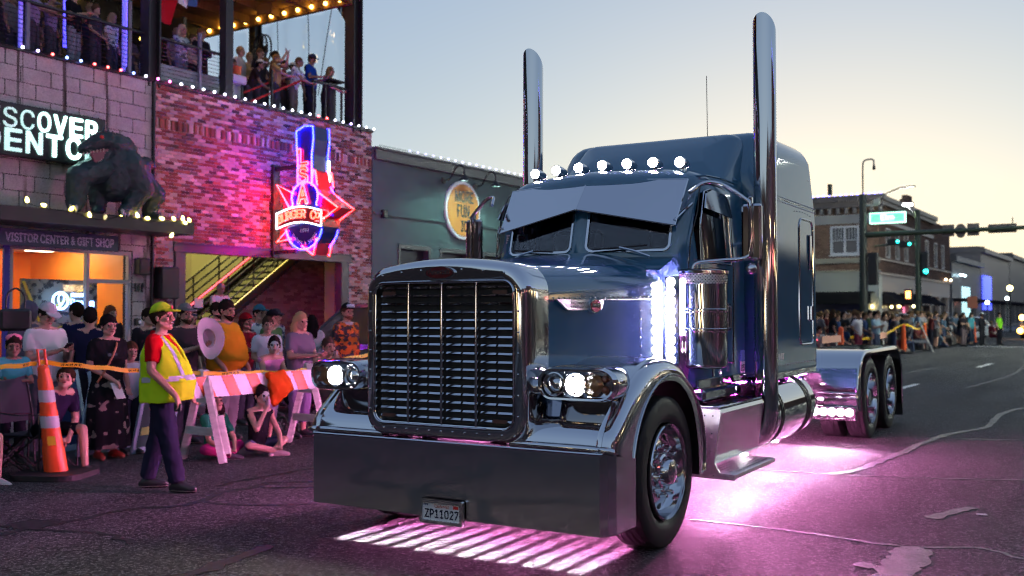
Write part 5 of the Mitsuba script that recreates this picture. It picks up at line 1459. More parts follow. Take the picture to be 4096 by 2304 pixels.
    if bust:
        T_.append(m3.Manifold.batch_hull([bl(.075, upper((.075, .085 * g, 1.24))), bl(.075, upper((-.075, .085 * g, 1.24)))]))
    if sleeve != 'none':
        for i in (0, 1):
            if sleeve == 'short':
                e = sh[i] + (el[i] - sh[i]) * .80
                t = bn(sh[i], e, .069, .062 * g ** .3)
                n = unit(el[i] - sh[i])
                T_.append(t.trim_by_plane(tuple(-n), float(-n @ (sh[i] + (el[i] - sh[i]) * .72))))
            else:
                T_.append(bn(sh[i], el[i], .070, .056))
                n = unit(wr[i] - el[i])
                T_.append(bn(el[i], wr[i] + n * .03, .056, .042).trim_by_plane(tuple(-n), float(-n @ wr[i])))
    top_m = m3.Manifold.batch_boolean(T_, m3.OpType.Add)
    hem = (.84 if low != 'dress' else .9)
    if lean < .35:
        top_m = top_m.trim_by_plane((0, 0, 1), hem)
    # neck line, lower at the front
    n = UR @ unit((0, .35, 1))
    top_m = top_m.trim_by_plane(tuple(-n), float(-n @ (neck + UR @ [0, .02, .005 if sleeve != 'none' else -.03])))
    tm_ = done(top_m, L * 1.3, 5 if lod else 2)
    if lod and tm_ is not None:
        vn = tm_.vertex_normals
        tm_.vertices += vn * ((meshkit.fbm(tm_.vertices * [13, 13, 6] + h * 13, 3) - .5) * .036)[:, None]
    out.append(('shirt' if low != 'dress' else 'dress_top', tm_, top, top_mat))
    if low in ('pants', 'shorts', 'capri'):
        P_ = [m3.Manifold.batch_hull([eb((.150 * g + .008, .106 * g + .008, .07), np.array([0, 0, .97]), np.eye(3)), bl(.095 * g ** .6, hipj[0]), bl(.095 * g ** .6, hipj[1])])]
        for i in (0, 1):
            P_.append(bn(hipj[i], kn[i], .098 * g ** .7, .078 * g ** .6))
            if low != 'shorts':
                f = 1.0 if low == 'pants' else .72
                e = kn[i] + (an[i] - kn[i]) * f
                n = unit(an[i] - kn[i])
                P_.append(bn(kn[i], e + n * .03, .078 * g ** .6, .066 * g ** .5).trim_by_plane(tuple(-n), float(-n @ (e - n * .01))))
            else:
                n = unit(kn[i] - hipj[i])
                P_[-1] = P_[-1].trim_by_plane(tuple(-n), float(-n @ (hipj[i] + (kn[i] - hipj[i]) * .88)))
        pm = done(m3.Manifold.batch_boolean(P_, m3.OpType.Add), L * 1.3, 5 if lod else 2)
        if lod and pm is not None:
            vn = pm.vertex_normals
            pm.vertices += vn * ((meshkit.fbm(pm.vertices * [11, 11, 19] + h * 7, 3) - .5) * .036)[:, None]
        out.append(('trousers' if low != 'shorts' else 'shorts', pm, bottom, low_mat))
    elif low in ('skirt', 'dress'):
        z0 = .14 if low == 'dress' else .5
        sk = m3.Manifold.batch_hull([eb((.16 * g, .115 * g, .05), (0, 0, .98), np.eye(3)), eb((.20 * g, .15 * g, .05), (0, 0, .80), np.eye(3))]) + m3.Manifold.batch_hull([eb((.20 * g, .15 * g, .05), (0, 0, .80), np.eye(3)), eb((.23 * g, .19 * g, .04), (0, .02, z0), np.eye(3))])
        sm = done(sk.trim_by_plane((0, 0, 1), z0 + .0), L * 1.5, 4)
        ang = np.arctan2(sm.vertices[:, 0], sm.vertices[:, 1])
        sm.vertices[:, :2] *= (1 + .05 * np.sin(ang * 9) * np.clip((.9 - sm.vertices[:, 2]) / .6, 0, 1))[:, None]
        out.append(('skirt', sm, bottom, low_mat))
    for i in (0, 1):
        if legs == 'ground':
            f = unit(np.array([an[i][0] - kn[i][0], an[i][1] - kn[i][1] + .1, 0]))
        else:
            f = unit(rotm(-.15 if i == 0 else .15) @ np.array([0, 1, 0]))
        a = an[i]
        shoe = m3.Manifold.batch_hull([bl(.042, a + [0, 0, -.01]), bl(.036, a - f * .045 + [0, 0, -.045]), bl(.044, a + f * .10 + [0, 0, -.045]), bl(.034, a + f * .165 + [0, 0, -.052])]).trim_by_plane((0, 0, 1), a[2] - .085)
        out.append(('shoe', done(shoe, .05, 2), shoes, 'plastic'))
        if lod:
            sole = m3.Manifold.batch_hull([bl(.036, a - f * .045 + [0, 0, -.06], (1, 1, .5)), bl(.047, a + f * .10 + [0, 0, -.06], (1, 1, .5)), bl(.036, a + f * .168 + [0, 0, -.06], (1, 1, .5))]).trim_by_plane((0, 0, 1), a[2] - .087).trim_by_plane((0, 0, -1), -(a[2] - .065))
            out.append(('sole', tri(sole), (.25, .2, .18), 'plastic'))
    # ---- hair, hats, faces
    if style != 'bald':
        hr_ = eb(np.array([.084, .104, .112]) * hs, hp((0, -.014, .036)), HR)
        cut = HR @ unit((0, .62, -.78))
        hr_ = hr_.trim_by_plane(tuple(-cut), float(-cut @ hp((0, .052, .028))))
        H_ = [hr_]
        if style in ('long', 'wavy'):
            ln = .26 if style == 'long' else .22
            for s in (1, -1):
                H_.append(m3.Manifold.batch_hull([bl(.035 * hs, hp((s * .066, -.02, .04))), bl(.045 * hs, hp((s * .085, -.035, -.08))), bl(.04 * hs, hc + np.array([0, 0, -ln]) + HR @ [s * .085, -.05, 0])]))
            H_.append(m3.Manifold.batch_hull([bl(.08 * hs, hp((0, -.05, .02))), bl(.07 * hs, hp((0, -.075, -.10))), bl(.05, hc + np.array([0, 0, -ln]) + HR @ [.05, -.09, 0]), bl(.05, hc + np.array([0, 0, -ln]) + HR @ [-.05, -.09, 0])]))
        elif style == 'bun':
            H_.append(bl(.045 * hs, hp((0, -.08, .10))))
            H_.append(m3.Manifold.batch_hull([bl(.05 * hs, hp((0, -.06, .0))), bl(.04 * hs, hp((0, -.06, -.05)))]))
        elif style == 'full':
            H_.append(eb(np.array([.098, .106, .105]) * hs, hp((0, -.024, .045)), HR).trim_by_plane(tuple(-cut), float(-cut @ hp((0, .058, .035)))))
            H_.append(m3.Manifold.batch_hull([bl(.05 * hs, hp((0, -.06, .0))), bl(.04 * hs, hp((0, -.06, -.06)))]))
        hm = done(m3.Manifold.batch_boolean(H_, m3.OpType.Add), L, 4 if lod else 2)
        if lod and hm is not None:
            hm.vertices += hm.vertex_normals * ((meshkit.fbm(hm.vertices * [45, 45, 16], 2) - .5) * .018)[:, None]
        out.append(('hair', hm, hair, 'cloth'))
    if hat in ('cap', 'backcap'):
        R2 = HR @ (rotm(PI) if hat == 'backcap' else np.eye(3))
        crown = eb(np.array([.090, .110, .108]) * hs, hp((0, -.006, .046)), HR)
        n = HR @ unit((0, -.12, 1))
        crown = crown.trim_by_plane(tuple(n), float(n @ hp((0, 0, .058))))
        out.append(('cap', done(crown, L, 3), hatc, 'cloth'))
        br = [hc + R2 @ (np.array([x, y, z]) * hs) for x, y, z in ((-.07, .07, .062), (.07, .07, .062), (.062, .135, .056), (-.062, .135, .056), (0, .172, .050))]
        out.append(('cap_brim', tri(m3.Manifold.batch_hull([bl(.009, p) for p in br])), hatc, 'cloth'))
    elif hat == 'beanie':
        bn_ = eb(np.array([.095, .116, .118]) * hs, hp((0, -.012, .042)), HR)
        n = HR @ unit((0, -.25, 1))
        out.append(('beanie', done(bn_.trim_by_plane(tuple(n), float(n @ hp((0, 0, .045)))), L, 3), hatc, 'cloth'))
    elif hat == 'hood':
        hd_ = eb(np.array([.112, .125, .14]) * hs, hp((0, -.02, .01)), HR)
        n = HR @ unit((0, 1, -.1))
        out.append(('hood', done(hd_.trim_by_plane(tuple(-n), float(-n @ hp((0, .045, 0)))), L, 4), hatc, 'cloth'))
    elif hat == 'band':
        out.append(('head_band', done(eb(np.array([.088, .04, .05]) * hs, hp((0, .01, .10)), HR), L, 2), hatc, 'cloth'))
    if beard is not None:
        bd_ = m3.Manifold.batch_hull([bl(.026 * hs, hp((0, .074, -.088))), bl(.028 * hs, hp((.050, .028, -.045))), bl(.028 * hs, hp((-.050, .028, -.045))), bl(.02 * hs, hp((.025, .078, -.058))), bl(.02 * hs, hp((-.025, .078, -.058)))])
        n = HR @ unit((0, .1, 1))
        out.append(('beard', done(bd_.trim_by_plane(tuple(-n), float(-n @ hp((0, 0, -.042)))), L, 3), beard, 'cloth'))
    if lod:
        if face_paint:
            fp = eb(np.array([.058, .026, .066]) * hs, hp((0, .074, .004)), HR)
            n = HR @ unit((0, 1, 0))
            out.append(('face_paint', tri(fp.trim_by_plane(tuple(n), float(n @ hp((0, .070, 0))))), (.45, .42, .42), 'skin'))
        for s in (1, -1):
            out.append(('eye', tri(bl((.0115 if not face_paint else .019) * hs, hp((s * .033, (.073 if not face_paint else .082), .012)))), (.03, .02, .018) if not face_paint else (.015, .012, .014), 'plastic'))
            if not face_paint:
                out.append(('brow', tri(m3.Manifold.batch_hull([bl(.005 * hs, hp((s * .018, .087, .034))), bl(.004 * hs, hp((s * .050, .073, .034)))])), hair, 'cloth'))
        out.append(('mouth', tri(eb(np.array([.022, .008, .008]) * hs, hp((0, .094, -.053)), HR)), (.22, .07, .06) if not face_paint else (.02, .01, .01), 'skin'))
    res = []
    for n, m, col, mat in out:
        if m is None or len(m.faces) == 0:
            continue
        m.vertices = (np.asarray(m.vertices) - [0, 0, drop]) * S
        res.append((n, m, col, mat))
    info = dict(wr=[(w - [0, 0, drop]) * S for w in wr], hd=hd, hc=(hc - [0, 0, drop]) * S, neck=(neck - [0, 0, drop]) * S, upper=lambda p: (upper(p) - [0, 0, drop]) * S, HR=HR, UR=UR, S=S)
    return res, info


def person(label, x, y, heading, group=None, z=0.0, extra=None, cat_='person', **kw):
    "heading: degrees, 0 looks along the street's +y, 90 looks along -x, -90 along +x"
    key = thing('person', label, cat_, group)
    parts_, info = build_person(**kw)
    M = T().translate([x, y, z]).rotate([0, 0, 1], heading)
    for n, m, col, mat in parts_:
        if mat in ('cloth', 'skin', 'plastic', 'gloss'):
            put(n, m, mat, key, smooth=True, color=col, M=M)
        else:
            put(n, m, mat, key, smooth=True, M=M)
    if extra:
        extra(key, info, M)
    return key, info, M


SK = [(.40, .23, .17), (.33, .19, .13), (.24, .13, .09), (.44, .27, .20), (.16, .085, .06)]
TO_ROAD = -70      # looks towards the street and the coming truck
# ---------------------------------------------------------------- the marshal in the yellow vest
def vest_extra(key, info, M):
    pass


VESTC = (.50, .72, .02)


def vest_mesh():
    S = 1.76 / 1.75
    g = 1.38

    def el(rx, p):
        return m3.Manifold.sphere(1, 28).scale(rx).translate(p)
    c = .034
    a = m3.Manifold.batch_hull([el((.152 * g + c, .107 * g + c + .075, .12), (0, .055, 1.02)), el((.160 * g + c, .115 * g + c + .055, .06), (0, .035, .84))])
    b = m3.Manifold.batch_hull([el((.152 * g + c, .107 * g + c + .075, .12), (0, .055, 1.02)), el((.166 * g + c, .112 * g + c, .13), (0, .01, 1.27))])
    d = m3.Manifold.batch_hull([el((.166 * g + c, .112 * g + c, .13), (0, .01, 1.27)), el((.08, .085, .07), (.13, 0, 1.40)), el((.08, .085, .07), (-.13, 0, 1.40)), el((.09, .09, .05), (0, -.01, 1.44))])
    v = a + b + d
    v = v.trim_by_plane((0, 0, 1), .84)
    for s in (1, -1):                                  # arm holes
        v = v - el((.10, .115, .19), (s * .285, .01, 1.33))
    v = v - el((.075, .09, .10), (0, .03, 1.50))       # neck
    v = v - m3.Manifold.batch_hull([el((.012, .1, .02), (0, .16, 1.20)), el((.07, .1, .02), (0, .10, 1.48))])
    return v, S


vm, vS = vest_mesh()
k, info, M = person('marshal in a yellow safety vest and lime cap standing in the road', -7.90, 6.02, -58, h=1.73, girth=1.36, belly=.11, arms=(((.235, .0, 1.14), (.265, .13, .90), (-.1, .3, -1)), ((.225, -.03, 1.14), (.235, .10, .90), (0, .2, -1))),
                    legs='apart', lean=-.05, head=(-.12, -.10, 0), top=(.42, .008, .012), sleeve='short', low='pants', low_mat='denim', shoes=(.02, .016, .02), hair=(.03, .018, .01), hat='cap', hatc=(.50, .62, .03), skin=(.44, .22, .16))
vt = tri(vm.refine_to_length(.03))
trimesh.smoothing.filter_taubin(vt, .5, .53, 4)
vt.vertices += vt.vertex_normals * ((meshkit.fbm(vt.vertices * [12, 12, 5], 3) - .5) * .03)[:, None]
UR = rotm(0, -.05)


def tip(m):
    m = m.copy()
    m.vertices = ((np.asarray(m.vertices) - [0, 0, .93]) @ UR.T + [0, 0, .93]) * (1.73 / 1.75)
    return m


put('vest', tip(vt), 'cloth', k, smooth=True, color=VESTC, M=M, label='yellow safety vest with grey reflective bands')
big = vm.scale((1.012, 1.02, 1.0))


def band(lo):
    m = big
    for n, d in lo:
        m = m.trim_by_plane(n, d)
    return tip(tri(m))


put('reflective_band', band([((0, 0, 1), 1.03), ((0, 0, -1), -1.08)]), 'reflect_tape', k, smooth=30, M=M)
for s in (1, -1):
    put('reflective_band', band([((1, 0, 0), s * .135 - .018), ((-1, 0, 0), -(s * .135 + .018)), ((0, 0, 1), 1.083)]), 'reflect_tape', k, smooth=30, M=M)
put('collar', tip(tri(m3.Manifold.batch_hull([m3.Manifold.sphere(.022, 10).translate((.075 * math.sin(a), .075 * math.cos(a), 1.465 - .03 * math.cos(a))) for a in np.linspace(0, 2 * PI, 9)[:-1]]))), 'cloth', k, smooth=True, color=(.42, .008, .012), M=M)
put('cap_badge', tri(m3.Manifold.sphere(.022, 12).scale((1, .4, 1)).translate(tuple(info['hc'] + info['HR'] @ [0, .106, .09]))), 'plastic', k, color=(.55, .05, .06), M=M)
put('black_radio', bx(-.02, .02, -.03, .03, -.05, .02).apply_translation(info['wr'][0] + np.array([.0, .02, -.09])), 'black_plastic', k, M=M)
put('teeth', tri(m3.Manifold.sphere(1, 10).scale((.019, .006, .007)).translate(tuple(info['hc'] + info['HR'] @ [0, .098, -.05]))), 'plastic', k, color=(.7, .68, .64), M=M)

# ---------------------------------------------------------------- spectators on the near left side
def phone(key, info, M):
    p = (info['wr'][0] + info['wr'][1]) / 2 + np.array([0, .09, .05])
    put('phone', mv(bx(-.035, .035, -.005, .005, -.07, .07), p, rx=-.9), 'black_plastic', key, M=M)


WHITE = (.62, .60, .60)
GL = None
person('man in white t-shirt and white cap looking at his phone behind the camp chair', -10.8, 6.62, -88, h=1.76, girth=1.16, arms=('phone', 'phone'), head=(.05, .45, 0), top=WHITE, hat='cap', hatc=(.48, .44, .46), bottom=(.08, .08, .1), beard=None, extra=phone)
person('child in teal t-shirt with a pink hair band and folded arms at the left edge', -10.6, 6.12, -101, h=1.38, child=True, girth=.92, arms=('cross', 'cross'), head=(-.25, .12, 0), top=(.06, .33, .34), hat='band', hatc=(.65, .22, .30), style='bun', bottom=(.02, .02, .03), skin=SK[2])


def chair_sitter(key, info, M):
    pass


person('seated person in white shirt with bare legs and pale trainers at the left edge', -9.95, 5.22, -86, h=1.66, girth=1.05, legs='sit', drop=.46, arms=('knees', 'knees'), top=(.55, .45, .46), low='shorts', bottom=(.02, .02, .025), shoes=(.5, .47, .45), style='long')
person('boy in navy t-shirt sitting forward in a camp chair behind the orange channelizer', -9.90, 6.08, -88, h=1.60, child=False, girth=.86, legs='sit_wide', drop=.46, lean=.52, arms=(((.22, .16, 1.16), (.07, .34, 1.05), (-.6, .6, -.3)), ((.22, .16, 1.16), (.06, .36, 1.06), (-.6, .6, -.3))), head=(-.75, -.30, 0), top=(.022, .016, .040), low='shorts', bottom=(.012, .012, .016), shoes=(.05, .045, .05), hair=(.035, .02, .012), style='full', skin=(.46, .25, .19))


def bag_strap(key, info, M):
    u = info['upper']
    p = curve([u((-.12, .0, 1.46)), u((-.02, .155, 1.36)), u((.10, .18, 1.15)), u((.20, .12, .95))], 5)
    put('bag_strap', tube(p, .012, 6), 'plastic', key, color=(.35, .10, .05), M=M)
    put('paper', mv(bx(-.07, .07, -.003, .003, -.10, .10), info['wr'][0] + np.array([-.02, .08, -.12]), rz=.3, rx=.5), 'plastic', key, color=(.55, .48, .50), M=M)
    put('sunglasses', mv(cat(bx(-.06, -.008, -.006, .006, -.02, .02, .004), bx(.008, .06, -.006, .006, -.02, .02, .004)), u((.03, .165, 1.28)), rx=.3), 'gloss', key, color=(.03, .03, .035), M=M)


person('older woman in black top and dark floral dress holding a paper beside the yellow tape', -10.15, 6.98, -94, h=1.62, girth=1.22, bust=1, arms=('low', 'down'), top=(.012, .012, .013), low='dress', low_mat='floral_cloth', sleeve='short', hair=(.012, .010, .010), style='full', shoes=(.35, .05, .03), head=(-.1, .02, 0), skin=(.40, .21, .16), extra=bag_strap)
person('man in navy shirt seen from behind in front of the shop window', -13.0, 8.45, 100, h=1.80, girth=1.15, arms=('down', 'low'), top=(.012, .014, .045), bottom=(.03, .03, .05))
person('man in dark navy t-shirt standing with his back turned behind the woman in black', -11.6, 7.72, 60, h=1.72, girth=1.12, arms=('down', 'down'), top=(.014, .016, .04), bottom=(.02, .02, .03), hair=(.015, .012, .012))
person('person in grey hoodie with the hood up by the shop window', -12.7, 7.55, 80, h=1.80, girth=1.1, arms=('down', 'down'), top=(.11, .09, .13), sleeve='long', hat='hood', hatc=(.10, .085, .12), style='bald')


def bags(key, info, M):
    for s, col in ((0, (.30, .17, .09)), (1, (.50, .33, .26))):
        p = info['wr'][0] + np.array([.0, .10 * s, -.24])
        put('paper_bag', bx(p[0] - .10, p[0] + .10, p[1] - .06, p[1] + .06, p[2] - .16, p[2] + .12, .006), 'plastic', key, color=col, M=M)


person('red haired woman in black carrying paper bags by the shop door', -15.0, 10.35, -86, h=1.78, girth=1.0, arms=('hold', 'down'), top=(.02, .016, .02), sleeve='long', style='long', hair=(.16, .05, .025), bottom=(.03, .025, .03), extra=bags)
person('boy in pale lilac shirt half hidden behind the yellow vest', -10.25, 7.35, -91, h=1.28, child=True, girth=.95, arms=('down', 'down'), top=(.50, .46, .52), sleeve='long', style='full', hair=(.05, .028, .015), bottom=(.03, .03, .05), head=(-.3, 0, 0))
person('man in dark jacket behind the yellow cap', -12.5, 9.25, -86, h=1.72, girth=1.15, arms=('down', 'down'), top=(.025, .02, .025), sleeve='long')


def held_hat(key, info, M):
    p = (info['wr'][0] + info['wr'][1]) / 2 + np.array([.02, .16, .12])
    ang = np.linspace(0, 2 * PI, 37)[:-1]
    rim = np.array([[(r * math.cos(a) * 1.0, r * math.sin(a) * 1.28, .05 * (abs(math.cos(a)) ** 2) * (r / .2) ** 2) for r in (.095, .13, .17, .21)] for a in ang])
    brim = grid(rim, close_u=True)
    v = brim.vertices
    crown = lathe([(.095, 0), (.092, -.06), (.080, -.11), (.03, -.12), (0, -.11)], 30)
    crown.apply_scale([1, 1.28, 1])
    hat = cat(brim, crown)
    R = np.eye(4)
    R[:3, :3] = rotm(.35) @ np.array([[1, 0, 0], [0, 0, 1], [0, -1, 0]]).T @ rotm(0, 0, 0)
    hat.apply_transform(trimesh.transformations.rotation_matrix(-PI / 2, [1, 0, 0]))
    hat.apply_transform(trimesh.transformations.rotation_matrix(.35, [0, 1, 0]))
    hat.apply_translation(p)
    put('cowboy_hat', hat, 'cloth', key, smooth=50, color=(.52, .46, .50), M=M, label='pale cowboy hat held with its inside outwards')


person('man in grey cap holding a pale cowboy hat beside the barricade', -10.45, 8.28, -88, h=1.76, girth=1.1, arms=('phone', 'phone'), top=(.05, .04, .045), hat='cap', hatc=(.16, .15, .15), beard=(.06, .035, .02), head=(-.2, 0, 0), extra=held_hat)
person('dark haired woman in the crowd behind the cowboy hat', -13.0, 10.4, -86, h=1.74, arms=('down', 'down'), top=(.03, .02, .025), style='long')
person('man in navy cap close behind the cowboy hat man', -11.4, 9.05, -91, h=1.70, arms=('down', 'down'), top=(.03, .025, .03), hat='cap', hatc=(.02, .025, .06))
person('heavy bearded man in an orange-yellow t-shirt behind the barricade', -10.35, 8.85, -78, h=1.82, girth=1.72, belly=.14, arms=('down', 'down'), top=(.60, .26, .02), beard=(.02, .012, .010), bottom=(.20, .19, .20), hair=(.02, .014, .012), head=(-.05, .12, 0), skin=(.42, .21, .15))
person('grey haired waiter in a white shirt standing on the stair in the brick opening', -18.6, 15.75, -101, h=1.75, z=.62, girth=1.05, arms=('hold', 'hold'), top=(.62, .60, .58), hair=(.30, .29, .28), bottom=(.02, .02, .03), head=(.2, .2, 0))
person('woman in red beanie and red hooded top behind the orange shirt', -11.6, 10.3, -84, h=1.64, girth=1.0, arms=('cross', 'cross'), top=(.16, .012, .02), sleeve='long', hat='beanie', hatc=(.22, .01, .015), style='long', hair=(.03, .015, .012), skin=SK[2])
person('man in teal cap and spotted shirt in the crowd', -12.3, 11.2, -88, h=1.78, girth=1.08, arms=('down', 'down'), top=(.4, .4, .45), top_mat='spotted_cloth', hat='cap', hatc=(.03, .12, .16))
person('man in black cap with white badge behind the woman in white', -12.0, 11.2, -81, h=1.70, girth=1.1, arms=('down', 'down'), top=(.08, .16, .06), hat='cap', hatc=(.012, .012, .016))
person('woman in white t-shirt with tied hair looking right beside the blonde woman', -10.75, 9.95, -104, h=1.60, girth=1.1, arms=('low', 'low'), top=(.60, .58, .64), style='bun', hair=(.05, .03, .02), head=(-.35, 0, 0), bottom=(.30, .22, .36))
person('blonde woman in grey blouse and lilac jeans at the end of the barricade', -9.75, 9.60, -88, h=1.66, girth=1.26, bust=1, arms=('hold', 'hold'), top=(.13, .115, .15), low='capri', bottom=(.20, .14, .27), style='wavy', hair=(.42, .25, .13), shoes=(.02, .02, .025), skin=(.46, .24, .18), head=(-.1, .12, 0))
person('girl with skull face paint in a pink top leaning on the barricade', -9.55, 8.82, -98, h=1.36, child=True, girth=.9, lean=.30, legs='kneelean', arms=(((.22, .18, 1.22), (.10, .40, 1.20), (-.6, .8, 0)), ((.22, .16, 1.22), (.06, .42, 1.20), (-.6, .8, 0))), top=(.50, .20, .38), sleeve='none', low='shorts', bottom=(.34, .24, .38), face_paint=True, style='bun', hair=(.015, .010, .010), shoes=(.03, .02, .03), head=(-.55, -.1, 0), skin=(.36, .20, .15))


def cup(key, info, M):
    p = info['wr'][0] + info['hd'][0] * .09
    put('drink', mv(lathe([(0, -.06), (.026, -.06), (.032, .07), (0, .07)], 14), p), 'plastic', key, smooth=40, color=(.30, .22, .26), M=M)


person('girl with skull face paint in a black top sitting cross-legged and drinking', -9.02, 8.20, -92, h=1.42, child=True, girth=.92, legs='ground', drop=.80, lean=.10, arms=('mouth', 'knees'), top=(.012, .012, .014), sleeve='none', low='shorts', bottom=(.06, .06, .12), face_paint=True, style='bun', hair=(.015, .011, .012), shoes=(.32, .24, .24), skin=(.42, .23, .18), extra=cup)
person('child in green top and pink leggings sitting behind the barricade leg', -9.22, 7.72, -92, h=1.30, child=True, girth=.92, legs='ground', drop=.80, lean=.05, arms=('knees', 'knees'), top=(.02, .16, .09), sleeve='short', low='pants', bottom=(.42, .03, .16), style='long', hair=(.015, .01, .01), shoes=(.04, .03, .04), head=(-.2, -.3, 0))
person('balding man in a cream shirt seated behind the barricade holding his hands to his face', -9.85, 10.15, -96, h=1.72, girth=1.2, legs='sit', drop=.40, lean=.15, arms=('mouth', 'mouth'), top=(.42, .33, .20), hair=(.06, .04, .03), style='short', low='pants', bottom=(.10, .08, .07), head=(-.2, 0, 0), extra=cup)


def goggles(key, info, M):
    c = info['hc'] + info['HR'] @ np.array([0, .095, .10])
    m = bx(-.075, .075, -.02, .02, -.032, .032, .015)
    m.apply_transform(np.vstack([np.hstack([info['HR'], np.zeros((3, 1))]), [0, 0, 0, 1]]))
    put('goggles', m.apply_translation(c), 'gloss', key, color=(.35, .42, .50), M=M)
    u = info['upper']
    put('white_collar', mv(tri(m3.Manifold.batch_hull([m3.Manifold.sphere(.03, 10).translate((.08 * math.sin(a), .08 * math.cos(a), 0)) for a in np.linspace(0, 2 * PI, 9)[:-1]])), info['neck'] + np.array([0, 0, -.02])), 'cloth', key, smooth=True, color=(.45, .42, .45), M=M)


person('man in orange and black camouflage jacket with goggles on his black cap', -10.9, 11.75, -94, h=1.80, girth=1.12, arms=('down', 'down'), sleeve='long', top_mat='camo_cloth', beard=(.10, .05, .025), hair=(.06, .03, .015), hat='cap', hatc=(.012, .012, .014), bottom=(.02, .02, .03), head=(-.15, -.05, 0), extra=goggles)
person('dark haired woman in a pale top seen behind the blonde woman', -12.5, 12.6, 60, h=1.62, arms=('down', 'down'), top=(.5, .48, .5), style='long', hair=(.012, .010, .010))
person('man in plaid shirt in the crowd under the stair', -13.2, 12.4, -86, h=1.72, top_mat='plaid_cloth', arms=('down', 'down'), hat='cap', hatc=(.05, .05, .06))
person('woman in dark red top in front of the opening', -14.2, 11.2, -81, h=1.66, arms=('phone', 'down'), top=(.10, .02, .03), style='long', hair=(.06, .03, .02))
person('tall man in charcoal top behind the orange shirt', -12.8, 10.75, -76, h=1.82, top=(.035, .03, .035), sleeve='long', beard=(.03, .02, .015))
person('truck driver behind the side window', -3.85 + .35, 8.03, 182, h=1.72, z=.98, legs='sit', drop=.46, arms=('hold', 'hold'), top=(.04, .03, .03), head=(.1, 0, 0), skin=(.42, .22, .17))

# ---------------------------------------------------------------- people on the roof deck
DG = 'spectators on the roof deck'
DK = 6.56
deck = [
    ('deck guest in a dark top at the far left of the railing', -18.9, 9.9, dict(h=1.7, arms=('cross', 'cross'), top=(.05, .03, .07), style='long')),
    ('fair haired deck guest with arms on the rail at the left', -18.75, 11.15, dict(h=1.66, arms=('rail', 'rail'), top=(.25, .2, .35), hair=(.25, .17, .10), style='wavy')),
    ('seated deck guest in a purple lit vest with the number 7', -18.8, 11.55, dict(h=1.60, arms=('rail', 'down'), top=(.20, .16, .32), sleeve='none')),
    ('man in black t-shirt and cap looking at his hands on the deck', -18.8, 12.05, dict(h=1.82, girth=1.1, arms=('phone', 'phone'), top=(.012, .012, .016), hat='cap', hatc=(.012, .012, .014), bottom=(.20, .22, .28), head=(-.1, .3, 0))),
    ('deck guest in dark shirt with open collar left of the deck column', -18.8, 12.55, dict(h=1.62, arms=('low', 'low'), top=(.05, .05, .07), hair=(.08, .05, .03))),
    ('deck guest with a patterned top beside the blue post', -18.85, 12.98, dict(h=1.55, arms=('down', 'down'), top_mat='spotted_cloth', style='long', hair=(.3, .2, .13))),
    ('deck guest standing further back in the blue light', -20.2, 12.4, dict(h=1.8, top=(.03, .03, .06))),
    ('deck guest in a blue shirt by the bar', -20.6, 13.6, dict(h=1.78, top=(.03, .05, .2))),
    ('grey bearded deck guest near the yellow bulb', -20.4, 11.5, dict(h=1.82, top=(.04, .03, .05), hair=(.3, .28, .25), beard=(.3, .28, .26))),
    ('blonde deck guest in a patterned jacket by the flag', -18.8, 14.75, dict(h=1.72, arms=('rail', 'hold'), top_mat='spotted_cloth', sleeve='long', style='wavy', hair=(.5, .38, .24), bottom=(.15, .17, .25))),
    ('deck guest behind the blonde guest by the flag', -19.3, 15.0, dict(h=1.78, top=(.3, .26, .25), hair=(.3, .2, .12))),
    ('small deck guest in a pale top and black skirt', -18.75, 15.02, dict(h=1.55, arms=('low', 'down'), top=(.42, .36, .34), low='skirt', bottom=(.015, .015, .02), hair=(.10, .06, .03), style='bun')),
    ('woman in black jacket with folded arms beside the middle deck column', -18.7, 15.22, dict(h=1.72, arms=('cross', 'cross'), top=(.02, .018, .024), sleeve='long', style='full', hair=(.16, .08, .03), bottom=(.03, .022, .02))),
    ('dark haired deck guest seated right of the middle column', -19.2, 16.6, dict(h=1.55, top=(.05, .03, .02), style='long', drop=.2)),
    ('deck guest in white cap bending at the rail', -18.75, 16.72, dict(h=1.62, lean=.4, arms=('rail', 'rail'), top=(.03, .02, .02), hat='cap', hatc=(.6, .58, .52), drop=.25)),
    ('man in brown top raising a phone on the deck', -18.75, 17.55, dict(h=1.72, girth=1.2, arms=('up', 'up'), top=(.20, .11, .06), sleeve='long')),
    ('deck guest in tan top with a folded garment', -18.6, 17.45, dict(h=1.60, girth=1.1, arms=('rail', 'hold'), top=(.38, .24, .10), hair=(.22, .12, .05))),
    ('young man in blue patterned shirt leaning on the deck rail', -18.6, 18.05, dict(h=1.66, lean=.2, arms=('rail', 'rail'), top_mat='spotted_cloth', hair=(.12, .07, .03), bottom=(.14, .12, .10))),
    ('man in royal blue t-shirt and dark cap on the deck', -18.55, 18.62, dict(h=1.84, girth=1.15, arms=('hold', 'hold'), top=(.015, .055, .30), hat='cap', hatc=(.03, .04, .06), head=(-.1, .3, 0), bottom=(.02, .02, .035))),
    ('dark haired man behind the blue t-shirt on the deck', -19.2, 19.15, dict(h=1.78, top=(.06, .05, .05), beard=(.04, .03, .02))),
    ('woman in black floral top at the right end of the deck rail', -18.55, 19.15, dict(h=1.64, lean=.2, arms=('rail', 'rail'), top_mat='floral_cloth', style='long', hair=(.22, .13, .06), bottom=(.02, .02, .02))),
]
for i, (lb, x, y, kw) in enumerate(deck):
    person(lb, x, y, -72 + (i * 37) % 40 - 20, z=DK, group=DG, lod=1 if y > 14 else 0, **{'sleeve': 'short', 'skin': SK[i % 4], **kw})
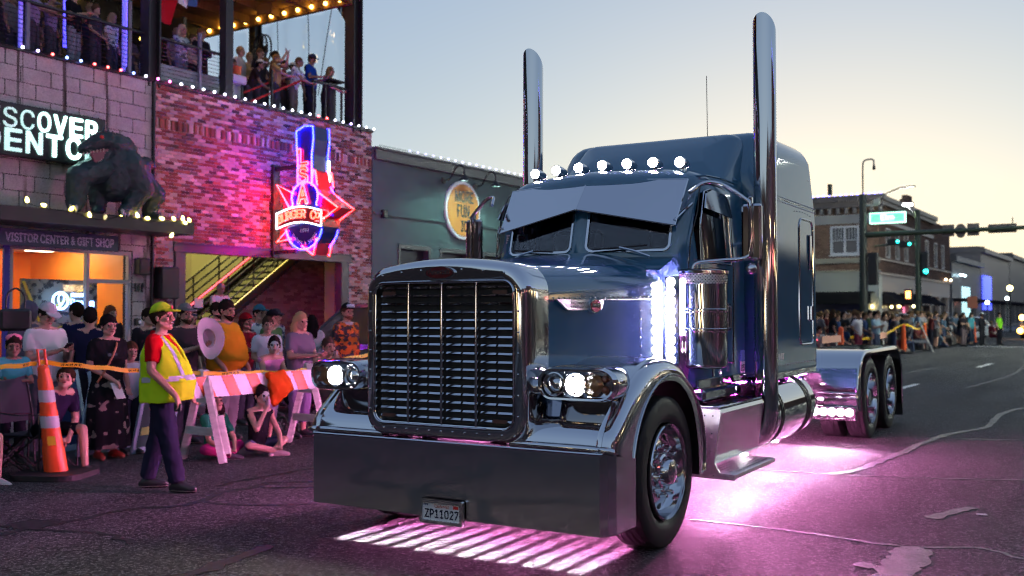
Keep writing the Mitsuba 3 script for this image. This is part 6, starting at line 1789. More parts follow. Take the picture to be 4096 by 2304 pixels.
for i, (x, y) in enumerate(((-19.4, 10.4), (-19.6, 11.2), (-19.5, 12.0), (-20.9, 10.6), (-21.0, 12.9), (-19.3, 12.75), (-20.0, 14.2), (-20.6, 15.1), (-19.3, 17.2), (-19.2, 18.3), (-19.5, 17.9), (-19.3, 16.9), (-18.95, 18.35), (-18.7, 17.0))):
    person(f'deck guest {["in a dark shirt", "in a grey top", "in a black cap", "in a pale shirt", "in a brown top", "in a navy jacket", "with long hair", "with folded arms", "in tan", "in a maroon top", "half hidden by the rail", "in white", "in blue stripes", "in a black vest"][i]} in the second row of the deck crowd', x, y, -80 + (i * 53) % 60 - 30, z=DK, group=DG, lod=0 if y < 14 else 1, h=1.62 + .03 * (i % 6), girth=1.0 + .05 * (i % 5), arms=('down', 'low') if i % 3 else ('cross', 'cross'),
           top=[(.03, .03, .04), (.2, .2, .2), (.05, .05, .06), (.45, .42, .4), (.14, .08, .05), (.03, .04, .1), (.1, .08, .12), (.06, .06, .06), (.35, .24, .13), (.15, .03, .04), (.05, .04, .05), (.5, .48, .46), (.15, .2, .35), (.02, .02, .02)][i], hat='cap' if i % 5 == 2 else None, style='long' if i % 4 == 2 else 'short', skin=SK[i % 4], hair=[(.02, .015, .01), (.10, .06, .03), (.25, .17, .1)][i % 3])
# ================================================================ things in the near street
BR = thing('barricade', 'white A-frame barricade with an orange striped board beside the marshal', 'barricade')


def a_frame(key, x, y, h=1.02, spread=.34, mat='weathered_wood', thick=.045, w=.10, z0=0):
    for s in (1, -1):
        put('leg', tube([(x + s * spread, y, z0 + .01), (x + s * .02, y, z0 + h)], w * .62, 4, flat=.5), mat, key)
    put('brace', bx(x - spread * .70, x + spread * .70, y - thick, y - thick + .03, z0 + .30, z0 + .39), mat, key)
    put('brace', bx(x - spread * .35, x + spread * .35, y - thick, y - thick + .03, z0 + .66, z0 + .75), mat, key)


a_frame(BR, -9.03, 7.42)
a_frame(BR, -9.10, 9.12)
L_ = 2.10
put('board', bx(-8.985, -8.965, 7.22, 9.32, .715, .955), 'plastic', BR, color=(.62, .58, .60))
for i in range(6):
    y = 7.25 + i * .36
    p = Polygon([(y, .955), (y + .17, .955), (y + .30, .715), (y + .13, .715)]).intersection(sbox(7.225, .716, 9.315, .954))
    if p.area > .003:
        put('stripe', ext_yz(p, -8.965, -8.961), 'plastic', BR, color=(.70, .10, .015))
put('prop', tube([(-8.72, 7.52, .10), (-8.83, 7.50, .52)], .05, 4, flat=.35), 'weathered_wood', BR)

CN = thing('channelizer', 'tall orange channelizer post with white bands on a black rubber base', 'traffic post')
cx, cy = -9.44, 5.93


def lean(m):
    m = m.copy()
    A = np.eye(4)
    A[0, 2] = -.06
    A[1, 2] = -.11
    m.apply_transform(A)
    m.apply_translation((cx, cy, 0))
    return m


prof = [(.115, .06), (.105, .30), (.098, .305), (.094, .42), (.088, .50), (.086, .66), (.079, .68), (.074, .84), (.071, .98), (.060, 1.0), (.056, 1.10), (.03, 1.13), (0, 1.13)]
put('post', lean(lathe(prof, 28)), 'plastic', CN, smooth=35, color=(.68, .075, .012))
for z0, z1, r0, r1 in ((.50, .62, .0895, .0885), (.76, .88, .0795, .0755)):
    put('white_band', lean(lathe([(r0, z0), (r1, z1)], 28)), 'reflect_tape', CN, smooth=True)
put('handle', lean(tube([(0, -.038, 1.12), (0, -.038, 1.29), (0, .038, 1.29), (0, .038, 1.12)], .015, 6)), 'plastic', CN, color=(.68, .075, .012))
put('base', mv(ext_xy(rrect(.72, .72, .20, cx=0, cy=0), 0.002, .055), (cx - .02, cy, 0), rz=.5), 'rubber', CN)
put('sticker', lean(mv(bx(.101, .105, -.04, .035, .33, .42), (0, 0, 0), rz=-.6)), 'plastic', CN, color=(.60, .40, .02))

TPm = 'plastic'


def tape(pts, label, w=.024):
    p = curve(pts, 12)
    p[:, 2] += .006 * np.sin(np.arange(len(p)) * .9)
    tw = .35 * np.sin(np.arange(len(p)) * .33)
    up = np.stack([np.sin(tw), 0 * tw, np.cos(tw)], 1) * w
    key = thing('caution_tape', label, 'tape')
    P = np.stack([p - up, p + up], 1)
    put('strip', grid(P), 'plastic', key, smooth=True, color=(.72, .42, .015))
    ink = []
    for i in range(3, len(p) - 3):
        if (i // 5) % 3 == 1:
            for t in (.15, .5):
                a, b = p[i] * (1 - t) + p[i + 1] * t, p[i] * (1 - t - .22) + p[i + 1] * (t + .22)
                ink.append(grid(np.array([[a - up[i] * .45 + [.003, 0, 0], a + up[i] * .45 + [.003, 0, 0]], [b - up[i] * .45 + [.003, 0, 0], b + up[i] * .45 + [.003, 0, 0]]])))
    put('print', cat(*ink), 'plastic', key, color=(.03, .02, .01), kind='stuff')


tape([(-9.55, 4.6, 1.10), (-9.58, 5.3, 1.12), (-9.54, 5.76, 1.145)], 'yellow caution tape left of the orange channelizer')
tape([(-9.54, 5.78, 1.16), (-9.36, 6.25, 1.10), (-9.2, 6.8, 1.03), (-9.0, 7.4, .99)], 'yellow caution tape between channelizer and barricade')
tape([(-8.95, 7.35, .985), (-8.97, 8.0, .965), (-9.0, 8.7, .94), (-9.1, 9.2, .965), (-9.35, 10.0, 1.03), (-9.7, 11.2, 1.08), (-9.8, 12.5, 1.15)], 'yellow caution tape running along the barricade towards the truck')

for i, (x, y, lb) in enumerate(((-9.95, 6.02, 'black folding camp chair under the boy in navy'), (-9.98, 5.48, 'grey and red folding camp chair left of the orange channelizer'))):
    CH = thing('camp_chair', lb, 'chair')
    M = T().translate([x, y, 0]).rotate([0, 0, 1], -70)
    pk = dict(M=M)
    w, d = .30, .26
    for s in (1, -1):
        put('leg', tube([(s * w, d, .0), (-s * w, d, .42)], .011, 6), 'steel_dark', CH, **pk)
        put('leg', tube([(s * w, -d, .0), (-s * w, -d, .42)], .011, 6), 'steel_dark', CH, **pk)
        put('leg', tube([(s * w, d, .02), (s * w, -d, .42)], .011, 6), 'steel_dark', CH, **pk)
        put('leg', tube([(s * w, -d, .02), (s * w, d, .42)], .011, 6), 'steel_dark', CH, **pk)
        put('post', tube([(s * w, -d, .0), (s * w, -d - .04, .58), (s * w, -d - .13, .98)], .011, 6), 'steel_dark', CH, **pk)
        put('arm_rest', grid(np.array([[(s * (w - .03), -d - .02, .64), (s * (w + .05), -d - .02, .64)], [(s * (w - .03), 0, .61), (s * (w + .05), 0, .61)], [(s * (w - .03), d + .04, .62), (s * (w + .05), d + .04, .62)]])), 'cloth', CH, smooth=True, color=(.16, .02, .02) if i else (.03, .028, .03), **pk)
        put('post', tube([(s * w, d, .0), (s * w, d + .02, .62)], .011, 6), 'steel_dark', CH, **pk)
    put('seat', grid(np.array([[(u * .29, v * .27, .40 - .06 * (1 - u * u) * (1 - v * v)) for v in np.linspace(-1, 1, 7)] for u in np.linspace(-1, 1, 7)])), 'cloth', CH, smooth=True, color=(.05, .045, .055), **pk)
    put('back', grid(np.array([[(u * .30, -d - .04 - .10 * v - .05 * (1 - u * u), .50 + .48 * v - .04 * (1 - u * u) * v) for v in np.linspace(0, 1, 6)] for u in np.linspace(-1, 1, 7)])), 'cloth', CH, smooth=True, color=(.075, .068, .085), **pk)
    if i:
        put('cup_holder', mv(lathe([(.0, -.12), (.045, -.12), (.05, 0)], 14), (.36, .2, .62)), 'cloth', CH, color=(.2, .02, .02), **pk)

for i, (x, y, col, lb) in enumerate(((-10.85, 7.15, (.02, .05, .16), 'sandwich board with a navy poster behind the seated boy'), (-10.5, 7.62, (.02, .07, .06), 'sandwich board with a dark green poster and red circle left of the marshal'))):
    K = thing('sandwich_board', lb, 'sandwich board')
    M = T().translate([x, y, 0]).rotate([0, 0, 1], 98)
    for s in (1, -1):
        R = trimesh.transformations.rotation_matrix(s * .24, [1, 0, 0])

        def pl(m):
            m = m.copy()
            m.apply_transform(R)
            m.apply_translation((0, -s * .24, 0))
            return m
        put('frame', pl(ext_xz(sbox(-.31, 0, .31, .98).difference(sbox(-.26, .07, .26, .93)), -.015, .015)), 'plastic', K, color=(.40, .50, .62), M=M)
        put('poster', pl(bx(-.27, .27, -.006, .006, .06, .94)), 'plastic', K, color=col, M=M)
        put('poster_print', pl(ext_xz(Point(0, .62).buffer(.17) if i else sbox(-.18, .55, .18, .68), -.009 if s > 0 else .006, -.006 if s > 0 else .009)), 'plastic', K, color=(.35, .03, .05) if i else (.3, .42, .6), M=M)
        put('poster_print', pl(ext_xz(sbox(-.22, .22, .22, .32), -.009 if s > 0 else .006, -.006 if s > 0 else .009)), 'plastic', K, color=(.28, .45, .10) if i else (.25, .35, .5), M=M)

HB = thing('handbag', 'black handbag with a tall loop handle behind the man in white', 'bag')
put('body', mv(bx(-.17, .17, -.07, .07, 0, .26, .03), (-11.3, 6.55, 1.45), rz=1.2), 'plastic', HB, color=(.012, .012, .014))
put('strap', mv(tube(curve([(-.10, 0, .25), (-.09, 0, .42), (0, 0, .50), (.09, 0, .42), (.10, 0, .25)], 4), .012, 6), (-11.3, 6.55, 1.45), rz=1.2), 'plastic', HB, color=(.012, .012, .014))
OB = thing('orange_bag', 'crumpled orange bag hanging on the barricade board', 'bag')
m = tri(m3.Manifold.batch_hull([m3.Manifold.sphere(r, 14).translate(p) for r, p in ((.04, (-8.93, 8.30, .93)), (.04, (-8.93, 8.52, .93)), (.05, (-8.91, 8.40, .70)), (.03, (-8.90, 8.36, .58)), (.05, (-8.9, 8.60, .76)))]).refine_to_length(.03))
m.vertices += m.vertex_normals * ((meshkit.fbm(m.vertices * 14, 3) - .5) * .07)[:, None]
put('cloth', m, 'cloth', OB, smooth=True, color=(.70, .085, .015))
SR = thing('stroller', 'small black stroller behind the blonde woman', 'stroller')
for y in (9.80, 10.45):
    for x in (-9.9, -10.3):
        k = put('wheel', mv(trimesh.creation.torus(.10, .022, 24, 8), (x, y, .122), ry=PI / 2), 'rubber', SR)
        put('spokes', cat(*[tube([(x, y, .122), (x, y + .09 * math.cos(a), .122 + .09 * math.sin(a))], .008, 4) for a in np.linspace(0, 2 * PI, 6)[:-1]]), 'plastic', k, color=(.2, .2, .2))
put('frame', cat(tube([(-9.9, 9.8, .12), (-9.9, 10.3, .55), (-9.9, 10.75, 1.0), (-10.3, 10.75, 1.0), (-10.3, 10.3, .55), (-10.3, 9.8, .12)], .014, 6)), 'steel_dark', SR)
put('frame', tube([(-9.9, 10.45, .12), (-9.9, 10.15, .42), (-10.3, 10.15, .42), (-10.3, 10.45, .12)], .014, 6), 'steel_dark', SR)
put('seat', mv(bx(-.18, .18, -.2, .2, -.03, .03, .02), (-10.1, 10.15, .45), rx=.2), 'cloth', SR, color=(.02, .02, .025))
put('seat_back', mv(bx(-.18, .18, -.03, .03, 0, .45, .02), (-10.1, 10.36, .48), rx=-.3), 'cloth', SR, color=(.02, .02, .025))


def car(name, label, x, y, rz, col, L=4.7, W=1.86, H=1.70, lights=None, group=None):
    key = thing(name, label, 'car', group)
    M = T().translate([x, y, 0]).rotate([0, 0, 1], rz)          # drives along +y
    f = H / 1.7
    low = [(-L / 2, .35), (-L / 2 + .02, .80 * f), (-L / 2 + .12, 1.02 * f), (L / 2 - 1.25, 1.05 * f), (L / 2 - .35, .93 * f), (L / 2 - .06, .78 * f), (L / 2, .40), (L / 2 - .1, .28), (-L / 2 + .1, .28)]
    p = Polygon(low)
    for wy in (-L / 2 + .88, L / 2 - .92):
        p = p.difference(Point(wy, .33).buffer(.40, quad_segs=8))
    sec = []
    m = ext_yz(p.buffer(.05).buffer(-.05), -W / 2 + .05, W / 2 - .05)
    put('body', cat(m, ext_yz(p.buffer(-.06), -W / 2, W / 2)), 'gloss', key, color=col, M=M)
    cab_ = [(-L / 2 + .25, 1.02 * f), (-L / 2 + .75, H - .06), (-L / 2 + 1.2, H), (L / 2 - 2.35, H - .02), (L / 2 - 1.95, H - .10), (L / 2 - 1.15, 1.04 * f)]
    b0 = np.array([(s * (W / 2 - .06), y_, z_) for y_, z_ in (cab_[0], cab_[-1]) for s in (1, -1)])
    t0 = np.array([(s * (W / 2 - .24), y_, z_) for y_, z_ in cab_[1:-1] for s in (1, -1)])
    gl = trimesh.convex.convex_hull(np.vstack([b0, t0]))
    put('glass', gl, 'gloss', key, color=(.010, .010, .012), M=M)
    put('roof', trimesh.convex.convex_hull(np.vstack([t0 + [0, 0, -.05], t0 * [.96, 1, 1] + [0, 0, .012]])), 'gloss', key, color=col, M=M)
    for s in (1, -1):
        for i in range(len(cab_) - 1):
            a, b = cab_[i], cab_[i + 1]
        put('pillar', tube([(s * (W / 2 - .06), *cab_[0]), (s * (W / 2 - .235), *cab_[1]), (s * (W / 2 - .235), cab_[2][0], cab_[2][1] - .01), (s * (W / 2 - .235), cab_[3][0], cab_[3][1] - .01), (s * (W / 2 - .235), *cab_[4]), (s * (W / 2 - .055), *cab_[5])], .03, 6), 'gloss', key, color=col, M=M)
        put('pillar', tube([(s * (W / 2 - .05), -.2, 1.04 * f), (s * (W / 2 - .225), -.3, H - .03)], .025, 6), 'gloss', key, color=col, M=M)
        put('door_mirror', mv(bx(-.09, .09, -.05, .05, -.06, .06, .02), (s * (W / 2 + .06), L / 2 - 1.5, 1.12 * f)), 'gloss', key, color=col, M=M)
        for wy in (-L / 2 + .88, L / 2 - .92):
            k = put('wheel', mv(lathe([(0, .09), (.10, .10), (.20, .08), (.215, .10), (.215, -.05)], 24, 'x'), (s * (W / 2 - .11), wy, .33), s=None) if s > 0 else mir(mv(lathe([(0, .09), (.10, .10), (.20, .08), (.215, .10), (.215, -.05)], 24, 'x'), (W / 2 - .11, wy, .33))), 'brushed', key, M=M)
            t = lathe([(.215, .10), (.30, .11), (.33, .08), (.33, -.08), (.30, -.11), (.2, -.1)], 28, 'x')
            put('tyre', mv(t, (s * (W / 2 - .12), wy, .33)), 'rubber', k, smooth=35, M=M)
        put('headlight', mv(bx(-.20, .20, -.03, .05, -.07, .07, .03), (s * (W / 2 - .30), L / 2 - .06, .72 * f)), 'gloss', key, color=(.4, .4, .42), M=M)
        if lights is not None:
            put('tail_light', mv(bx(-.08, .08, -.03, .03, -.12, .12, .02), (s * (W / 2 - .14), -L / 2 - .005, .85 * f)), 'lamp_glass', key, emit=lights, weight=.1, M=M)
        else:
            put('tail_light', mv(bx(-.08, .08, -.03, .03, -.12, .12, .02), (s * (W / 2 - .14), -L / 2 - .005, .85 * f)), 'gloss', key, color=(.25, .01, .01), M=M)
    return key


car('parked_car', 'black sport utility car parked by the kerb behind the camouflage jacket', -12.15, 14.3, 180, (.008, .009, .014), L=4.9, W=1.95, H=1.86)
car('parked_car', 'dark blue car parked at the kerb behind the black car', -12.2, 20.3, 180, (.012, .018, .05), L=4.6, W=1.85, H=1.5)
# ================================================================ the far side of the crossing
CB = thing('corner_building', 'two storey dark brick corner building with cornice and white framed windows', 'building')
put('wall', cat(wall_x(77.02, 106, 4.7, 10.2, [(y, y + 1.35, 6.0, 8.3) for y in (79.2, 82.4, 85.6, 90.5, 94.0, 98, 101.5)], -18.4, -18.0)), 'far_brick', CB)
put('side_wall', ext_xz(sbox(-46, 4.95, -18.0, 10.2).difference(sbox(-21.55, 6.2, -19.4, 8.4)).difference(sbox(-26.5, 6.2, -24.3, 8.4)), 77, 77.4), 'far_brick', CB)
put('floor_slab', bx(-45, -18.4, 77.4, 106, 4.6, 4.7), 'steel_dark', CB)
put('upper_floor', bx(-45, -18.6, 77.6, 106, 10.0, 10.1), 'steel_dark', CB)
put('shop_wall', cat(bx(-46, -18.6, 77.02, 77.4, 3.2, 4.95)), 'plastic', CB, color=(.24, .25, .24))
put('shop_wall', cat(bx(-18.4, -18.02, 77.9, 106, 3.3, 4.7)), 'plastic', CB, color=(.30, .24, .23))
put('corner_pier', bx(-19.0, -17.98, 76.98, 77.9, 0, 4.9), 'plastic', CB, color=(.36, .38, .35))
for i in range(6):
    put('pier', bx(-18.3, -17.97, 82.5 + i * 4.4, 83.1 + i * 4.4, 0, 3.3), 'plastic', CB, color=(.26, .2, .19))
put('string_course', cat(bx(-46, -17.9, 76.85, 77.0, 5.55, 5.95), bx(-46, -17.92, 76.9, 77.0, 4.9, 5.02)), 'plastic', CB, color=(.27, .25, .20))
put('string_course', cat(bx(-18.0, -17.88, 77.0, 106, 4.65, 4.85), bx(-18.0, -17.9, 77, 106, 5.75, 5.9)), 'plastic', CB, color=(.25, .19, .17))
put('frieze', bx(-46, -17.93, 76.9, 77.0, 8.55, 9.25), 'plastic', CB, color=(.25, .25, .27))
put('frieze', bx(-18.0, -17.9, 77.0, 97.5, 8.6, 8.9), 'plastic', CB, color=(.24, .2, .2))
put('cornice', cat(bx(-46, -17.4, 76.4, 77, 10.2, 10.62), bx(-46, -17.6, 76.6, 77, 9.75, 10.2)), 'plastic', CB, color=(.085, .07, .075))
put('cornice', cat(bx(-18.0, -17.5, 77.0, 97.4, 10.2, 10.55), bx(-18.0, -17.65, 77, 97.4, 9.9, 10.2)), 'plastic', CB, color=(.10, .08, .08))
for i in range(22):
    put('dentil', bx(-17.9 - i * .62, -17.66 - i * .62, 76.62, 76.9, 9.30, 9.72), 'plastic', CB, color=(.20, .18, .18))
put('parapet', cat(bx(-18.4, -17.95, 86, 89.4, 10.5, 11.2), bx(-18.4, -17.95, 86.8, 88.6, 11.2, 11.6)), 'far_brick', CB)
for x0 in (-21.55, -26.5):
    k = put('window', ext_xz(sbox(x0, 6.2, x0 + 2.15, 8.4).difference(sbox(x0 + .16, 6.36, x0 + 1.0, 8.24)).difference(sbox(x0 + 1.15, 6.36, x0 + 1.99, 8.24)), 76.93, 77.1), 'plastic', CB, color=(.52, .52, .56))
    put('glazing_bar', cat(*[bx(x0 + a, x0 + a + .05, 77.0, 77.05, 7.3, 8.24) for a in (.36, .58, .8, 1.36, 1.58, 1.8)], bx(x0 + .16, x0 + 2.0, 76.98, 77.05, 7.26, 7.33)), 'plastic', k, color=(.45, .45, .48))
    put('pane', bx(x0, x0 + 2.15, 77.12, 77.16, 6.2, 8.4), 'gloss', k, color=(.05, .045, .06))
    put('sill', bx(x0 - .1, x0 + 2.25, 76.85, 77.0, 6.08, 6.2), 'plastic', k, color=(.5, .5, .52))
for y in (79.2, 82.4, 85.6, 90.5, 94.0, 98, 101.5):
    k = put('window', ext_yz(sbox(y, 6.0, y + 1.35, 8.3).difference(sbox(y + .12, 6.12, y + 1.23, 8.18)), -18.1, -17.94), 'plastic', CB, color=(.36, .33, .33))
    put('pane', bx(-18.2, -18.15, y, y + 1.35, 6.0, 8.3), 'gloss', k, color=(.10, .09, .10))
put('awning', ext_xz(Polygon([(-46, 2.45), (-18.3, 2.45), (-18.3, 3.35), (-46, 3.35)]), 75.6, 75.66), 'cloth', CB, color=(.012, .012, .014))
put('awning', cat(bx(-46, -18.3, 75.66, 77, 3.3, 3.36)), 'cloth', CB, color=(.012, .012, .014))
for a, b in ((78.2, 82.0), (84.0, 91.5), (92.5, 96.0)):
    put('awning', trimesh.convex.convex_hull(np.array([(-17.98, a, 3.4), (-17.98, b, 3.4), (-16.7, a, 2.55), (-16.7, b, 2.55), (-16.7, a, 2.4), (-16.7, b, 2.4), (-17.98, a, 2.5), (-17.98, b, 2.5)])), 'cloth', CB, color=(.018, .017, .022))
put('shop_glass', cat(bx(-45, -19.0, 77.15, 77.2, .4, 3.2)), 'gloss', CB, color=(.02, .02, .06))
put('shop_glass', cat(bx(-18.35, -18.3, 78, 106, .4, 3.3)), 'gloss', CB, color=(.035, .028, .03))
put('awning_lettering', cat(*[bx(-16.69, -16.68, 86 + q, 86.25 + q, 2.42, 2.53) for q in (0, .4, .8, 1.7, 2.1, 2.5, 3.4, 3.8, 4.2)]), 'plastic', CB, color=(.3, .28, .26), kind='stuff')
put('shop_light', bx(-18.29, -18.26, 86.2, 87.6, 1.2, 2.3), 'lamp_glass', CB, emit=(.55, .10, .2), weight=.1)
for i, (x, y, z, c) in enumerate(((-18.45, 76.8, 2.25, (1, .72, .22)), (-17.9, 80.5, 2.25, (1, .75, .25)), (-17.9, 83.2, 2.3, (1, .75, .25)), (-17.9, 88.5, 2.35, (1, .85, .4)), (-17.8, 93.8, 3.1, (1, .72, .2)), (-17.8, 95.1, 3.1, (1, .72, .2)), (-17.8, 96.4, 3.1, (1, .72, .2)), (-17.7, 102.0, 5.0, (1, .72, .4)), (-17.7, 104.6, 5.0, (1, .72, .4)))):
    put('wall_lamp', mv(trimesh.creation.icosphere(2, .11), (x, y, z)), 'lamp_glass', CB, emit=np.array(c) * 6, weight=.1)
SLF = thing('light_string', 'string of blue bulbs along the corner building cornice', 'string lights')
for i in range(26):
    put('bulb', mv(trimesh.creation.icosphere(1, .07), (-17.7 - i * .42, 76.5, 10.68)), 'lamp_glass', SLF, emit=np.array([.12, .10, 1.0]) * 5, weight=.04)
put('wire', tube([(-17.5, 76.5, 10.63), (-29, 76.5, 10.63)], .015, 4), 'black_plastic', SLF)
SLF2 = thing('light_string', 'string of blue bulbs along the roof line across the street', 'string lights')
for i in range(60):
    put('bulb', mv(trimesh.creation.icosphere(1, .07), (13.4, 9.5 + i * 1.1, 8.3 if i < 13 else 6.9 + .4 * math.sin(i * .35))), 'lamp_glass', SLF2, emit=np.array([.10, .08, 1.0]) * 6, weight=.04)
for i, (y0, y1, h, c, lb) in enumerate(((107, 125, 7.6, (.10, .10, .12), 'low dark shop building beyond the corner building'), (125.5, 150, 9.4, (.20, .16, .15), 'pale parapet building further down the street'), (150.5, 200, 10.0, (.13, .11, .11), 'dark building at the far end of the left side'))):
    K = thing('far_building', lb, 'building')
    put('wall', bx(-40, -18.0, y0, y1, 0, h), 'plastic', K, color=c)
    put('cornice', bx(-18.0, -17.5, y0, y1, h - .6, h - .1), 'plastic', K, color=np.array(c) * 1.25)
    put('cornice', bx(-40, -17.6, y0 - .12, y0, h - .55, h + .1), 'plastic', K, color=np.array(c) * .9)
    for j in range(int((y1 - y0) / 5)):
        put('shop_window', bx(-18.0, -17.94, y0 + 1 + j * 5, y0 + 4.4 + j * 5, .5, 3.0), 'gloss', K, color=(.05, .045, .05))
    put('awning', bx(-18.0, -16.6, y0 + .5, y1 - .5, 3.0, 3.3), 'cloth', K, color=(.03, .025, .03))
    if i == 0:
        put('glowing_wall', bx(-18.0, -17.93, 112.5, 117.5, .3, 4.6), 'lamp_glass', K, emit=(.22, .42, .46), weight=.1)  # lamplight on this wall is put in as its own glow
        for q in range(3):
            put('lamp', mv(trimesh.creation.icosphere(1, .12), (-17.6, 109.5 + q * 1.4, 5.7)), 'lamp_glass', K, emit=np.array((.6, .9, 1)) * 5, weight=.05)
    if i == 1:
        put('blue_panel', bx(-17.95, -17.7, 126, 131.5, 2.2, 6.2), 'lamp_glass', K, emit=(.03, .05, .85), weight=.2)
K = thing('far_building', 'dark flat roofed block rising behind the pale parapet building', 'building')
put('wall', bx(-40, -20, 140, 170, 0, 10.2), 'plastic', K, color=(.06, .055, .055))
put('roof_plant', cat(bx(-30, -21, 145, 165, 10.2, 10.8)), 'plastic', K, color=(.05, .05, .05))
K = thing('far_building', 'building closing the view at the end of the street', 'building')
put('wall', bx(-60, 30, 320, 340, 0, 15), 'plastic', K, color=(.09, .08, .08))
put('cornice', bx(-60, 30, 319.5, 320, 14, 14.6), 'plastic', K, color=(.11, .1, .1))
for j in range(14):
    put('window', bx(-58 + j * 6, -55 + j * 6, 319.8, 320, 6, 9), 'gloss', K, color=(.04, .04, .05))
K = thing('far_building', 'brick building on the right hand side beyond the crossing', 'building')
put('wall', bx(13.5, 40, 75, 130, 0, 7.2), 'far_brick', K)
put('cornice', bx(13.2, 13.5, 75, 130, 6.8, 7.2), 'plastic', K, color=(.1, .08, .08))

# ---- poles and signals
SP = thing('signal_pole', 'dark traffic signal pole with a long arm and a lit green street sign', 'traffic signal')
px_, py_ = -13.40, 54.0
gm = (.020, .026, .020)
put('pole', lathe([(.24, .14), (.22, .5), (.17, 8.0), (0, 8.02)], 16).apply_translation((px_, py_, 0)), 'plastic', SP, smooth=40, color=gm)
put('thin_pole', tube(curve([(px_, py_, 8.0), (px_ + .01, py_, 9.4), (px_ + .06, py_, 9.74), (px_ + .3, py_, 9.83), (px_ + .55, py_, 9.78), (px_ + .58, py_, 9.5)], 5), .045, 8), 'plastic', SP, color=(.25, .24, .2))
put('thin_lamp', mv(lathe([(0, .15), (.05, .14), (.09, -.06), (.06, -.12), (0, -.12)], 12), (px_ + .58, py_, 9.38)), 'plastic', SP, color=gm)
put('arm', tube([(px_, py_, 5.84), (px_ + 3, py_, 5.86), (px_ + 8, py_, 5.88), (px_ + 10.6, py_, 5.9)], [.15, .13, .10, .08], 10), 'plastic', SP, smooth=50, color=(.03, .042, .026))
put('camera_box', cat(bx(px_ + .15, px_ + .75, py_ - .08, py_ + .08, 7.35, 7.45), bx(px_ + .55, px_ + .85, py_ - .12, py_ + .12, 7.42, 7.70, .03)), 'plastic', SP, color=(.42, .44, .38))
put('sign_frame', bx(px_ + .35, px_ + 2.15, py_ - .10, py_ + .10, 6.40, 6.98, .02), 'lamp_glass', SP, emit=np.array((.42, 1.0, .70)) * 1.1, weight=.3)
sg = put('sign_face', bx(px_ + .42, px_ + 2.08, py_ - .112, py_ - .10, 6.47, 6.91), 'lamp_glass', SP, emit=np.array((.0, .42, .16)), weight=.2, label='lit green street name sign')
put('sign_text', face_ny(text('Elm', .30, .01, True), (px_ + 1.25, py_ - .114, 6.56)), 'lamp_glass', SP, emit=np.array((.55, 1.0, .78)) * 1.2, weight=.1)
put('hanger', cat(bx(px_, px_ + 2.1, py_ - .03, py_ + .03, 7.02, 7.08)), 'plastic', SP, color=gm)
for x, w, h, rnd in ((-9.25, .55, .60, 0), (-8.68, .50, .60, 1), (-8.10, .55, .62, 0), (-6.78, 1.27, .44, 0)):
    s_ = sbox(x - w / 2, 5.90 - h / 2, x + w / 2, 5.90 + h / 2) if not rnd else sbox(x - w / 2, 5.70, x + w / 2, 6.05).union(Point(x, 6.0).buffer(.22)).union(Point(x, 5.70).buffer(.20))
    put('sign_back', ext_xz(s_, py_ + .16, py_ + .19), 'plastic', SP, color=(.10, .085, .08))
put('signal_head', cat(bx(px_ + .25, px_ + .75, py_ - .2, py_ + .15, 3.2, 4.9, .05)), 'black_plastic', SP)
put('finial', cat(tube([(-6.3, py_, 5.9), (-6.3, py_, 6.4)], .03, 6), bx(px_ - 1.9, px_ - 1.7, py_ + .2, py_ + .4, 8.1, 8.7)), 'plastic', SP, color=gm)
SP2 = thing('signal_pole', 'green traffic signal pole with a lit lamp across the side street', 'traffic signal')
px2, py2 = -13.85, 70.0
put('pole', lathe([(.24, .14), (.2, .5), (.17, 8.6), (0, 8.62)], 16).apply_translation((px2, py2, 0)), 'plastic', SP2, smooth=40, color=(.022, .034, .02))
put('lamp_arm', tube(curve([(px2, py2, 8.0), (px2 - .6, py2, 8.8), (px2 - .62, py2, 8.95)], 5), .06, 8), 'plastic', SP2, color=(.2, .22, .16))
put('lamp', mv(bx(-.32, .32, -.15, .15, -.09, .09, .06), (px2 - .62, py2, 9.0)), 'lamp_glass', SP2, emit=np.array((.95, 1, .70)) * 420, weight=6)
put('curved_arm', tube(curve([(px2 - 3.3, py2, 9.0), (px2 - 2.2, py2, 9.7), (px2 - 1.2, py2, 10.12), (px2 - .55, py2, 10.2)], 6), .06, 8), 'plastic', SP2, color=(.28, .26, .2))
put('curved_lamp', mv(bx(-.3, .3, -.12, .12, -.06, .06, .04), (px2 - .4, py2, 10.2)), 'plastic', SP2, color=(.2, .19, .16))
put('side_arm', tube([(px2, py2, 6.5), (px2 - 2.8, py2 + .1, 6.3)], .07, 8), 'plastic', SP2, color=(.03, .04, .025))
for x, z in ((-15.35, 6.55), (-14.6, 6.35)):
    k = put('signal_head', bx(x - .42, x + .20, py2 - .2, py2 + .2, z - .22, z + .22, .05), 'black_plastic', SP2)
    put('green_light', mv(trimesh.creation.icosphere(2, .10), (x + .25, py2 - .15, z)), 'lamp_glass', k, emit=np.array((.0, .9, .75)) * 3, weight=.05)
k = put('signal_head', bx(px2 + .20, px2 + .62, py2 - .2, py2 + .15, 4.2, 5.8, .05), 'black_plastic', SP2)
put('green_light', mv(trimesh.creation.icosphere(2, .15), (px2 + .52, py2 - .2, 4.5)), 'lamp_glass', k, emit=np.array((.0, .9, .75)) * 4, weight=.05)
k = put('hand_signal', bx(px2 - .85, px2 - .35, py2 - .2, py2 + .1, 2.6, 3.35, .04), 'black_plastic', SP2)
put('orange_hand', bx(px2 - .76, px2 - .44, py2 - .22, py2 - .2, 2.72, 3.22), 'lamp_glass', k, emit=np.array((1, .30, .04)) * 4, weight=.05)
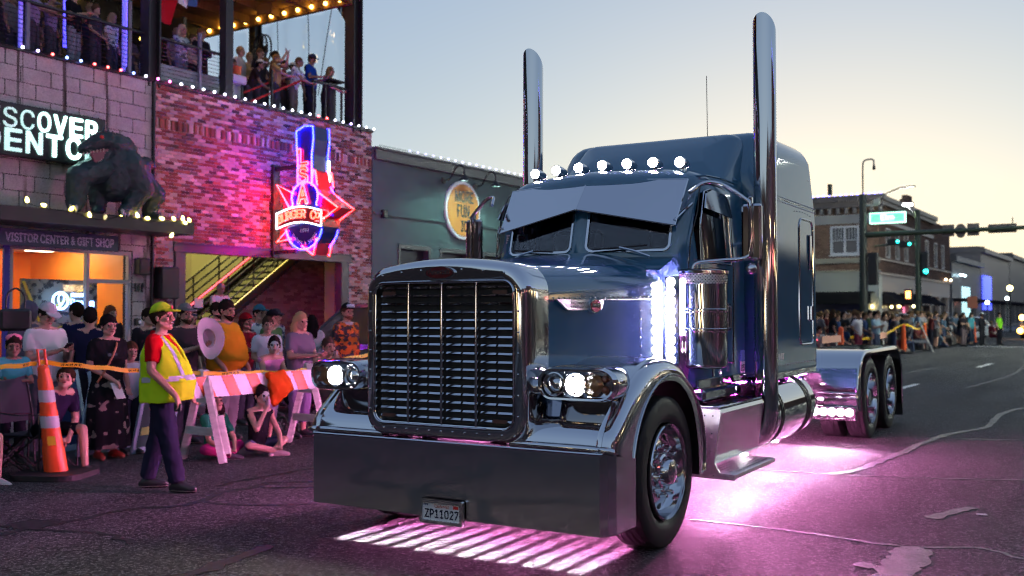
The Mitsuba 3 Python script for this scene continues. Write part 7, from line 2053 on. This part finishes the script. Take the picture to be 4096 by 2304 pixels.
for i, (x, y, z, r, c, lb) in enumerate(((-11.97, 100, 4.05, .26, (1, .80, .25), 'yellow globe street lamp far down the street'), (-14.4, 118, 3.4, .2, (.8, .95, 1), 'white globe street lamp beyond the yellow one'), (-12.4, 135, 3.2, .22, (1, .3, .2), 'red lamp far down the street'), (-15.5, 112, 2.9, .2, (.8, 1, .9), 'small white lamp below the blue panel'))):
    K = thing('street_lamp', lb, 'street lamp')
    put('globe', mv(trimesh.creation.icosphere(2, r), (x, y, z)), 'lamp_glass', K, emit=np.array(c) * 5, weight=.1)
    put('post', tube([(x, y, 0), (x, y, z - r * .8)], .07, 8), 'plastic', K, color=(.03, .03, .03))
SG = thing('road_sign', 'orange road sign standing in the far crowd', 'sign')
put('panel', bx(-14.3, -13.5, 92, 92.04, 2.2, 3.2), 'plastic', SG, color=(.5, .15, .08))
put('post', tube([(-13.9, 92.05, .14), (-13.9, 92.05, 3.2)], .04, 6), 'steel_dark', SG)

# ---- barricades, posts and tape far away
for i, (x, y, ry) in enumerate(((-9.3, 46.85, 0), (-9.4, 40.0, 1), (-9.35, 33.2, 1))):
    K = thing('barricade', ['white A-frame barricade ends seen in front of the far crowd', 'white low barricade left of the far A-frame', 'leaning white barricade beside the sleeper'][i], 'barricade')
    for s in (1, -1):
        if ry == 0:
            put('leg', tube([(x + s * .62, y, 0), (x + s * .06, y, 1.35)], .07, 4, flat=.5), 'weathered_wood', K)
        else:
            put('leg', tube([(x, y + s * .9, 0), (x, y + s * .9 - .1, 1.0)], .06, 4, flat=.5), 'weathered_wood', K)
    if ry == 0:
        put('brace', bx(x - .42, x + .42, y - .06, y - .03, .40, .52), 'weathered_wood', K)
    else:
        put('board', bx(x + .05, x + .08, y - 1.1, y + 1.1, .72, .95), 'plastic', K, color=(.6, .3, .22))
for i, (x, y) in enumerate(((-9.35, 44.2), (-9.55, 49.6), (-9.3, 34.4), (-9.3, 62))):
    K = thing('channelizer', ['orange and white channelizer left of the far A-frame', 'orange and white channelizer right of the far A-frame', 'orange and white channelizer beside the sleeper', 'orange and white channelizer far down the street'][i], 'traffic post')
    put('post', lathe([(.14, .06), (.11, .5), (.08, 1.2), (0, 1.25)], 14).apply_translation((x, y, 0)), 'plastic', K, smooth=40, color=(.68, .09, .015))
    for z in (.45, .8):
        put('white_band', lathe([(.125 - .04 * z, z), (.118 - .04 * z, z + .16)], 14).apply_translation((x, y, 0)), 'plastic', K, color=(.6, .5, .55))
    put('base', bx(x - .3, x + .3, y - .3, y + .3, .002, .06), 'rubber', K)
tape([(-9.4, 36, .85), (-9.4, 40, .75), (-9.36, 44.2, 1.22), (-9.3, 46.8, 1.0), (-9.55, 49.6, 1.25)], 'yellow tape strung between the far posts', .05)
car('parked_car', 'dark blue car behind the rear fender near the far crowd', -10.6, 30.2, 175, (.012, .02, .06), H=1.45, lights=np.array((1, .08, .12)) * 2.5)
car('parked_car', 'white car in the far street behind the crowd', -12.0, 72.5, 90, (.5, .5, .5), H=1.5)
WT = car('work_car', 'vehicle with amber lights at the right edge of the picture', -7.6, 78, 180, (.10, .07, .03), H=2.0)
for x, z in ((-8.3, 1.45), (-8.42, .55), (-7.0, 1.4)):
    put('amber_light', mv(trimesh.creation.icosphere(2, .2), (x, 75.4, z)), 'lamp_glass', WT, emit=np.array((1, .42, .05)) * 7, weight=.1)

# ---- the far crowd
far_rng = np.random.default_rng(21)
variants = []
for i in range(12):
    kw = [dict(arms=('down', 'down')), dict(arms=('cross', 'cross'), style='long'), dict(arms=('phone', 'phone')), dict(arms=('hip', 'down')), dict(arms=('up', 'down')), dict(arms=('low', 'low'), low='shorts'), dict(arms=('down', 'low'), style='long', low='capri'),
          dict(arms=('hold', 'down'), sleeve='long'), dict(arms=('cross', 'cross'), sleeve='long', hat='cap'), dict(arms=('down', 'down'), low='skirt', style='long'), dict(legs='sit', drop=.46, arms=('knees', 'knees')), dict(legs='ground', drop=.82, arms=('knees', 'knees'), child=True)][i]
    variants.append(build_person(lod=0, girth=1.0 + .25 * far_rng.random(), **kw)[0])
TOPS = [(.02, .02, .025), (.03, .03, .04), (.05, .04, .045), (.10, .09, .10), (.16, .15, .16), (.35, .33, .34), (.03, .05, .12), (.10, .16, .22), (.12, .03, .03), (.05, .07, .04), (.25, .2, .16), (.02, .02, .02)]


TNAME = ['black', 'dark grey', 'brown', 'grey', 'light grey', 'white', 'navy', 'light blue', 'red', 'olive', 'tan', 'black']
PNAME = ['arms hanging', 'long hair and folded arms', 'holding a phone', 'hand on hip', 'one arm raised', 'wearing shorts', 'long hair', 'long sleeves', 'wearing a cap', 'wearing a skirt', 'seated on a chair', 'seated on the ground']


def far_person(x, y, heading, vi, label, top=None, bottom=None, scale=1.0, group='spectators in the far crowd'):
    V, Fs, C, n = [], [], [], 0
    sk_ = SK[far_rng.integers(5)]
    top = top if top is not None else tuple(np.array(TOPS[far_rng.integers(len(TOPS))]) * .75)
    bottom = bottom if bottom is not None else [(.02, .02, .03), (.03, .03, .05), (.10, .09, .09), (.04, .05, .09)][far_rng.integers(4)]
    hair = [(.015, .01, .01), (.03, .02, .012), (.10, .06, .03), (.2, .13, .07)][far_rng.integers(4)]
    for nme, m, col, mat in variants[vi]:
        c = sk_ if nme == 'body' else top if nme in ('shirt', 'dress_top') else bottom if nme in ('trousers', 'shorts', 'skirt') else hair if nme == 'hair' else col
        V.append(m.vertices)
        Fs.append(np.asarray(m.faces) + n)
        C.append(np.tile(c, (len(m.vertices), 1)))
        n += len(m.vertices)
    if label is None:
        ti = int(np.argmin([np.abs(np.array(t) * .75 - top).sum() for t in TOPS]))
        label = f'far crowd spectator in a {TNAME[ti]} top, {PNAME[vi]}'
    key = num('person')
    put_key = key
    path = meshkit.write_ply((np.vstack(V) * scale, np.vstack(Fs)), True, None, np.vstack(C))
    scene[put_key] = {'type': 'ply', 'filename': path, 'face_normals': False, 'bsdf': {'type': 'ref', 'id': 'cloth'}, 'to_world': T().translate([x, y, 0 if x > -13.3 else .14]).rotate([0, 0, 1], heading)}
    tag(put_key, label, 'person', group)


nf = 0
y = 31.0
while y < 66 and nf < 195:
    for r_ in range(5):
        x = -9.75 - r_ * .85 + far_rng.uniform(-.25, .25)
        vi = int(far_rng.choice([10, 11, 5, 10]) if r_ == 0 and far_rng.random() < .75 else far_rng.integers(0, 10))
        if vi in (10, 11) and r_ > 0:
            vi = 0
        far_person(x, y + far_rng.uniform(-.25, .25), -90 + far_rng.uniform(-45, 45), vi, None, scale=far_rng.uniform(.90, 1.05))
        nf += 1
    y += .66 + (y - 31) * .012
for x, y, vi, tp, bt, lb in ((-9.3, 36.6, 3, (.45, .42, .44), (.14, .03, .05), 'woman in white top and maroon trousers among the far crowd'), (-9.3, 39.2, 2, (.20, .28, .34), (.05, .06, .10), 'spectator in light blue top left of the far posts'),
                             (-8.75, 57.5, 6, (.06, .26, .30), (.02, .03, .05), 'woman in a teal top standing at the front of the far crowd'), (-8.9, 56.0, 1, (.03, .025, .03), (.12, .09, .10), 'spectator in black with grey trousers beside the woman in teal'),
                             (-8.4, 58.6, 8, (.02, .02, .025), (.02, .02, .025), 'broad man in black standing right of the woman in teal'), (-8.2, 60.5, 10, (.16, .02, .03), (.14, .02, .03), 'person in dark red seated near the far marshal'),
                             (-7.7, 59.8, 0, (.22, .62, .03), (.015, .015, .02), 'far marshal in a lime green vest standing in the road')):
    far_person(x, y, -110, vi, lb, top=tp, bottom=bt, group=None)
far_person(-6.9, 66, 180, 0, 'person in orange clothes walking far down the street', top=(.6, .14, .03), bottom=(.5, .12, .03), group=None)
# people on the other pavement, mirrored in the truck's side
for i in range(22):
    far_person(7.4 + far_rng.uniform(-.4, .5), 3 + i * 1.5, 90 + far_rng.uniform(-40, 40), int(far_rng.integers(0, 10)), 'spectator on the opposite pavement seen only as a reflection', group='spectators on the opposite pavement')

# a lit street lamp on the opposite pavement, outside the picture, that lights the road beyond the truck
SLM = thing('street_lamp', 'tall street lamp with a long arm on the opposite pavement', 'street lamp')
put('post', lathe([(.14, .14), (.10, 4), (.08, 9.2), (0, 9.22)], 12).apply_translation((9.6, 46, 0)), 'plastic', SLM, smooth=40, color=(.03, .035, .03))
put('arm', tube(curve([(9.6, 46, 8.6), (8.2, 46, 9.3), (6.4, 46, 9.5)], 6), .05, 8), 'plastic', SLM, color=(.03, .035, .03))
put('head', bx(5.7, 6.5, 45.84, 46.16, 9.46, 9.58, .04), 'plastic', SLM, color=(.05, .05, .05))
put('lamp', bx(5.8, 6.4, 45.88, 46.12, 9.43, 9.458), 'lamp_glass', SLM, emit=np.array((.9, 1.0, .82)) * 5500, weight=14)
